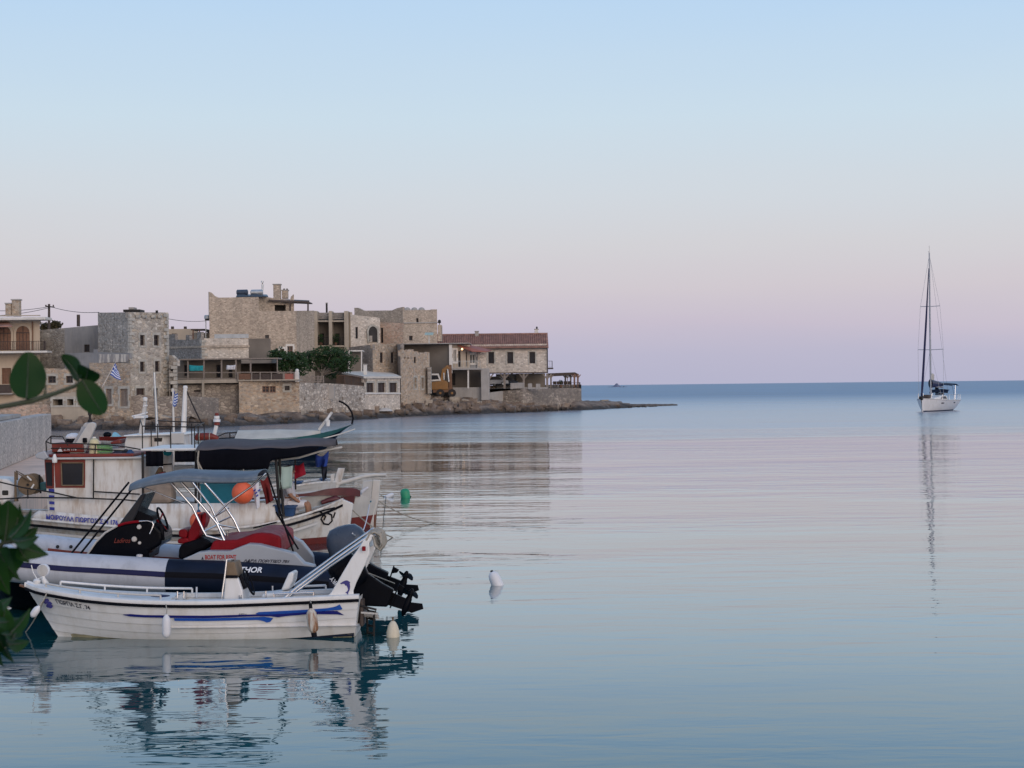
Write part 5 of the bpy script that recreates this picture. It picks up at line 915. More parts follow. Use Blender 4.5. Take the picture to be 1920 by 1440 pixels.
for sd_ in (-1, 1): y = YC + sd_ * .53; mb = MB(); mb.bar((a.x, y, a.z - .03), (X(694, YC - .5), y, Z(694, 1006, YC - .5)), .05, .09); mb.build('gantry_head', M['white'], dg, bevel=.015)
def P2(px, py, y): return Vector((X(px, YC - .5), y, Z(px, py, YC - .5)))
tubes('stay_tube', M['steel'], dg, [[P2(697, 1002, YC - .5), P2(611, 1062, YC - .5), P2(548, 1108, YC - .52), P2(528, 1125, YC - .55)]], .022); tubes('stay_tube', M['steel'], dg, [[P2(699, 1008, YC - .4), P2(613, 1066, YC - .4), P2(545, 1116, YC - .45), P2(526, 1128, YC - .5)]], .022); tubes('stay_tube', M['steel'], dg, [[P2(686, 1000, YC + .5), P2(611, 1052, YC + .5), P2(528, 1112, YC + .5)]], .02)
mb = MB(); c = P(681.5, 1033, YC - .64); mb.box(c.x - .025, c.x + .025, c.y - .01, c.y + .03, c.z - .035, c.z + .03); mb.build('nav_light', M['red_vinyl'], dg, bevel=.008)
dol = [(633, 1098), (639, 1094), (644, 1092), (648, 1092.5), (650, 1094.5), (652, 1094.6), (651.2, 1097.5), (652, 1104), (651, 1110), (648.5, 1114.5), (648, 1119.5), (645, 1116), (642.5, 1115.2), (646.5, 1112.5), (648, 1109), (646.5, 1104), (644.5, 1101.5), (643, 1102), (641.5, 1099), (638.5, 1098.3), (635.5, 1099.5)]
mb = MB(); mb.face([(X(a, YC - .56), YC - .566, Z(a, b, YC - .56)) for a, b in dol][::-1]); mb.build('dolphin_decal', M['navy_decal'], gp)
# coil of rope hung over the gantry
mb = MB(); kk = random.Random(5)
for j in range(15):
    y = YC - .5 + j * .045 + kk.uniform(-.03, .03); w = kk.uniform(.3, 1.5); e_ = kk.uniform(-2, 2); mb.tube([P2(682 + e_, 1012 + e_, y), P2(689 + e_, 1001, y + kk.uniform(-.02, .02)), P2(699, 997 + e_ * .6, y), P2(706 + 3 * w, 1003 + e_, y + kk.uniform(-.04, .04)), P2(708 + 5 * w, 1013 + 7 * w, y + kk.uniform(-.05, .05)), P2(704 + 4 * w, 1021 + 9 * w, y), P2(699 + w, 1015 + 7 * w, y - .02), P2(696, 1006, y)], .017, 6)
solo('rope_coil', mb, M['rope'], 'thick grey rope coil hung over the white stern gantry', 'rope', smooth=60)
# stripes and name, lying on the near side of the hull
def strip(m_, top, bot, name='stripe_decal', off=.032):
    "a thin decal following the hull, given by upper and lower outlines in pixels"
    mb = MB(); n = 30; x0, x1 = min(top[0][0], bot[0][0]), max(top[-1][0], bot[-1][0]); rows = []
    for k in range(n + 1):
        px = x0 + (x1 - x0) * k / n; a = interp(top, px); b = interp(bot, px); a, b = a - .25 * min(2, b - a), b + .6 * min(2, b - a); x = X(px, YC - .65); q1 = H.onz(x, Z(px, a, YC - .65), -1, off); q0 = H.onz(x, Z(px, b, YC - .65), -1, off); rows.append(mb.add([q0, q1]))
    for k in range(n): mb.idx([rows[k], rows[k + 1], rows[k + 1] + 1, rows[k] + 1])
    return mb.build(name, m_, dg)
strip(M['navy_decal'], [(219, 1158.5), (226, 1157), (260, 1159), (380, 1159.5), (470, 1157), (570, 1151), (632, 1151), (634, 1151.5), (643, 1158.9)], [(219, 1159), (226, 1160.5), (260, 1162), (380, 1162.5), (470, 1159), (508, 1159), (521, 1162.5), (530, 1159), (575, 1155), (632, 1156), (643, 1159)])
strip(M['blue_decal'], [(320, 1164.6), (380, 1164.6), (480, 1162), (490, 1161.5), (506.5, 1163.9)], [(320, 1168), (380, 1168.2), (478, 1166), (490, 1169), (497, 1173), (506.5, 1164)])
strip(M['blue_decal'], [(474, 1154.8), (480, 1152.5), (575, 1148), (610, 1145.5), (626, 1142.5), (632, 1138), (633.5, 1138.5), (638, 1146)], [(474, 1155.2), (500, 1155.5), (575, 1151), (626, 1148), (638, 1147)])
mb = MB(); x_name = X(87, 22.4)
text_mesh('ΓΙΩΡΓΙΑ Σ.Γ. 74', .082, lambda x, y: H.onz(x_name + x, H.at(x_name + x)[3] - .15 - .03 * x + y, -1, .026), 'lettering', M['letter_dark'], dg, bold=.002, width=.54)
text_mesh('Alfilias', .045, lambda x, y: H.onz(X(441, 22.2) + x, .33 + y, -1, .03), 'lettering', M['letter_dark'], dg, shear=.4)
mb = MB(); c = H.onz(X(72, 22.6), .5, -1, .02)
for k in range(5): a = k * 1.3; r_ = .035; cc = H.onz(X(72, 22.6) + .03 * math.cos(a), .49 + .045 * math.sin(a), -1, .034); mb.face([cc + Vector((r_ * math.cos(t), 0, r_ * .9 * math.sin(t))) for t in [2 * math.pi * j / 7 for j in range(7)]][::-1])
mb.build('bow_decal', M['navy_decal'], dg)
# boarding ladder and transom bracket
xt = H.x1
mb = MB(); mb.box(xt - .02, xt + .03, YC - .3, YC + .3, .12, .5); mb.build('motor_board', M['wood_dark'], dg, bevel=.02)
ld = tubes('boarding_ladder', M['iron'], dg, [[(xt - .02, YC - .3, .42), P(705, 1145, YC - .3), P(701, 1158, YC - .3), (X(699, YC), YC - .3, -.25)], [(xt - .02, YC - .1, .42), P(690, 1145, YC - .1), P(688, 1158, YC - .1), (X(687, YC), YC - .1, -.25)]], .016)
for k in range(4): z = .02 + .1 * k; tubes('ladder_rung', M['iron'], ld, [[(X(699 + k, YC), YC - .3, z), (X(687, YC), YC - .1, z)]], .018)
for k in range(3): mb = MB(); mb.bar((xt + .0, YC - .28 + k * .09, .32 - k * .03), (X(707, YC), YC - .28 + k * .09, .3 - k * .04), .07, .025); mb.build('step_board', M['white_grey'], ld)
dg.rotation_euler = (math.radians(-2.6), 0, 0)
outboard(dg, P(668, 1104, YC + .06), 69, .82, M['black_gloss'], txt=('MERCURY', .085, (-.16, .02), True), cowl_lean=38, cowl_up=-.06)
# fenders hung on the dinghy
def fender(name, px, py0, py1, Y, r, m_, label, lean=0, rope_to=None, tip=None):
    a, b = P(px, py0, Y), P(px + lean, py1, Y); ax = (a - b); h = ax.length; t_ = thing(name, label, 'fender', b); mb = MB()
    mb.lathe(b, [(r * .3, 0), (r * .5, .01), (r * .85, r * .5), (r, r * 1.1), (r, h - r * 1.6), (r * .9, h - r), (r * .6, h - r * .45), (r * .32, h - r * .1), (r * .28, h)], 18, tuple(ax)); mb.build('body', m_, t_, smooth=50)
    if tip: mb = MB(); mb.lathe(b, [(r * .5, -.05), (r * .55, 0), (r * .4, .012)], 12, tuple(ax)); mb.lathe(a, [(r * .34, -.01), (r * .3, .05), (r * .2, .06)], 12, tuple(ax)); mb.build('end_cap', tip, t_, smooth=50)
    if rope_to: tubes('lanyard', M['rope'], t_, [[a - ax * .02, (a + Vector(rope_to)) / 2 + Vector((.01, 0, 0)), rope_to]], .008, 6)
    return t_
fender('fender', 312, 1152, 1196, 21.98, .058, M['float_white'], 'clean white cylindrical fender amidships on the dinghy', rope_to=P(311, 1133, 22.12)); fender('fender', 582.5, 1139, 1187, 22.0, .075, M['float_stain'], 'rust stained fender with black tip by the dinghy stern', lean=6, rope_to=P(582, 1126, 22.2), tip=M['black'])
fender('fender', 74, 1136, 1157, 22.35, .05, M['float_white'], 'small white fender tilted under the dinghy bow', lean=-15, rope_to=P(88, 1111, 22.5))
# ------------------------------------------------------------------ 2. grey and navy inflatable boat
YR = 25.9; yn, yf = YR - 1.02, YR + 1.02; rb = thing('inflatable_boat', 'grey and navy inflatable boat with black console and sun canopy', 'boat', (X(300, YR), YR, 0))
R_ = .27
def tube_path(y):
    pp = []
    for px, pyt in ((616, 1066), (560, 1060), (480, 1054.5), (400, 1050), (312, 1047.5), (220, 1042), (130, 1037), (60, 1031), (10, 1025)): pp.append(Vector((X(px, yn), y, Z(px, pyt, yn) - R_)))
    return pp
bow = [Vector((X(-35, YR), YR, Z(-35, 1018, yn) - .2))]
near = tube_path(yn); far = tube_path(yf)
for sd_, pp in ((0, near), (1, far)):
    k0 = 4; x_split = X(312, yn)
    full = [pp[0] + Vector((.32, 0, -.02)), pp[0] + Vector((.12, 0, 0))] + pp + [Vector((X(-18, yn), YR + (pp[0].y - YR) * .62, pp[-1].z + .05)), bow[0]]
    rad = [.07, .2] + [R_] * len(pp) + [R_, R_]
    i_s = 2 + k0
    mb = MB(); mb.tube(full[:i_s + 1], rad[:i_s + 1], 20); mb.build('tube', M['navy'], rb, smooth=50)
    cut = full[i_s:]; mb = MB(); mb.tube(cut, rad[i_s:], 20); tb = mb.build('tube', M['tube_grey'], rb, smooth=50)
    if not sd_:
        mb = MB(); n = len(cut) - 2
        for k in range(n):
            for q in range(3):
                a0 = .05 + q * .1; a1 = a0 + .1
                rp = lambda p, a: p + Vector((0, -math.cos(a), math.sin(a))) * (R_ + .008)
                mb.face([rp(cut[k], a0), rp(cut[k], a1), rp(cut[k + 1], a1), rp(cut[k + 1], a0)])
        mb.build('rubbing_strip', M['navy_trim'], tb, smooth=50)
        mb = MB()
        for q in range(3): a0 = .05 + q * .1; a1 = a0 + .1; [mb.face([rp(full[k + 1], a0), rp(full[k + 1], a1), rp(full[k], a1), rp(full[k], a0)]) for k in range(2, i_s)]
        mb.build('rubbing_strip', M['black'], rb, smooth=50)
        text_mesh('THOR', .105, lambda x, y: (lambda px_: Vector((X(449, yn) + x * 1.2, yn - math.sqrt(max(0, (R_ + .008) ** 2 - (y + .13) ** 2)), Z(442, 1052.5 + (x / .36) * 1.2, yn) - R_ + y + .13)))(0), 'lettering', M['letter_white'], rb, shear=.25, bold=.003)
    else:
        mb = MB()
        for q in range(2): a0 = .1 + q * .1; rp = lambda p, a: p + Vector((0, -math.cos(a), math.sin(a))) * (R_ + .008); [mb.face([rp(cut[k], a0), rp(cut[k], a0 + .1), rp(cut[k + 1], a0 + .1), rp(cut[k + 1], a0)]) for k in range(len(cut) - 2)]
        mb.build('rubbing_strip', M['red_paint'], tb, smooth=50); mb = MB(); [mb.lathe(P(px, 1025, yf - R_ - .005), [(.03, 0), (.022, .02)], 12, (0, -1, .3)) for px in (108, 133)]; mb.build('valve', M['iron'], tb, smooth=40)
st = []
for px, B, zk_, zs_, p, r2 in ((-40, .1, .2, .8, .8, .2), (20, .75, -.05, .7, .6, .1), (130, .92, -.15, .6, .45, .05), (300, .98, -.2, .5, .4, 0), (480, .98, -.2, .42, .4, 0), (585, .95, -.18, .36, .4, 0)): st.append((X(px, YR), YR, B, zk_, zs_, p, r2))
HR = Hull(st); mb = MB(); HR.skin(mb); HR.end(mb, HR.x1); HR.deck(mb, HR.x0, HR.x1, drop=.06); mb.build('hull', M['motor_black'], rb, smooth=40)
XR = lambda px, py, y: (X(px, y), y, Z(px, py, y)); pr = lambda poly, y0, y1: MB().prism([XR(a, b, y0) for a, b in poly], (0, y1 - y0, 0))
# console
con = pr([(160, 1042), (163, 1034), (177, 1017), (194, 1000), (218, 985), (248, 979), (276, 977.5), (285, 983), (299, 997), (300, 1010), (298, 1022), (275, 1034), (274, 1050), (165, 1052)], YR - .42, YR + .42).build('console', M['black_gloss'], rb, bevel=.04)
pr([(219, 984), (245, 950), (262, 927), (272, 925), (266, 938), (246, 979)], YR - .38, YR + .38).build('windscreen', M['glass_dark'], con, bevel=.02); pr([(242, 955), (252, 956), (282, 968), (278, 979), (252, 978)], YR - .3, YR + .3).build('dashboard', M['black'], con, bevel=.02)
e = YR - .428; mb = MB(); mb.tube([XR(218, 985.5, e), XR(232, 981, e), XR(248, 978.5, e), XR(258, 978, e)], .022, 6); mb.build('trim_strip', M['red_vinyl'], con, smooth=50); mb = MB(); mb.tube([XR(160, 1040, e), XR(177, 1016, e), XR(194, 999, e), XR(218, 985.5, e)], .016, 6); mb.build('trim_strip', M['white_grey'], con, smooth=50)
tubes('grab_rail', M['steel'], con, [[XR(257, 977.5, e), XR(274, 976.5, e), XR(283, 979, e), XR(285, 984, e), XR(281, 995, e), XR(278, 1001, e)]], .014)
for px, py, r_ in ((248.5, 1011, .045), (258.5, 1018, .028), (258, 988, .04)): mb = MB(); mb.lathe(XR(px, py, e), [(r_, 0), (r_ * .8, .02), (r_ * .2, .025)], 14, (0, -1, 0)); mb.build('fitting', M['white_grey'], con, smooth=40)
text_mesh('Ladiros', .11, lambda x, y: Vector((X(210, e) + x, e - .004, Z(210, 1018, e) + y)), 'lettering', M['red_paint'], con, shear=.4, width=.27)
mb = MB(); c = Vector(XR(302, 974, YR)); n_ = Vector((.93, 0, .36)).normalized(); e1 = Vector((0, 1, 0)); e2 = n_.cross(e1); mb.tube([c + e1 * .2 * math.cos(t) + e2 * .2 * math.sin(t) for t in [2 * math.pi * k / 22 for k in range(23)]], .018, 7); sw = mb.build('steering_wheel', M['black'], con, smooth=50); mb = MB(); [mb.tube([c - n_ * .05, c + e1 * .19 * math.cos(t) + e2 * .19 * math.sin(t)], .014, 5) for t in (.5, 2.6, 4.7)]; mb.tube([c - n_ * .05, XR(285, 982, YR)], .04, 8); mb.build('spoke', M['red_vinyl'], sw, smooth=50)
mb = MB(); mb.tube([XR(288, 985, YR - .3), XR(300, 987, YR - .32), XR(301, 1010, YR - .32), XR(290, 1012, YR - .3)], .045, 8); mb.build('throttle_box', M['black'], con, smooth=50); mb = MB(); mb.lathe(XR(258, 1044, YR - .5), [(.05, 0), (.05, .03), (.03, .04)], 14); mb.build('deck_fitting', M['float_white'], rb, smooth=40)
# jockey seat
pr([(330, 1050), (331, 1031), (336, 1020), (377, 1008), (395, 1018), (381, 1031), (366, 1036), (342, 1051)], YR - .3, YR + .3).build('seat_base', M['black'], rb, bevel=.05); js = pr([(329, 1014), (332, 1010), (348, 1008), (352, 1016), (340, 1020), (330, 1019)], YR - .25, YR + .25).build('jockey_seat', M['red_vinyl'], rb, bevel=.03)
pr([(331, 998), (334, 993), (345, 992), (349, 1000), (346, 1010), (333, 1008)], YR - .26, YR + .26).build('bolster', M['red_vinyl'], js, bevel=.04); pr([(348, 1018), (350, 997), (360, 978), (367, 964), (372, 963), (374, 980), (370, 1004), (358, 1018)], YR - .24, YR + .24).build('backrest', M['red_vinyl'], js, bevel=.04); pr([(373, 985), (376, 966), (381, 960), (383.5, 964), (382, 980), (377, 993)], YR - .2, YR + .2).build('headrest', M['red_vinyl'], js, bevel=.03)
# grey stern moulding with red cushion
smA = [(336, 1050), (352, 1043), (367, 1036), (388, 1033.5), (427, 1033.5), (446, 1026), (462, 1020), (482, 1021), (517, 1030), (549, 1038), (566, 1056), (586, 1061)]
sm = pr(smA + [(586, 1075), (336, 1065)], yn - .02, yn + .22).build('stern_moulding', M['mould_grey'], rb, bevel=.02); pr([(470, 1012), (500, 1003), (523, 1001), (545, 1007), (562, 1016), (584, 1044), (587, 1062), (470, 1062)], yf - .3, yf - .06).build('stern_moulding', M['mould_grey'], rb, bevel=.02)
pr([(388, 1034), (396, 1014), (440, 1012), (455, 1007), (470, 1001), (486, 999), (505, 1000), (523, 1006), (524, 1040), (388, 1044)], yn + .22, yf - .3).build('stern_cushion', M['red_vinyl'], rb, bevel=.04)
text_mesh('BOAT FOR RENT', .098, lambda x, y: Vector((X(381, yn) + x, yn - .026, Z(381, 1048.5, yn) - x * .012 + y)), 'lettering', M['letter_red'], sm, bold=.003, width=.49); text_mesh('ΑΔΒΑ ΠΟΡ/ΤΙΚΟ 701', .06, lambda x, y: Vector((X(453, yn) + x, yn - .026, Z(453, 1053.5, yn) - x * .03 + y)), 'lettering', M['letter_dark'], sm, shear=.4, bold=.002, width=.72)
mb = MB(); mb.prism([(X(374, yn), yn - .024, Z(374, 1049, yn)), (X(379, yn), yn - .024, Z(379, 1049, yn)), (X(377, yn), yn - .024, Z(377, 1043, yn))], (0, .003, 0)); mb.bar((X(392, yn), yn - .025, Z(392, 1051, yn)), (X(416, yn), yn - .025, Z(416, 1051.4, yn)), .003, .012); mb.build('decal', M['letter_dark'], sm)
# stainless arch frames, canopy and straps
YA, YBk = YR - .75, YR + .75; T = lambda pts_, y: [XR(a, b, y) for a, b in pts_]
tubes('canopy_tube', M['steel'], rb, [T([(316, 902), (358, 950), (378, 995), (384, 1005), (414, 1012.5)], YA)], .019); tubes('canopy_tube', M['steel'], rb, [T([(336, 902), (378, 950), (404, 982), (425, 1032)], YA)], .02); tubes('canopy_tube', M['steel'], rb, [T([(357, 902), (393, 950), (404, 977), (424, 1012)], YBk)], .019); tubes('canopy_tube', M['steel'], rb, [T([(378, 902), (418, 948), (436, 975), (452, 1012)], YBk)], .02)
tubes('canopy_tube', M['steel'], rb, [T([(497, 888), (470, 912), (425, 943), (398, 970)], YA)], .016); tubes('ladder_rung', M['steel'], rb, [T([(398, 970), (427, 952)], YBk), T([(408, 979), (432, 968)], YBk)], .013); tubes('seat_rail', M['steel'], rb, [[XR(378, 997, YA), XR(405, 984, YR - .2), XR(440, 990, YBk)], [XR(424, 995, YR), XR(424, 1012, YR)]], .014); mb = MB(); mb.box(X(393, YA), X(428, YA), YA - .03, YA + .03, Z(400, 1034.5, YA), Z(400, 1031, YA)); mb.build('base_plate', M['steel'], rb)
def cz(u): return interp([(0, 905), (.15, 893.5), (.3, 886), (.42, 883), (.6, 885.5), (.8, 887), (.92, 886.5), (1, 884)], u)
mb = MB()
def can(u, v):
    px = 239 + 241 * u; w = v * 2 - 1; y = YR - .43 + w * .57; z = Z(px, cz(u) + 2, YA) - .02; drop = .0
    return Vector((X(px, YR - 1.0), y, z + .045 * (1 - w * w) - (.06 * max(0, (abs(w) - .86) / .14)) + .005 * math.sin(u * 19 + w * 3)))
mb.grid(can, 26, 22); mb.grid(lambda u, v: (lambda px: Vector((X(px, YR - 1.0), YR - 1.0 - .01 * math.sin(v * 3), Z(px, cz(u) + 2, YA) - .078 - (.02 + .04 * math.sin(math.pi * min(1, max(0, (u - .02)))) ** .6) * v)))(239 + 241 * u), 26, 3); mb.build('canopy', M['bimini'], rb, smooth=60, solid=.012)
for q, w in (((240, 904), (131, 1037)), ((252, 909), (146, 1040))): tubes('strap', M['black'], rb, [[XR(*q, YA), XR(*w, yn + .1)]], .016)
for q, w in (((499, 886), (547, 1036)), ((515, 960), (556, 1030))): tubes('strap', M['black'], rb, [[XR(*q, YA), XR(*w, yn + .2)]], .015)
tubes('strut', M['steel'], rb, [[XR(252, 908, YA), XR(345, 944, YA)]], .01)
outboard(rb, (X(655, YR - .05), YR - .05, Z(655, 1076, YR - .05)), 72, .92, M['cowl_blue'], txt=('YAMAHA', .09, (-.02, .12), False), cowl_lean=14, cowl_up=.0, ck=1.22)
mb = MB(); mb.box(X(580, YR), X(622, YR), YR - .6, YR + .6, .1, Z(600, 1078, YR)); mb.build('motor_well', M['motor_black'], rb, bevel=.04)
# ------------------------------------------------------------------ 3. white fishing boat with red wheelhouse front
YM = 36.4; mo = thing('fishing_caique', 'white wooden fishing boat with red wheelhouse front and dark awning', 'boat', (X(300, YM), YM, 0)); yN = 35.0
sh = [(-72, 958, .04), (-20, 963, .5), (42, 970, .95), (120, 977, 1.25), (198, 984, 1.36), (340, 993, 1.4), (423, 993, 1.38), (507, 984, 1.25), (570, 968, .98), (612, 952, .55), (641, 937, .06)]
st = []
for i, (px, py, B) in enumerate(sh): Ys = YM - B; st.append((X(px, YM), YM, B, [-.2, -.3, -.4, -.45, -.5, -.5, -.5, -.5, -.45, -.4, -.2][i], Z(px, py, Ys), [.7, .6, .52, .45, .4, .38, .38, .42, .55, .7, .8][i], [.35, .25, .12, .03, 0, 0, 0, 0, -.03, -.05, -.08][i]))
HM = Hull(st); mb = MB(); HM.skin(mb, 0, 1, nx=60, ntt=10); hm = mb.build('hull', M['white_old'], mo, smooth=50)
mb = MB(); HM.sweep(mb, [(-.1, -.02), (.03, -.02), (.045, .0), (.03, .035), (-.1, .03)], n=60); mb.build('gunwale', M['white_old'], mo, smooth=40)
mb = MB(); HM.sweep(mb, [(-.005, -.155), (.035, -.15), (.035, -.1), (-.005, -.095)], n=60); mb.build('rub_rail', M['black'], mo, smooth=40); mb = MB(); HM.sweep(mb, [(-.005, -.3), (.03, -.3), (.03, -.25), (-.005, -.245)], n=60, x0=X(20, YM), x1=X(600, YM)); mb.build('rub_rail', M['white_grey'], mo, smooth=40)
mb = MB(); mb.grid(lambda u, v: HM.onz(HM.x0 + .3 + (HM.x1 - HM.x0 - .4) * u, .02 + .13 * v, -1, .006), 60, 1); mb.build('waterline_stripe', M['antifoul'], mo, smooth=40); mb = MB(); mb.grid(lambda u, v: HM.onz(HM.x0 + .3 + (HM.x1 - HM.x0 - .4) * u, -.2 + .22 * v, -1, .005), 60, 1); mb.build('bottom_paint', M['antifoul'], mo)
mb = MB(); HM.deck(mb, HM.x0 + .05, HM.x1 - .05, drop=.12, inset=.06, camber=.05, n=40); mb.build('deck', M['white_grey'], mo, smooth=40)
mb = MB(); mb.prism([(X(644, YM), YM - .07, -.4), (X(660, YM), YM - .07, Z(660, 944, YM)), (X(636, YM), YM - .07, Z(636, 934, YM)), (X(632, YM), YM - .07, -.4)], (0, .14, 0)); mb.build('sternpost', M['white_old'], mo, bevel=.02)
XM = lambda px, py, y=YM: (X(px, y), y, Z(px, py, y)); pm_ = lambda poly, y0, y1: MB().prism([(X(a, (y0 + y1) / 2 if False else y0), y0, Z(a, b, y0)) for a, b in poly], (0, y1 - y0, 0))
# name board bulwark forward and raised white coaming aft
mb = MB(); fb = lambda px: interp([(50, 970), (62, 959), (100, 961), (198, 969), (262, 974)], px)
mb.grid(lambda u, v: (lambda px: (lambda q: Vector((q.x, q.y + .03 * v, q.z + v * (Z(px, fb(px), yN) - q.z))))(HM.pt(X(px, yN), 1, -1, -.01)))(50 + 212 * u), 30, 2); nb = mb.build('name_board', M['white_old'], mo, smooth=40, solid=.03)
xn = X(80, yN); text_mesh('ΜΟΙΡΟΥΛΑ ΓΙΩΡΓΟΣ Σ.Ν 176', .135, lambda x, y: (lambda q: Vector((q.x, q.y - .03, q.z + .05 + y)))(HM.pt(xn + x, 1, -1, .0)), 'lettering', M['letter_blue'], nb, bold=.005, width=1.62)
mb = MB(); cb = lambda px: interp([(258, 945), (400, 944), (450, 944), (513, 944), (519, 950)], px); mb.grid(lambda u, v: (lambda px: (lambda q: Vector((q.x, q.y + .1 + .04 * v, q.z + v * (Z(px, cb(px), yN + .1) - q.z))))(HM.pt(X(px, yN), 1, -1, -.02)))(258 + 261 * u), 30, 3); mb.build('coaming', M['white_old'], mo, smooth=40, solid=.05)
mb = MB(); mb.bar(XM(472, 990, yN - .06), XM(625, 952, YM - .55), .03, .03); mb.build('fender_strip', M['black'], mo)
mb = MB(); mb.prism([XM(a, b, YM - .4) for a, b in ((-72, 958), (-70, 905), (-30, 895), (10, 898), (24, 906), (28, 918), (24, 932), (0, 950))], (0, .8, 0)); bw = mb.build('bow_bulwark', M['white_old'], mo, bevel=.04); mb = MB(); c = XM(7.5, 924, YM - .41); mb.box(c[0] - .07, c[0] + .07, YM - .42, YM - .38, c[2] - .055, c[2] + .055); mb.build('hawse_hole', M['dark_in'], bw, bevel=.02)
# wheelhouse
yW = YM - .95; yV = YM + .75; zb_, zt_ = Z(200, 975, yW), Z(150, 861, yW); fx = lambda px: X(px, yW)
foot = [(fx(100), yW), (fx(265), yW), (fx(265), yV), (fx(100), yV), (fx(86), YM + .55), (fx(86), YM - .86)]; head = [(fx(100), yW), (fx(265), yW), (fx(265), yV), (fx(100), yV), (fx(80), YM + .55), (fx(80), YM - .86)]
mb = MB(); i0 = mb.add([(x, y, zb_) for x, y in foot]); i1 = mb.add([(x, y, zt_) for x, y in head])
for k in range(6): mb.idx([i0 + k, i0 + (k + 1) % 6, i1 + (k + 1) % 6, i1 + k])
mb.idx([i1 + k for k in range(6)]); wh = mb.build('wheelhouse', M['white_old'], mo)
w = lambda px, py, o=0.0: (fx(px), yW - o, Z(px, py, yW)); mb = MB(); mb.prism([w(100.4, 861.5, .012), w(158.5, 861.5, .012), w(157.5, 914.5, .012), w(102, 914.5, .012)], (0, .03, 0)); wf = mb.build('window_frame', M['red_paint'], wh)
mb = MB(); mb.prism([w(114.5, 868, .022), w(155, 868, .022), w(154, 909, .022), w(115.5, 909.5, .022)], (0, .02, 0)); mb.build('window', M['glass_dark'], wf); mb = MB(); [mb.bar(w(*a, .03), w(*b, .03), .02, .025) for a, b in (((114, 867.5), (155.5, 867.5)), ((114.5, 910), (154.5, 910)), ((114, 867.5), (115, 910)), ((155.5, 867.5), (154.5, 910)))]; mb.build('gasket', M['rust'], wf)
a0, a1, b0, b1 = Vector((*foot[5], zb_)), Vector((*foot[0], zb_)), Vector((*head[5], zt_)), Vector((*head[0], zt_)); fn = ((a1 - a0).cross(b0 - a0)).normalized(); fn = fn if fn.y < 0 else -fn
cham = lambda u, v, o=.012: (a0 * (1 - u) + a1 * u) * (1 - v) + (b0 * (1 - u) + b1 * u) * v + fn * o
zf = lambda py: (Z(95, py, yW) - zb_) / (zt_ - zb_)
mb = MB(); mb.prism([cham(.02, zf(916)), cham(.98, zf(916)), cham(.98, zf(862)), cham(.02, zf(862))], tuple(-fn * .03)); wf2 = mb.build('window_frame', M['red_paint'], wh); mb = MB(); mb.prism([cham(.14, zf(911), .02), cham(.8, zf(911), .02), cham(.8, zf(867), .02), cham(.14, zf(867), .02)], tuple(-fn * .02)); mb.build('window', M['glass_dark'], wf2)
mb = MB()
for py in (917, 929, 940.5, 951.5, 963): mb.prism([cham(.3, zf(py + 5), .008), cham(1.0, zf(py + 5.4), .008), cham(1.0, zf(py), .008), cham(.3, zf(py - .4), .008)], tuple(-fn * .006))
mb.build('painted_stripe', M['letter_blue'], wh)
mb = MB(); ov = .12; mb.prism([(fx(77), YM - .9, zt_), (fx(98), yW - ov, zt_ + .0), (fx(215), yW - ov, zt_ + .0), (fx(268), yW - ov, zt_ - .0), (fx(268), yV + ov, zt_), (fx(98), yV + ov, zt_), (fx(78), YM + .4, zt_)], (0, 0, .045)); rf = mb.build('roof', M['white_grey'], mo, bevel=.015)
mb = MB(); mb.prism([(fx(83), YM - .88, zt_ + .047), (fx(99), yW - .06, zt_ + .047), (fx(250), yW - .06, zt_ + .047), (fx(250), yV, zt_ + .047), (fx(84), yV, zt_ + .047)], (0, 0, .07)); mb.build('roof_deck', M['red_paint'], rf, bevel=.02); mb = MB(); mb.prism([w(66, 854, .1), w(72, 849, .1), w(85, 845, .1), w(92, 858, .1), w(84, 862, .1), w(70, 859, .1)], (0, 1.4, 0)); mb.build('visor', M['mould_grey'], rf, bevel=.02); mb = MB(); mb.lathe(w(104.5, 861, .14), [(.05, -.07), (.06, 0), (.03, .1), (.02, .12)], 12); mb.build('lamp', M['white'], rf, smooth=40)
yD = YM - .55; mb = MB(); mb.prism([XM(96, 848, yD), XM(156, 848, yD), XM(154, 833, yD), XM(95, 831, yD)], (0, .9, 0)); sb = mb.build('roof_box', M['red_paint'], mo, bevel=.02); text_mesh('Σ.Ν 176', .085, lambda x, y: Vector((X(118, yD) + x, yD - .008, Z(118, 845, yD) + y)), 'lettering', M['letter_white'], sb); mb = MB(); c = XM(111, 843.5, yD - .012); mb.prism([(c[0] - .06, c[1], c[2] - .04), (c[0] + .06, c[1], c[2] - .04), (c[0] + .01, c[1], c[2] + .06)], (0, .006, 0)); mb.build('emblem', M['letter_white'], sb)
tubes('roof_rail', M['iron'], mo, [[w(86, 848, .0), w(85, 828, .0), w(92, 818, -.1), w(114, 819, -.1), w(124, 836, -.1)], [w(85, 828), w(92, 832, -.1), w(140, 832, -.1), w(196, 834, -.1), w(232, 838, -.1), w(265, 844, -.1)], [w(92, 832, -.1), w(92, 818, -.1)], [w(176, 833, -.1), w(175, 858, -.05)], [w(92, 841, -.1), w(140, 841, -.1), w(240, 846, -.1)]], .014)
tubes('mooring_rail', M['iron'], mo, [[XM(-10, 902, YM - .7), XM(40, 914, YM - .75), XM(100, 924, yW - .12), XM(140, 933, yW - .14)], [XM(-10, 936, YM - .8), XM(50, 933, yN + .4), XM(140, 933.5, yW - .14), XM(230, 937, yW - .2), XM(262, 940, yW - .2)], [XM(50, 918, YM - .75), XM(50, 935, YM - .75)], [w(175.5, 857, .05), w(176, 934, .14)], [w(176, 921, .12), w(262, 926, .12)]], .016)
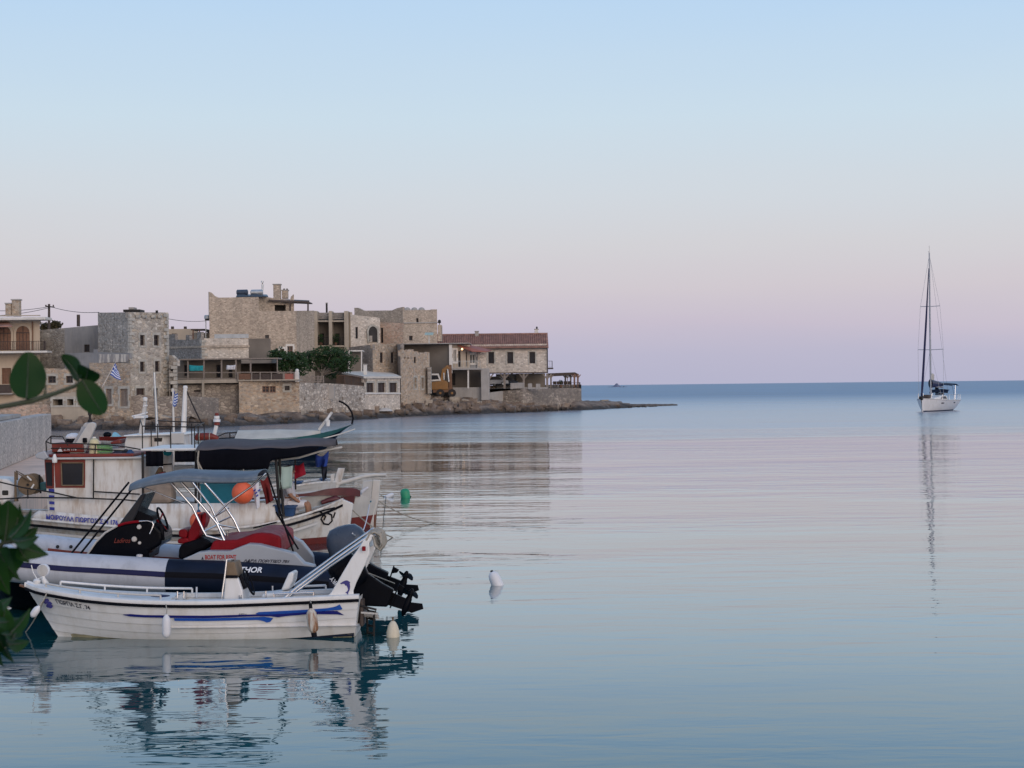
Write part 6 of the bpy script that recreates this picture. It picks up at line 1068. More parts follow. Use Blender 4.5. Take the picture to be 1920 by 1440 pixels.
# radar mast bracket on the roof
for k, dy in enumerate((-.28, .1)): pm_([(128 + k * -6, 851), (156 + k * -14, 851), (178 - k * 6, 800), (178 - k * 6, 794), (172 - k * 6, 791.5), (164 - k * 6, 793)], YM - .2 + dy, YM - .08 + dy).build('mast_bracket', M['white_grey'], mo, bevel=.02)
pm_([(152, 800), (166, 800), (150, 836), (140, 836)], YM - .36, YM - .3).build('bracket_panel', M['mould_grey'], mo); mb = MB(); c = XM(158, 826, YM - .5); mb.box(c[0] - .05, c[0] + .05, c[1] - .02, c[1] + .02, c[2] - .05, c[2] + .06); mb.build('horn', M['black'], mo, bevel=.02)
mb = MB(); c = XM(168, 792, YM - .15); mb.lathe(c, [(.06, 0), (.05, .05), (.025, .07), (.03, .16), (.045, .17), (.045, .24), (.02, .26)], 12); mb.build('mast_light', M['iron'], mo, smooth=40)
t_ = thing('radar_dome', 'white radar dome on a dark base on the wheelhouse roof', 'radar', XM(138, 832, YM + .2)); mb = MB(); c = XM(137, 831, YM + .2); mb.lathe(c, [(.17, 0), (.19, .05), (.17, .11)], 18); mb.build('base', M['black'], t_, smooth=40); mb = MB(); mb.lathe((c[0], c[1], c[2] + .112), [(.17, 0), (.175, .04), (.14, .09), (.05, .12)], 18); mb.build('dome', M['float_white'], t_, smooth=40)
t_ = thing('jerrycan', 'pale yellow plastic can strapped on the wheelhouse roof', 'can', w(170, 853)); mb = MB(); c = w(170, 853, -.25); mb.lathe(c, [(.11, 0), (.115, .03), (.11, .2), (.115, .24), (.09, .33), (.04, .36)], 14); mb.build('body', M['yellow_pl'], t_, smooth=40); mb = MB(); mb.lathe((c[0], c[1], c[2] + .362), [(.04, 0), (.04, .03)], 10); mb.build('cap', M['white'], t_)
t_ = thing('crate', 'pale green slatted crate on the wheelhouse roof behind the rail', 'crate', w(187, 853)); c = Vector(w(187, 852, -.3)); 
for k in range(5): mb = MB(); z = c.z + .01 + k * .045; x0, x1, y0, y1 = c.x - .16, c.x + .16, c.y - .12, c.y + .12; mb.bar((x0, y0, z), (x1, y0, z), .01, .03); mb.bar((x0, y1, z), (x1, y1, z), .01, .03); mb.bar((x0, y0, z), (x0, y1, z), .01, .03); mb.bar((x1, y0, z), (x1, y1, z), .01, .03); mb.build('slat', M['basket'], t_)
mb = MB(); mb.box(c.x - .15, c.x + .15, c.y - .11, c.y + .11, c.z - .012, c.z); mb.build('base', M['white'], t_)
for px, py, r_, m_, nm, lb in ((241, 860, .09, 'blue_pl', 'bottle', 'bright blue plastic bottle at the aft end of the wheelhouse roof'),): mb = MB(); mb.lathe(w(px, py, -.1), [(r_, 0), (r_, .12), (r_ * .5, .18), (r_ * .3, .2)], 12); solo(nm, mb, M[m_], lb, 'bottle', smooth=40)
t_ = thing('net_bag', 'dark folded net and boards lying along the wheelhouse roof', 'net', w(215, 855)); mb = MB(); mb.grid(lambda u, v: Vector((fx(200) + (fx(238) - fx(200)) * u, yW + .2 + .5 * v, Z(215, 856, yW) + .13 * math.sin(math.pi * v) ** .5 * (math.sin(math.pi * u) ** .4) * (1 + .25 * math.sin(u * 11)))), 16, 8); mb.build('net', M['cloth_navy'], t_, smooth=60); mb = MB(); mb.bar(w(193, 846, -.6), w(236, 844, -.6), .12, .05); mb.build('board', M['white_grey'], t_)
# hardtop with railing, curtains
yH0, yH1 = yN + .15, YM + 1.1; zh = Z(310, 845, yH0); mb = MB(); mb.box(X(262, yH0), X(368, yH0), yH0, yH1, zh, zh + .05); ht = mb.build('hardtop', M['white'], mo, bevel=.02)
for px in (266, 366): tubes('roof_post', M['iron'], mo, [[XM(px, 848, yH0 + .05), XM(px - (0 if px < 300 else 2), 975, yH0 + .1)]], .028)
for px in (266, 366): tubes('roof_post', M['iron'], mo, [[(X(px, yH0), yH1 - .1, zh), (X(px, yH0), yH1 - .1, .5)]], .028)
R2 = lambda px, py, y: (X(px, yH0), y, Z(px, py, yH0)); tl = [[R2(222, 792, yH1 - .3), R2(265, 799, yH0 + .05), R2(363, 801, yH0 + .05), R2(345, 797, yH1 - .1), R2(252, 793, yH1 - .1)]]
for px, y in ((265, yH0 + .05), (363, yH0 + .05), (318, yH0 + .05), (254, yH1 - .2), (243, yH1 - .3), (345, yH1 - .1), (333, yH1 - .1), (320, yH1 - .1)): tl.append([R2(px, 799, y), R2(px, 844, y)])
tubes('railing', M['iron'], ht, tl, .013)
for a, b, c in ((271, 303, 874), (325, 364, 866)): hp = [(a, 848), (b, 848), (b, c), (a, c)]; mb = MB(); mb.grid(lambda u, v: Vector((X(a + (b - a) * u, yH0), yH0 + .06 + .025 * math.sin(u * 14), zh - .01 - (zh - Z(a, c, yH0)) * v)), 14, 3); mb.build('curtain', M['canvas_black'], mo, smooth=60, solid=.01)
pm_([(304, 848), (321.5, 848), (321, 905), (304, 905)], YM - .2, YM - .1).build('cabin_panel', M['white_old'], mo); pm_([(323, 872), (362, 872), (361, 915), (323, 915)], YM + .3, YM + .5).build('engine_box', M['white_old'], mo, bevel=.03); mb = MB(); mb.bar(XM(304, 871, YM - .22), XM(321, 870, YM - .22), .03); mb.build('handle', M['black'], mo); pm_([(304.5, 847), (321, 847), (319, 853), (313, 855), (306, 853)], YM - .22, YM - .19).build('emblem', M['cloth_turq'], mo)
pm_([(288, 890), (296, 876), (303, 890)], YM - .4, YM - .1).build('bucket', M['rust'], mo); pm_([(281, 902), (296, 886), (305, 884), (304, 905)], YM - .6, YM - .3).build('gear_bag', M['red_paint'], mo, bevel=.04); mb = MB(); mb.box(X(232, YM), X(330, YM), yN + .15, yN + .25, .45, Z(300, 930, yN + .2)); 
pm_([(252, 935), (254, 912), (275, 905), (320, 906), (321, 945), (252, 946)], yN + .5, yN + 1.0).build('net_pile', M['wood_grey'], mo, bevel=.1)
# dark awning
y0, y1 = yN + .05, YM + 1.2
ez = lambda px: interp([(366, 843.5), (440, 842), (500, 840.5), (560, 838.5), (625, 838.5)], px)
def awn(u, v):
    px = 366 + (618 - 366) * u; w_ = v * 2 - 1; hw = (y1 - y0) / 2 * (1 - .85 * max(0, (u - .72) / .28) ** 1.3); yc = (y0 + y1) / 2; crown = .17 * (1 - abs(w_) ** 3) * (1 - .25 * u) + .02 * math.sin(u * 9) * (1 - w_ * w_)
    return Vector((X(px, y0), yc + w_ * hw, Z(px, ez(px), y0) + crown - .03 * math.sin(u * 21) * abs(w_) * .5))
mb = MB(); mb.grid(awn, 34, 16); aw = mb.build('awning', M['canvas_dark'], mo, smooth=60, solid=.01)
vb = lambda px: interp([(366, 880), (400, 881), (460, 881), (504, 880), (506, 862), (545, 858), (572, 851), (590, 843)], px)
mb = MB(); mb.grid(lambda u, v: (lambda px: Vector((X(px, y0), (lambda q: q.y)(awn((px - 366) / 252, 0)) + .012 * math.sin(px * .35) * v + .01, Z(px, ez(px) + 1, y0) * (1 - v) + v * Z(px, vb(px), y0))))(368 + 222 * u), 50, 4); mb.build('valance', M['canvas_black'], aw, smooth=60, solid=.008)
for px in (515, 522): tubes('awning_post', M['iron'], mo, [[XM(px, 850, y0 + .08 + (.1 if px > 520 else 0)), XM(px + 7, 968, yN + .25)]], .03)
[tubes('awning_post', M['iron'], mo, [q], .022) for q in ([XM(552, 850, YM + .6), XM(552, 918, YM + .6)], [XM(370, 846, y0 + .05), XM(371, 950, y0 + .1)], [XM(520, 850, YM + 1.1), XM(524, 935, YM + 1.0)])]; tubes('ridge_pole', M['tiller_wood'], mo, [[XM(500, 866, YM - .3), XM(560, 858, YM - .3), XM(600, 846, YM - .2), XM(640, 838.5, YM)], [XM(560, 836, YM), XM(590, 833, YM), XM(622, 838, YM)]], .024); tubes('halyard', M['rope'], mo, [[XM(371, 845, y0 - .02), XM(369, 865, y0 - .02), XM(372, 885, y0 - .02)], [XM(369, 865, y0 - .02), XM(378, 883, y0 - .02)]], .02)
# stern seat structure and blue tubs
def tub(px0, py0, px1, py1, y, dep, m_, name, lab, cat='tub', lid=None):
    a, b = Vector(XM(px0, py1, y)), Vector(XM(px1, py0, y)); t_ = thing(name, lab, cat, ((a.x + b.x) / 2, y + dep / 2, a.z)); mb = MB(); i0 = mb.add([(a.x + .03, y + .03, a.z), (b.x - .03, y + .03, a.z), (b.x - .03, y + dep - .03, a.z), (a.x + .03, y + dep - .03, a.z)]); i1 = mb.add([(a.x, y, b.z), (b.x, y, b.z), (b.x, y + dep, b.z), (a.x, y + dep, b.z)]); i2 = mb.add([(a.x + .02, y + .02, b.z), (b.x - .02, y + .02, b.z), (b.x - .02, y + dep - .02, b.z), (a.x + .02, y + dep - .02, b.z)]); i3 = mb.add([(a.x + .05, y + .05, a.z + .02), (b.x - .05, y + .05, a.z + .02), (b.x - .05, y + dep - .05, a.z + .02), (a.x + .05, y + dep - .05, a.z + .02)])
    for k in range(4): j = (k + 1) % 4; mb.idx([i0 + k, i0 + j, i1 + j, i1 + k]); mb.idx([i1 + k, i1 + j, i2 + j, i2 + k]); mb.idx([i2 + k, i2 + j, i3 + j, i3 + k])
    mb.idx([i0 + 3, i0 + 2, i0 + 1, i0]); mb.idx([i3, i3 + 1, i3 + 2, i3 + 3]); mb.build('body', m_, t_, bevel=.01); mb = MB(); [mb.bar(p, q, .03, .03) for p, q in (((a.x - .012, y - .012, b.z - .02), (b.x + .012, y - .012, b.z - .02)), ((a.x - .012, y + dep + .012, b.z - .02), (b.x + .012, y + dep + .012, b.z - .02)), ((a.x - .012, y - .012, b.z - .02), (a.x - .012, y + dep + .012, b.z - .02)), ((b.x + .012, y - .012, b.z - .02), (b.x + .012, y + dep + .012, b.z - .02)))]; mb.build('rim', m_, t_); return t_
tub(373, 907, 441, 948, YM - .1, .7, M['turq'], 'fish_bin', 'large turquoise plastic bin on the fishing boat deck', 'bin'); tub(512, 946, 524, 968, yN + .3, .3, M['blue_pl'], 'bucket', 'narrow blue tub left of the awning post'); tub(529, 949, 549, 969, yN + .4, .4, M['blue_pl'], 'bucket', 'wide blue tub right of the awning post')
mb = MB(); mb.ball(XM(453, 924.5, yN - .12), .238, 22, 14, (1, 1, 1.02)); t_ = thing('buoy_ball', 'large orange ball fender hung beside the turquoise bin', 'fender', XM(453, 944, yN - .12)); mb.build('body', M['orange'], t_, smooth=70); mb = MB(); mb.lathe(XM(453, 905, yN - .12), [(.05, 0), (.04, .05), (.03, .07)], 10); mb.build('eye', M['black'], t_, smooth=40); tubes('lanyard', M['rope'], t_, [[XM(453, 903, yN - .12), XM(455, 880, yN + .05)]], .01)
mb = MB(); t_ = thing('buoy_ball', 'faded orange ball fender behind the red jockey seat', 'fender', XM(371, 994, yN - .25)); mb.ball(XM(370, 977, yN - .25), .2, 20, 12); mb.build('body', M['orange'], t_, smooth=70); mb = MB(); mb.lathe(XM(370, 961, yN - .25), [(.045, 0), (.035, .05), (.025, .06)], 10); mb.build('eye', M['blue_pl'], t_, smooth=40); tubes('lanyard', M['rope_blue'], t_, [[XM(370, 959, yN - .25), XM(369, 945, yN - .02)]], .012)
def H4(y, *q): return [P(a, b, y) for a, b in q]
hung('towel', M['towel'], H4(yN + .22, (521, 874), (549, 873), (547, 915), (524, 918)), 'pale green towel hung on the stern awning post', 'towel', amp=.02, waves=1.5); hung('red_cloth', M['cloth_red'], H4(YM + .5, (552, 872), (569, 867), (573, 890), (552, 899)), 'bright red bag hung right of the green towel', 'bag', amp=.03, waves=1)
hung('blue_jacket', M['cloth_blue'], H4(YM - .1, (592, 851), (616, 846), (613, 874), (592, 876)), 'royal blue jacket hung from the tip of the awning frame', 'jacket', amp=.07, waves=1.6, seed=3); hung('hanging_trousers', M['cloth_navy'], H4(YM - .05, (602, 872), (614, 868), (612, 895), (605, 903)), 'dark trousers hanging below the blue jacket', 'trousers', amp=.05, waves=1.3, seed=2)
hung('dark_red_cloth', M['cloth_darkred'], H4(yN + .3, (488, 897), (501, 893), (513, 938), (500, 945)), 'dark red jacket hanging at the awning edge', 'jacket', amp=.06, waves=1.5, seed=4)
pf = thing('pennant', 'white tapering pennant with small blue marks beside the orange ball', 'flag', XM(480, 955, yN - .02)); a, b, c, d = H4(yN - .05, (470, 913), (485, 899), (487, 950), (481, 955)); mb = MB(); mb.grid(lambda u, v: (a * (1 - u) + b * u) * (1 - v) + (d * (1 - u) + c * u) * v + Vector((0, .03 * math.sin(u * 6 + v * 3), 0)), 8, 10); mb.build('cloth', M['cloth_white'], pf, smooth=60); mb = MB()
for px, py in ((475, 921), (478, 926), (484, 921), (480, 931)): q = P(px, py, yN - .095); mb.bar(q, q + Vector((.05, 0, .04)), .003, .03)
mb.build('mark', M['letter_blue'], pf)
# winch drum on the foredeck
t_ = thing('net_winch', 'brown net hauling drum in a steel frame on the foredeck', 'winch', XM(48, 945, YM - .3)); mb = MB(); mb.lathe(XM(50, 909, YM - .45), [(.225, 0), (.235, .02), (.235, .04), (.12, .06), (.12, .4), (.235, .42), (.235, .46), (.1, .47)], 26, (0, 1, 0)); mb.build('drum', M['rust'], t_, smooth=40); tubes('frame', M['rust'], t_, [[XM(27, 940, YM - .5), XM(27, 885, YM - .5), XM(56, 902, YM - .5)], [XM(30, 940, YM + .1), XM(30, 883, YM + .1), XM(58, 900, YM + .1)]], .03); tubes('handle', M['white'], t_, [[XM(62, 908, YM - .52), XM(56, 917, YM - .55)], [XM(49, 893, YM - .52), XM(57, 901, YM - .52)]], .02); mb = MB(); mb.lathe(XM(50, 909, YM - .47), [(.03, 0), (.03, .03)], 10, (0, 1, 0)); mb.build('hub', M['iron'], t_)
tubes('bollard', M['iron'], mo, [[XM(72, 890, YM - .2), XM(74, 925, YM - .2)]], .022); pm_([(72, 905), (82, 904), (86, 918), (78, 922), (72, 918)], YM - .3, YM).build('hydraulic_box', M['green_paint'], mo, bevel=.03)
t_ = thing('anchor_rope', 'dark looped rope hanging on the white stern', 'rope', XM(612, 975, YM - .6)); 
def stern_pt(px, py): x = X(px, YM - .45); q = HM.onz(min(x, HM.x1 - .02), Z(px, py, YM - .45), -1, .02); return q
tubes('loop', M['black'], t_, [[stern_pt(600, 958), stern_pt(606, 964), stern_pt(601, 972), stern_pt(606, 982), stern_pt(614, 984), stern_pt(620, 978), stern_pt(619, 966), stern_pt(612, 962)], [stern_pt(603, 962), stern_pt(609, 968), stern_pt(606, 975)], [stern_pt(625, 962), stern_pt(622, 972)]], .018)
# person sitting at the stern behind the towel
def person():
    base = Vector(XM(540, 955, YM - .2)); t_ = thing('person', 'person in a pale shirt sitting at the stern behind the green towel', 'person', base); s = lambda dx, dy, dz: base + Vector((dx, dy, dz))
    J = [(s(0, 0, .12), .15), (s(.0, 0, .32), .15), (s(-.02, 0, .55), .17), (s(-.02, 0, .66), .075), (s(.02, 0, .72), .065), (s(.02, 0, .84), .1), (s(.04, 0, .92), .085),
         (s(-.02, -.2, .58), .065), (s(.05, -.26, .34), .05), (s(.22, -.2, .2), .04), (s(.27, -.19, .17), .035), (s(-.02, .2, .58), .065), (s(.05, .26, .34), .05), (s(.22, .2, .2), .04), (s(.27, .19, .17), .035),
         (s(.05, -.11, .1), .095), (s(.42, -.14, .13), .07), (s(.44, -.14, -.1), .055), (s(.42, -.14, -.3), .04), (s(.54, -.14, -.34), .035), (s(.05, .11, .1), .095), (s(.42, .14, .13), .07), (s(.44, .14, -.1), .055), (s(.42, .14, -.3), .04), (s(.54, .14, -.34), .035)]
    E = [(0, 1), (1, 2), (2, 3), (3, 4), (4, 5), (5, 6), (2, 7), (7, 8), (8, 9), (9, 10), (2, 11), (11, 12), (12, 13), (13, 14), (0, 15), (15, 16), (16, 17), (17, 18), (18, 19), (0, 20), (20, 21), (21, 22), (22, 23), (23, 24)]
    def skinned(name, idxs, mat_, grow=0.0, root_=0):
        mp = {j: n for n, j in enumerate(idxs)}; me = bpy.data.meshes.new(name); me.from_pydata([tuple(J[j][0] - base) for j in idxs], [(mp[a], mp[b]) for a, b in E if a in mp and b in mp], []); me.materials.append(mat_); o = bpy.data.objects.new(name, me); COL.objects.link(o); o.parent = t_
        me.attributes.new('skin', 'FLOAT', 'POINT') if False else None; mod = o.modifiers.new('skin', 'SKIN'); mod.use_smooth_shade = True
        bpy.context.view_layer.update()
        if not me.skin_vertices: me.skin_vertices_ensure() if hasattr(me, 'skin_vertices_ensure') else None
        if me.skin_vertices:
            for n, j in enumerate(idxs): me.skin_vertices[0].data[n].radius = (J[j][1] + grow,) * 2; me.skin_vertices[0].data[n].use_root = (n == root_)
        q = o.modifiers.new('sub', 'SUBSURF'); q.levels = q.render_levels = 1; return o
    skinned('body', list(range(25)), M['skin']); skinned('shirt', [0, 1, 2, 7, 8, 11, 12], M['cloth_grey'], .022); skinned('shorts', [0, 15, 16, 20, 21], M['cloth_white'], .02)
    c = s(.0, 0, .9); mb = MB(); mb.ball(c, .115, 14, 9, (1.05, .95, .85)); mb.build('hair', M['hair'], t_, smooth=60)
    mb = MB(); mb.ball(s(.125, 0, .85), .02, 8, 6); mb.ball(s(.105, -.04, .875), .012, 6, 5); mb.ball(s(.105, .04, .875), .012, 6, 5); mb.build('face', M['skin'], t_, smooth=60)
person()
# ------------------------------------------------------------------ 4. boat with maroon bulwark, red bottom and big rudder
YB = 40.2; bo = thing('maroon_rail_boat', 'white fishing boat with maroon bulwark, red bottom and tall rudder', 'boat', (X(500, YB), YB, 0))
st = []
for px, B, zk_, zs_, p, r2 in ((200, .05, .1, 1.3, .8, .4), (260, .8, -.3, 1.0, .55, .2), (340, 1.2, -.5, .82, .42, 0), (450, 1.3, -.5, .76, .4, 0), (554, 1.22, -.5, .83, .42, 0), (620, .95, -.45, .9, .5, -.02), (672, .5, -.4, .86, .62, -.05), (707, .06, -.3, .66, .7, -.16)): st.append((X(px, YB), YB, B, zk_, zs_, p, r2))
HB = Hull(st); mb = MB(); HB.skin(mb, 0, 1, nx=50, ntt=8); mb.build('hull', M['white_grey'], bo, smooth=50); mb = MB(); HB.deck(mb, HB.x0 + .05, HB.x1 - .05, drop=.1, inset=.06, n=30); mb.build('deck', M['white_grey'], bo)
mb = MB(); mb.grid(lambda u, v: HB.onz(HB.x0 + .3 + (HB.x1 - .01 - HB.x0 - .3) * u, -.25 + (.47 + .1 * u ** 6) * v, -1, .006), 60, 3); mb.build('bottom_paint', M['antifoul'], bo, smooth=40)
mb = MB(); rows = []
for k in range(31):
    px = 470 + 203 * k / 30; y = YB - HB.at(X(px, YB))[1] - .02; zt2 = Z(px, interp([(470, 934), (554, 927), (580, 924), (609, 917), (632, 914.5), (660, 915), (668, 917), (673, 920)], px), y); z0 = Z(px, interp([(470, 937), (554, 931.5), (603, 929), (658, 929.5), (673, 931)], px), y); rows.append(mb.add([(X(px, y), y, z0), (X(px, y), y, zt2), (X(px, y), y + .07, zt2), (X(px, y), y + .07, z0)]))
for k in range(30):
    for j in range(4): mb.idx([rows[k] + j, rows[k + 1] + j, rows[k + 1] + (j + 1) % 4, rows[k] + (j + 1) % 4][::-1])
mb.idx([rows[-1] + j for j in range(4)]); mb.build('bulwark', M['maroon'], bo); XB = lambda px, py, y=YB: (X(px, y), y, Z(px, py, y)); pb_ = lambda poly, y0, y1: MB().prism([XB(a, b, y0) for a, b in poly], (0, y1 - y0, 0))
pb_([(637, 931), (662, 930), (662, 940), (655, 946), (640, 942)], YB - .78, YB - .7).build('stern_board', M['maroon'], bo); mb = MB(); mb.tube([XB(600, 943, YB - 1.05), XB(613, 938, YB - 1.0), XB(628, 935, YB - .95), XB(636, 938, YB - .9)], [.05, .06, .08, .06], 8); mb.build('tiller', M['maroon'], bo, smooth=50); pb_([(659.5, 931), (664, 930), (661, 945), (657, 946)], YB - .72, YB - .66).build('stern_cap', M['wood'], bo)
pb_([(700, 941), (705, 941), (701, 995), (696, 995)], YB - .05, YB + .05).build('sternpost', M['wood'], bo)
ru = pb_([(679, 902), (696, 900.5), (692, 938), (673, 935)], YB - .16, YB - .06).build('rudder', M['white_grey'], bo, bevel=.015); pb_([(697.5, 900), (711, 900.5), (707, 939), (699, 960), (696, 1000), (690, 1000), (693, 939)], YB - .1, YB + .02).build('rudder_blade', M['tiller_wood'], bo, bevel=.015); pb_([(674, 920), (687, 912), (689, 915), (676, 926)], YB - .25, YB - .2).build('rudder_cap', M['cloth_white'], bo, bevel=.02)
t_ = thing('blue_rope_tie', 'turquoise rope knotted round the tall rudder', 'rope', XB(680, 940, YB - .2)); tubes('knot', M['rope_blue'], t_, [[XB(667, 935, YB - .2), XB(672, 941, YB - .2), XB(680, 940, YB - .22), XB(694, 940, YB - .2)], [XB(668, 939, YB - .2), XB(676, 934, YB - .22), XB(682, 942, YB - .2), XB(692, 941, YB - .2)], [XB(670, 933, YB - .22), XB(668, 941, YB - .22)]], .025)
# its wheelhouse roof with masts, far behind the white hardtop
cb_ = pb_([(232, 832), (236, 818), (268, 814), (345, 815), (347, 836), (345, 900), (234, 900)], YB - .6, YB + .6).build('cabin', M['white_old'], bo, bevel=.03); pb_([(288, 821), (303, 821), (302, 828), (288, 828)], YB - .62, YB - .58).build('vent', M['iron'], cb_, bevel=.01); pb_([(230, 816), (345, 812), (347, 815.5), (231, 819)], YB - .75, YB + .75).build('roof', M['white'], cb_, bevel=.02); pb_([(319, 812), (344, 812), (344, 832), (320, 832)], YB - .8, YB - .7).build('locker', M['white_grey'], cb_, bevel=.02)
pb_([(205, 829), (223, 823), (226, 832), (206, 833)], YB - .7, YB + .3).build('deck_cover', M['red_paint'], bo, bevel=.03)
mb = MB(); mb.tube([XB(342, 832), XB(347.5, 728)], [.075, .05], 10); o = mb.build('mast', M['white'], bo, smooth=50); mb = MB(); mb.lathe(XB(347.5, 728), [(.06, 0), (.05, .06), (.01, .07)], 10); mb.build('mast_cap', M['white'], o); tubes('stay_rope', M['iron'], o, [[XB(349, 731), XB(360, 757), XB(374, 787), XB(382, 800)]], .018)
mb = MB(); mb.tube([XB(295, 830, YB + .3), XB(289.5, 698, YB + .3)], [.04, .025], 8); mb.build('whip_pole', M['metal'], bo, smooth=50)
mb = MB(); mb.prism([XB(256, 830, YB), XB(266, 830, YB), XB(274, 752, YB), XB(269, 752, YB)], (0, .12, 0)); sm_ = mb.build('signal_mast', M['white_grey'], bo, bevel=.015); tubes('antenna_arm', M['white'], sm_, [[XB(247, 781, YB - .1), XB(272, 775, YB - .1)], [XB(250, 784, YB + .2), XB(276, 773, YB + .2)], [XB(268, 762), XB(276, 760)]], .022); mb = MB(); mb.box(X(255, YB), X(272, YB), YB - .2, YB + .3, Z(260, 784, YB), Z(260, 779, YB)); mb.lathe(XB(272, 752), [(.05, 0), (.06, .08), (.02, .1)], 10); mb.build('crosstree', M['white'], sm_, bevel=.01)
tp = thing('rolled_raft', 'red orange life raft roll lashed on the boat behind the awning', 'raft', XB(386, 826, YB)); mb = MB(); mb.tube([XB(365, 823), XB(370, 819), XB(386, 818.5), XB(400, 819.5), XB(408, 823)], [.06, .095, .1, .09, .05], 12); mb.build('body', M['red_paint'], tp, smooth=60); mb = MB(); [mb.tube([Vector(XB(px, 819.3)) + Vector((0, .11 * math.cos(t), .11 * math.sin(t))) for t in [2 * math.pi * k / 12 for k in range(13)]], .012, 5) for px in (374, 393)]; mb.build('strap', M['rope'], tp)
lm = thing('signal_post', 'short white post with stacked red and white signal lamps', 'lamp post', XB(398, 828, YB)); mb = MB(); mb.tube([XB(397, 830), XB(405, 798)], .05, 8); mb.build('post', M['white'], lm, smooth=50)
for py, m_, r_ in ((797, 'red_paint', .07), (791, 'float_white', .09), (785, 'white', .07), (779.5, 'red_paint', .05)): mb = MB(); mb.lathe(XB(406, py), [(r_, 0), (r_, .06), (r_ * .6, .075)], 10); mb.build('lamp', M[m_], lm, smooth=40)
flag('blue and white striped flag on a thin pole behind the white hardtop', P(326, 818, 41.5), P(324, 728, 41.5), P(324, 733, 41.5), P(333, 740, 41.5), P(331, 762, 41.5), P(322, 758, 41.5), 'blue and white flags')
# ------------------------------------------------------------------ 5. grey white boat beyond with wooden tiller
YD = 45.5; bd = thing('grey_caique', 'greyish white wooden boat with a long curved tiller pole', 'boat', (X(560, YD), YD, 0)); st = []
for px, py, B, p, r2 in ((420, 930, .05, .8, .3), (470, 922, .9, .5, .1), (520, 917, 1.15, .42, 0), (560, 912, 1.1, .42, 0), (600, 905.5, .8, .5, 0), (630, 904, .06, .75, -.1)): st.append((X(px, YD), YD, B, -.4, Z(px, py, YD - B), p, r2))
HD = Hull(st); mb = MB(); HD.skin(mb, 0, 1, nx=40, ntt=8); mb.build('hull', M['white_grey'], bd, smooth=50); mb = MB(); HD.deck(mb, HD.x0 + .05, HD.x1 - .05, drop=.12, n=24); mb.build('deck', M['mould_grey'], bd); mb = MB(); HD.sweep(mb, [(-.08, -.01), (.03, -.01), (.03, .04), (-.08, .04)]); mb.build('gunwale', M['white_old'], bd)
XD = lambda px, py, y=YD: (X(px, y), y, Z(px, py, y)); pd_ = lambda poly, y0, y1: MB().prism([XD(a, b, y0) for a, b in poly], (0, y1 - y0, 0))
pd_([(618, 890), (625, 888), (623, 909), (617, 909)], YD - .15, YD - .05).build('sternpost', M['tiller_wood'], bd, bevel=.01); pd_([(632, 877.5), (644.5, 878), (637, 906), (628, 920), (624, 960), (618, 960), (625, 902)], YD - .06, YD + .04).build('rudder', M['white_old'], bd, bevel=.015); mb = MB(); mb.tube([XD(620, 909.5), XD(634, 906), XD(649, 902.5), XD(667, 897), XD(683, 893), (X(700, YD), YD + .1, Z(700, 891, YD)), XD(722, 891)], [.07, .07, .065, .06, .055, .05, .04], 10); mb.build('tiller', M['tiller_wood'], bd, smooth=60)
tub(549.5, 903, 561, 914, YD - 1.0, .5, M['blue_pl'], 'crate', 'blue crate on the side of the grey white boat', 'crate'); tub(598, 897, 606, 906, YD - .5, .4, M['blue_pl'], 'crate', 'small blue crate near the tiller of the grey white boat', 'crate')
# ------------------------------------------------------------------ 6. covered green boat pointing out to sea
YG = 84; gb = thing('green_caique', 'sea green wooden boat under a cream cover, bow raised', 'boat', (X(540, YG), YG, 0)); st = []
for px, py, B, zk_, p, r2 in ((385, 824, .1, 0, .8, 0), (430, 824, 1.2, -.4, .45, 0), (520, 822, 1.35, -.5, .4, 0), (580, 817, 1.15, -.15, .45, 0), (630, 806, .7, .55, .6, -.3), (665, 794, .06, 1.25, .8, -.8)): st.append((X(px, YG), YG, B, zk_, Z(px, py, YG - B), p, r2))
HG = Hull(st); mb = MB(); HG.skin(mb, 0, 1, nx=50, ntt=8); mb.build('hull', M['navy'], gb, smooth=50); mb = MB(); HG.skin(mb, .72, 1.0, nx=50, ntt=2, o0=.02, o1=.02); mb.build('topside', M['green_paint'], gb, smooth=50); mb = MB(); HG.sweep(mb, [(-.05, -.32), (.05, -.32), (.05, -.26), (-.05, -.26)]); mb.build('rub_rail', M['white_grey'], gb); mb = MB(); HG.deck(mb, HG.x0, HG.x1 - .1, drop=.02); mb.build('deck', M['green_paint'], gb)
XG = lambda px, py, y=YG: (X(px, y), y, Z(px, py, y)); mb = MB()
def cov(u, v):
    px = 446 + 154 * u; w_ = v * 2 - 1; B = HG.at(X(px, YG))[1] * (1.04 if u < .75 else 1.04 - .9 * (u - .75) / .25); z0 = HG.at(X(px, YG))[3] - .05; zr = Z(px, interp([(446, 807), (520, 805), (590, 806.5), (600, 808)], px), YG); return Vector((X(px, YG), YG + w_ * B, zr + (z0 - zr) * abs(w_) ** 1.3 + .04 * math.sin(u * 30) * abs(w_) * (1 - abs(w_))))
mb.grid(cov, 40, 16); mb.build('cover', M['cream_cloth'], gb, smooth=60); tubes('stern_rail', M['iron'], gb, [[XG(408, 818), XG(422, 812), XG(448, 810)], [XG(410, 822), XG(448, 820)], [XG(430, 811), XG(430, 824)], [XG(442, 810), XG(442, 824)]], .03)
tubes('bow_hoop', M['black'], gb, [[XG(659, 795), XG(661.5, 785), XG(659, 773), XG(652, 762), XG(643, 755), XG(635, 752)]], .05); mb = MB(); mb.bar(XG(597, 806), XG(622, 773), .13); bp = mb.build('bow_post', M['white_grey'], gb); mb = MB(); mb.bar(XG(611, 790, YG - .15), XG(618, 778, YG - .15), .18, .1); mb.lathe(XG(614, 799), [(.1, 0), (.12, .3), (.05, .35)], 10); mb.build('lamp', M['white'], bp)
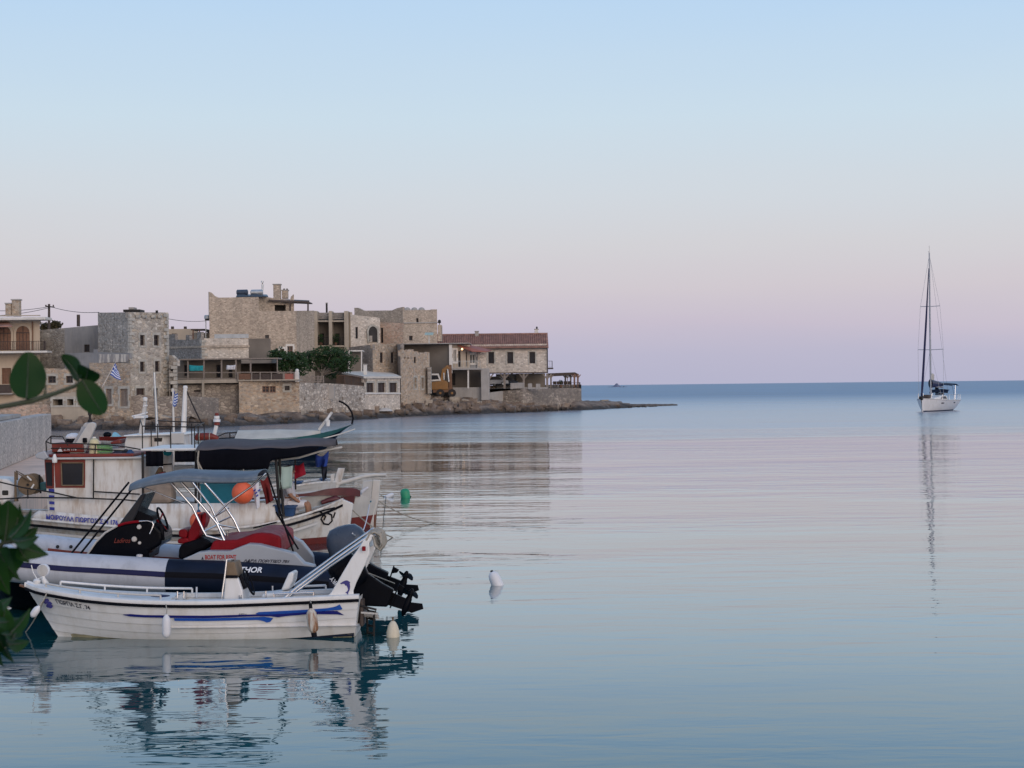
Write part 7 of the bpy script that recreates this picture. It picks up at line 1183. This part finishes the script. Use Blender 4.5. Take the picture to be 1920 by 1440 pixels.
# small moored skiff with outboard and blue tarpaulin beyond the wheelhouse roof
YS = 106; sk = thing('small_skiff', 'small white and red skiff with a black outboard far behind the wheelhouse', 'boat', (X(245, YS), YS, 0)); st = []
for px, B, zk_, zs_, p, r2 in ((190, .75, -.1, .5, .4, 0), (230, .85, -.15, .48, .4, 0), (280, .6, -.1, .6, .6, -.1), (305, .04, .1, .75, .8, -.4)): st.append((X(px, YS), YS, B, zk_, zs_, p, r2))
HS = Hull(st); mb = MB(); HS.skin(mb, 0, 1, nx=24, ntt=6); HS.end(mb, HS.x0); mb.build('hull', M['white_old'], sk, smooth=50); mb = MB(); HS.skin(mb, .55, 1.0, nx=24, ntt=1, o0=.015, o1=.015); mb.build('topside', M['red_paint'], sk); mb = MB(); HS.deck(mb, HS.x0, HS.x1, drop=.1); mb.build('deck', M['white_grey'], sk)
mb = MB(); c = P(201, 815, YS); mb.ball((c.x, c.y, c.z), .26, 14, 9, (1.1, .8, .75)); om = mb.build('outboard_motor', M['black_gloss'], sk, smooth=60); mb = MB(); mb.bar((c.x - .05, c.y, c.z - .1), (c.x - .1, c.y, -.3), .16); mb.build('motor_leg', M['motor_black'], om); mb = MB(); mb.grid(lambda u, v: Vector((X(212 + 14 * u, YS), YS - .5 + v, Z(220, 822, YS) + .42 * math.sin(math.pi * v) ** .5 * (.6 + .4 * math.sin(3 * u + 1)))), 10, 8); mb.build('tarpaulin', pm('light_blue_tarpaulin', (.2, .42, .52), .6, .2, 3), sk, smooth=60)
# ------------------------------------------------------------------ 7. sailing yacht
YY = 184.0; A_ = math.radians(31); sx, sy = math.sin(A_), math.cos(A_); bx0 = X(1727, YY); yt = thing('sailing_yacht', 'white sailing yacht at anchor with furled sails and navy bimini', 'yacht', (bx0, YY, 0))
st = []
for x, B, zk_, zs_, p, r2 in ((0, .04, -.2, 1.55, .8, .35), (1.2, .7, -.4, 1.48, .55, .1), (3, 1.4, -.5, 1.38, .42, 0), (6, 1.75, -.5, 1.28, .38, 0), (9, 1.7, -.4, 1.24, .38, 0), (11.3, 1.45, -.1, 1.24, .4, -.5)): st.append((x, 0, B, zk_, zs_, p, r2))
HY = Hull(st); tw = lambda v: Vector((bx0 + v[0] * sx + v[1] * sy, YY + v[0] * sy - v[1] * sx, v[2]))
def yb(mb, name, m_, par=None, **k): mb.v = [tuple(tw(Vector(v))) for v in mb.v]; return mb.build(name, m_, par or yt, **k)
mb = MB(); HY.skin(mb, 0, 1, nx=40, ntt=8); HY.end(mb, HY.x1); yb(mb, 'hull', M['white'], smooth=50); mb = MB(); HY.deck(mb, 0.05, 11.3, drop=.02, inset=.02, camber=.06); yb(mb, 'deck', M['white'], smooth=50); mb = MB()
for sd_ in (-1, 1): mb.grid(lambda u, v: HY.onz(.25 + 10.9 * u, -.02 + .14 * v, sd_, .008), 40, 1)
yb(mb, 'waterline_stripe', M['navy_trim']); mb = MB(); HY.sweep(mb, [(-.03, -.06), (.03, -.06), (.03, .02), (-.03, .02)]); yb(mb, 'toe_rail', M['white_grey'])
for sd_ in (-1, 1):
    for x in (3.4, 7.4): mb = MB(); mb.grid(lambda u, v: HY.onz(x + .75 * u, .88 + .13 * v, sd_, .012), 6, 1); yb(mb, 'porthole', M['glass_dark'])
mb = MB(); mb.prism([(2.4, -.8, 1.3), (3.0, -.8, 1.62), (6.6, -.8, 1.86), (7.6, -.8, 1.8), (8.3, -.8, 1.3)], (0, 1.6, 0)); co = yb(mb, 'coachroof', M['white'], bevel=.12); mb = MB(); [mb.prism([(5.0, s_ * .81, 1.45), (5.6, s_ * .81, 1.7), (7.0, s_ * .81, 1.72), (7.6, s_ * .81, 1.42)], (0, s_ * .02, 0)) for s_ in (-1, 1)]; yb(mb, 'window', M['glass_dark'], co)
zt3 = Z(1743.5, 474, YY + 3.6); mb = MB(); mb.tube([(3.8, 0, 1.4), (3.8, 0, zt3 * .6), (3.86, 0, zt3)], [.105, .1, .07], 10); yb(mb, 'mast', M['mould_grey'], smooth=50); mb = MB(); mb.tube([(3.86, 0, zt3), (3.86, 0, zt3 + .8)], .015, 5); mb.tube([(3.7, 0, zt3 + .05), (3.4, 0, zt3 + .1)], .02, 5); yb(mb, 'masthead_antenna', M['iron'])
mb = MB(); mb.tube([(.15, 0, 1.75), (.5, 0, 3.0), (2.2, 0, zt3 * .55), (3.55, 0, zt3 * .9)], [.09, .14, .12, .04], 8); yb(mb, 'furled_jib', M['navy_trim'], smooth=50); mb = MB(); mb.lathe((.15, 0, 1.35), [(.12, 0), (.16, .05), (.16, .2), (.1, .25)], 10); yb(mb, 'furler_drum', M['iron'])
ya = lambda px: (px - 1744) * YY / FPX
for py, hw in ((575, 1.15), (656, 1.5)): z = Z(1744, py, YY + 3.6); mb = MB(); mb.tube([(3.95, -hw, z + .05), (3.82, 0, z), (3.95, hw, z + .05)], .045, 6); yb(mb, 'spreader', M['mould_grey'], smooth=50)
z1, z2 = Z(1744, 656, YY + 3.6), Z(1744, 575, YY + 3.6)
for sd_ in (-1, 1): mb = MB(); mb.tube([(3.9, sd_ * 1.45, 1.35), (3.95, sd_ * 1.5, z1 + .05), (3.95, sd_ * 1.15, z2 + .05), (3.86, 0, zt3 - .3)], .016, 4); mb.tube([(3.9, sd_ * 1.3, 1.35), (3.82, 0, z1)], .014, 4); yb(mb, 'shroud', M['mould_grey'])
mb = MB(); mb.tube([(3.86, 0, zt3), (11.2, 0, 1.4)], .014, 4); yb(mb, 'backstay', M['mould_grey'])
mb = MB(); mb.tube([(3.9, 0, 2.95), (8.6, 0, 2.75)], .09, 8); bm2 = yb(mb, 'boom', M['mould_grey'], smooth=50); mb = MB(); mb.grid(lambda u, v: (lambda a: Vector((3.7 + 5.0 * u, .26 * math.cos(a) * (1 - .5 * u), 3.1 + .42 * math.sin(a) * (1.25 - .8 * u) + .15 * (1 - u))))(v * 6.2832), 16, 12); yb(mb, 'sail_cover', M['wood_dark'] if False else M['navy_trim'], bm2, smooth=60); mb = MB(); mb.prism([(3.75, -.1, 3.5), (4.9, -.12, 3.45), (5.0, -.1, 4.3), (4.2, -.05, 4.45), (3.9, -.05, 4.1)], (0, .22, 0)); yb(mb, 'sail_bundle', M['cream_cloth'], bm2, bevel=.08)
mb = MB(); mb.grid(lambda u, v: Vector((7.7 + 2.9 * u, -1.4 + 2.8 * v, 2.95 + .22 * math.sin(math.pi * u) + .12 * math.sin(math.pi * v))), 10, 8); yb(mb, 'bimini', M['navy'], solid=.03, smooth=60); mb = MB(); [mb.tube([(x, s_ * 1.38, 1.3), (x2, s_ * 1.38, 3.0)], .025, 5) for x, x2 in ((8.9, 7.8), (9.2, 10.5), (9.0, 9.2)) for s_ in (-1, 1)]; yb(mb, 'bimini_frame', M['steel']); mb = MB(); mb.grid(lambda u, v: Vector((6.9 + .9 * u, -1.1 + 2.2 * v, 1.85 + .62 * math.sin(math.pi * (.12 + .5 * u)) + .1 * math.sin(math.pi * v))), 6, 8); yb(mb, 'sprayhood', M['navy'], solid=.02, smooth=60); mb = MB(); mb.bar((9.4, -.9, 1.5), (9.4, -.9, 3.5), .35, .3); yb(mb, 'folded_screen', M['navy'])
mb = MB()
for sd_ in (-1, 1):
    pl = [HY.pt(x, 1, sd_, -.06) + Vector((0, 0, .62)) for x in (.3, 1.5, 3.5, 5.5, 7.5, 9.5, 11.1)]; mb.tube(pl, .014, 4); [mb.tube([q, q - Vector((0, 0, .62))], .016, 4) for q in pl]
mb.tube([(11.15, -1.3, 1.9), (11.2, 0, 1.9), (11.15, 1.3, 1.9)], .02, 5); yb(mb, 'guard_rail', M['steel']); mb = MB(); mb.bar((-.35, 0, 1.6), (.5, 0, 1.7), .35, .35); yb(mb, 'anchor', M['iron'], bevel=.06); mb = MB(); mb.box(10.6, 11.2, -1.2, -.5, 1.5, 2.1); mb.box(2.2, 3.2, -.5, .2, 1.55, 1.95); yb(mb, 'deck_gear', M['wood_dark'], bevel=.08)
# ------------------------------------------------------------------ buoys and ropes
def buoy(name, c, prof, m_, lab, ax=(0, 0, 1), cap=None, n=20):
    t_ = thing(name, lab, 'buoy', c); mb = MB(); mb.lathe(c, prof, n, ax); mb.build('body', m_, t_, smooth=50)
    if cap: mb = MB(); mb.lathe(Vector(c) + Vector(ax).normalized() * cap[0], cap[1], 12, ax); mb.build('cap', cap[2], t_, smooth=50)
    return t_
c = on_z(737, 1194); buoy('mooring_buoy', (c.x, c.y, -.03), [(.06, -.06), (.085, 0), (.095, .05), (.088, .11), (.07, .18), (.045, .23), (.02, .255)], M['float_cream'], 'cream cone shaped buoy floating beneath the dinghy propeller', cap=(.25, [(.02, 0), (.012, .02), (.016, .05), (.006, .06)], M['rust']))
c = on_z(933, 1097); buoy('mooring_buoy', (c.x + .02, c.y, -.05), [(.07, -.05), (.1, 0), (.105, .05), (.1, .2), (.085, .26), (.05, .3), (.03, .31)], M['float_white'], 'white bottle shaped buoy leaning alone in open water', ax=(-.38, 0, .92), cap=(.305, [(.03, 0), (.02, .03)], M['black']))
c = on_z(761, 933); buoy('mooring_buoy', (c.x, c.y, -.05), [(.09, -.1), (.14, -.02), (.15, .1), (.15, .24), (.115, .31), (.045, .335)], M['green_pl'], 'green barrel buoy floating beyond the boat sterns', ax=(-.12, 0, 1)); 
mb = MB(); q = on_z(767, 932); mb.lathe((q.x, q.y - .1, .02), [(.03, 0), (.05, .03), (.04, .07)], 10, (.8, 0, -.3)); solo('buoy_shackle', mb, M['black'], 'black shackle at the waterline of the green buoy', 'shackle')
c = on_z(722, 932); buoy('mooring_buoy', (c.x, c.y, -.02), [(.04, -.04), (.07, 0), (.07, .25), (.04, .3)], M['float_white'], 'small white float beside the tall rudder', ax=(.9, 0, .35), cap=(-.05, [(.045, -.02), (.06, .04)], M['black']))
def line(a, b, sag, lab, r=.012, m_='rope'): wire(a, b, sag, lab, r, 'mooring_rope', m_, 'rope', 'mooring ropes')
line(XM(654, 952, YM), on_z(737, 1008), .08, 'mooring rope from the white stern down past the rope coil', .016); line(XB(703, 936, YB), on_z(866, 977), .25, 'long mooring rope reaching out into open water', .015); line(XB(708, 925, YB), on_z(724, 931), .03, 'short rope from the rudder to the small white float', .012); line(P(88, 1112, 22.5), on_z(48, 1185), .05, 'thin rope from the dinghy bow into the water'); line(XB(690, 946, YB - .4), (X(658, 24.3), 24.3, Z(658, 1000, 24.3)), .3, 'white rope dropping from the red hull to the inflatable', .012, 'cloth_white')
line((X(688, 22.3), 22.3, Z(688, 1075, 22.3)), (X(736, 25.2), 25.2, Z(736, 1094, 25.2)), .0, 'tie rope stretched to the raised motor', .008)
# ------------------------------------------------------------------ leaves close to the camera
ML = foliage('glossy_green_leaf', (.006, .027, .004), (.02, .068, .01), .25); MT = pm('green_brown_twig', (.045, .055, .03), .7, .25, 30)
def leaf(par, a, tip, wid, curl=.15, twist=0.0, seed=0, tipx=.52, base=.92):
    "broad leaf from stalk end a to its tip: folded along the midrib, edge slightly wavy"
    a, tip = Vector(a), Vector(tip); d = tip - a; Ln = d.length; d.normalize(); view = (a - CAM).normalized(); s_ = d.cross(view).normalized(); nn = s_.cross(d).normalized(); s_ = (s_ * math.cos(twist) + nn * math.sin(twist)); nn = s_.cross(d).normalized(); mb = MB(); k = random.Random(seed)
    def fn(u, v):
        w_ = v * 2 - 1; hw = wid / 2 * (max(0, math.sin(math.pi * min(1, u ** base * .985 + .007))) ** tipx); return a + d * (Ln * u) + s_ * (w_ * hw) + nn * (abs(w_) * hw * .25 - curl * Ln * (u - .4) ** 2 + .03 * wid * math.sin(u * 9 + seed) * abs(w_))
    mb.grid(fn, 16, 8); o = mb.build('leaf', ML, par, smooth=70); mb = MB(); mb.tube([fn(u, .5) - nn * .0008 for u in (0, .25, .5, .75, .97)], [.0012, .001, .0008, .0006, .0003], 5); mb.build('midrib', MT, o); return o
YL = 2.5; lp_ = lambda px, py, dy=0.0: P(px, py, YL + dy)
br = thing('leafy_twig', 'blurred green twig with big round leaves near the camera, upper one', 'branch', lp_(0, 765)); mb = MB(); mb.tube([lp_(-60, 780), lp_(0, 763), lp_(60, 752), lp_(105, 737), lp_(140, 724), lp_(158, 712)], [.0045, .0042, .004, .0036, .003, .002], 8); mb.tube([lp_(50, 754), lp_(52, 746)], .0025, 6); mb.tube([lp_(82, 746), lp_(84, 738), lp_(86, 722)], [.003, .0025, .001], 6); mb.build('twig', MT, br, smooth=60)
leaf(br, lp_(50, 748, -.01), lp_(54, 663, .02), .056, .2, .1, 1); leaf(br, lp_(152, 712), lp_(122, 667, .03), .03, .3, .7, 2); leaf(br, lp_(160, 716, .01), lp_(168, 684, -.03), .038, .35, .25, 3); leaf(br, lp_(154, 714, -.01), lp_(193, 779, -.02), .043, .3, .2, 4)
br = thing('leafy_twig', 'blurred cluster of dark green leaves near the camera, lower one', 'branch', lp_(0, 1020)); mb = MB(); mb.tube([lp_(-70, 1090), lp_(-20, 1050), lp_(5, 1018), lp_(30, 1015)], [.006, .005, .004, .003], 8); mb.tube([lp_(-50, 1160), lp_(-5, 1190), lp_(15, 1215)], [.005, .004, .003], 8); mb.build('twig', MT, br, smooth=60)
for i, (a, b, w_, c_, tw_) in enumerate([((10, 1016), (18, 938), .07, .25, .3), ((24, 1015), (42, 946), .035, .2, 1.1), ((-10, 1010), (-4, 935), .05, .2, .2), ((28, 1020), (72, 990), .03, .2, .5), ((30, 1022), (87, 1042), .036, .45, .3), ((14, 1024), (8, 1092), .08, .3, .2), ((34, 1026), (52, 1054), .025, .3, .4), ((-30, 1010), (-8, 1060), .05, .3, .3),
     ((-5, 1140), (20, 1122), .02, .2, .2), ((0, 1185), (12, 1142), .04, .2, .4), ((20, 1190), (57, 1146), .026, .3, .5), ((-12, 1200), (-2, 1150), .04, .2, .2), ((12, 1210), (50, 1206), .03, .3, .5), ((6, 1212), (20, 1238), .014, .2, .4), ((-15, 1215), (2, 1246), .02, .2, .3), ((26, 1200), (34, 1172), .024, .3, .4), ((20, 1012), (60, 962), .03, .25, .7), ((-8, 1030), (24, 1078), .045, .3, .3), ((22, 1018), (66, 1012), .028, .3, .6), ((-20, 1040), (10, 1105), .05, .25, .2), ((-14, 1170), (30, 1165), .03, .3, .5), ((-10, 1180), (10, 1225), .03, .2, .3), ((4, 1195), (40, 1185), .024, .3, .6), ((-20, 1130), (8, 1168), .035, .2, .2)]):
    leaf(br, lp_(*a, -.004 * i), lp_(*b, .01 * (i % 3)), w_ * .86, c_ * (1 + .4 * (i % 2)), tw_, i + 10, .8 + .15 * (i % 3), .7)
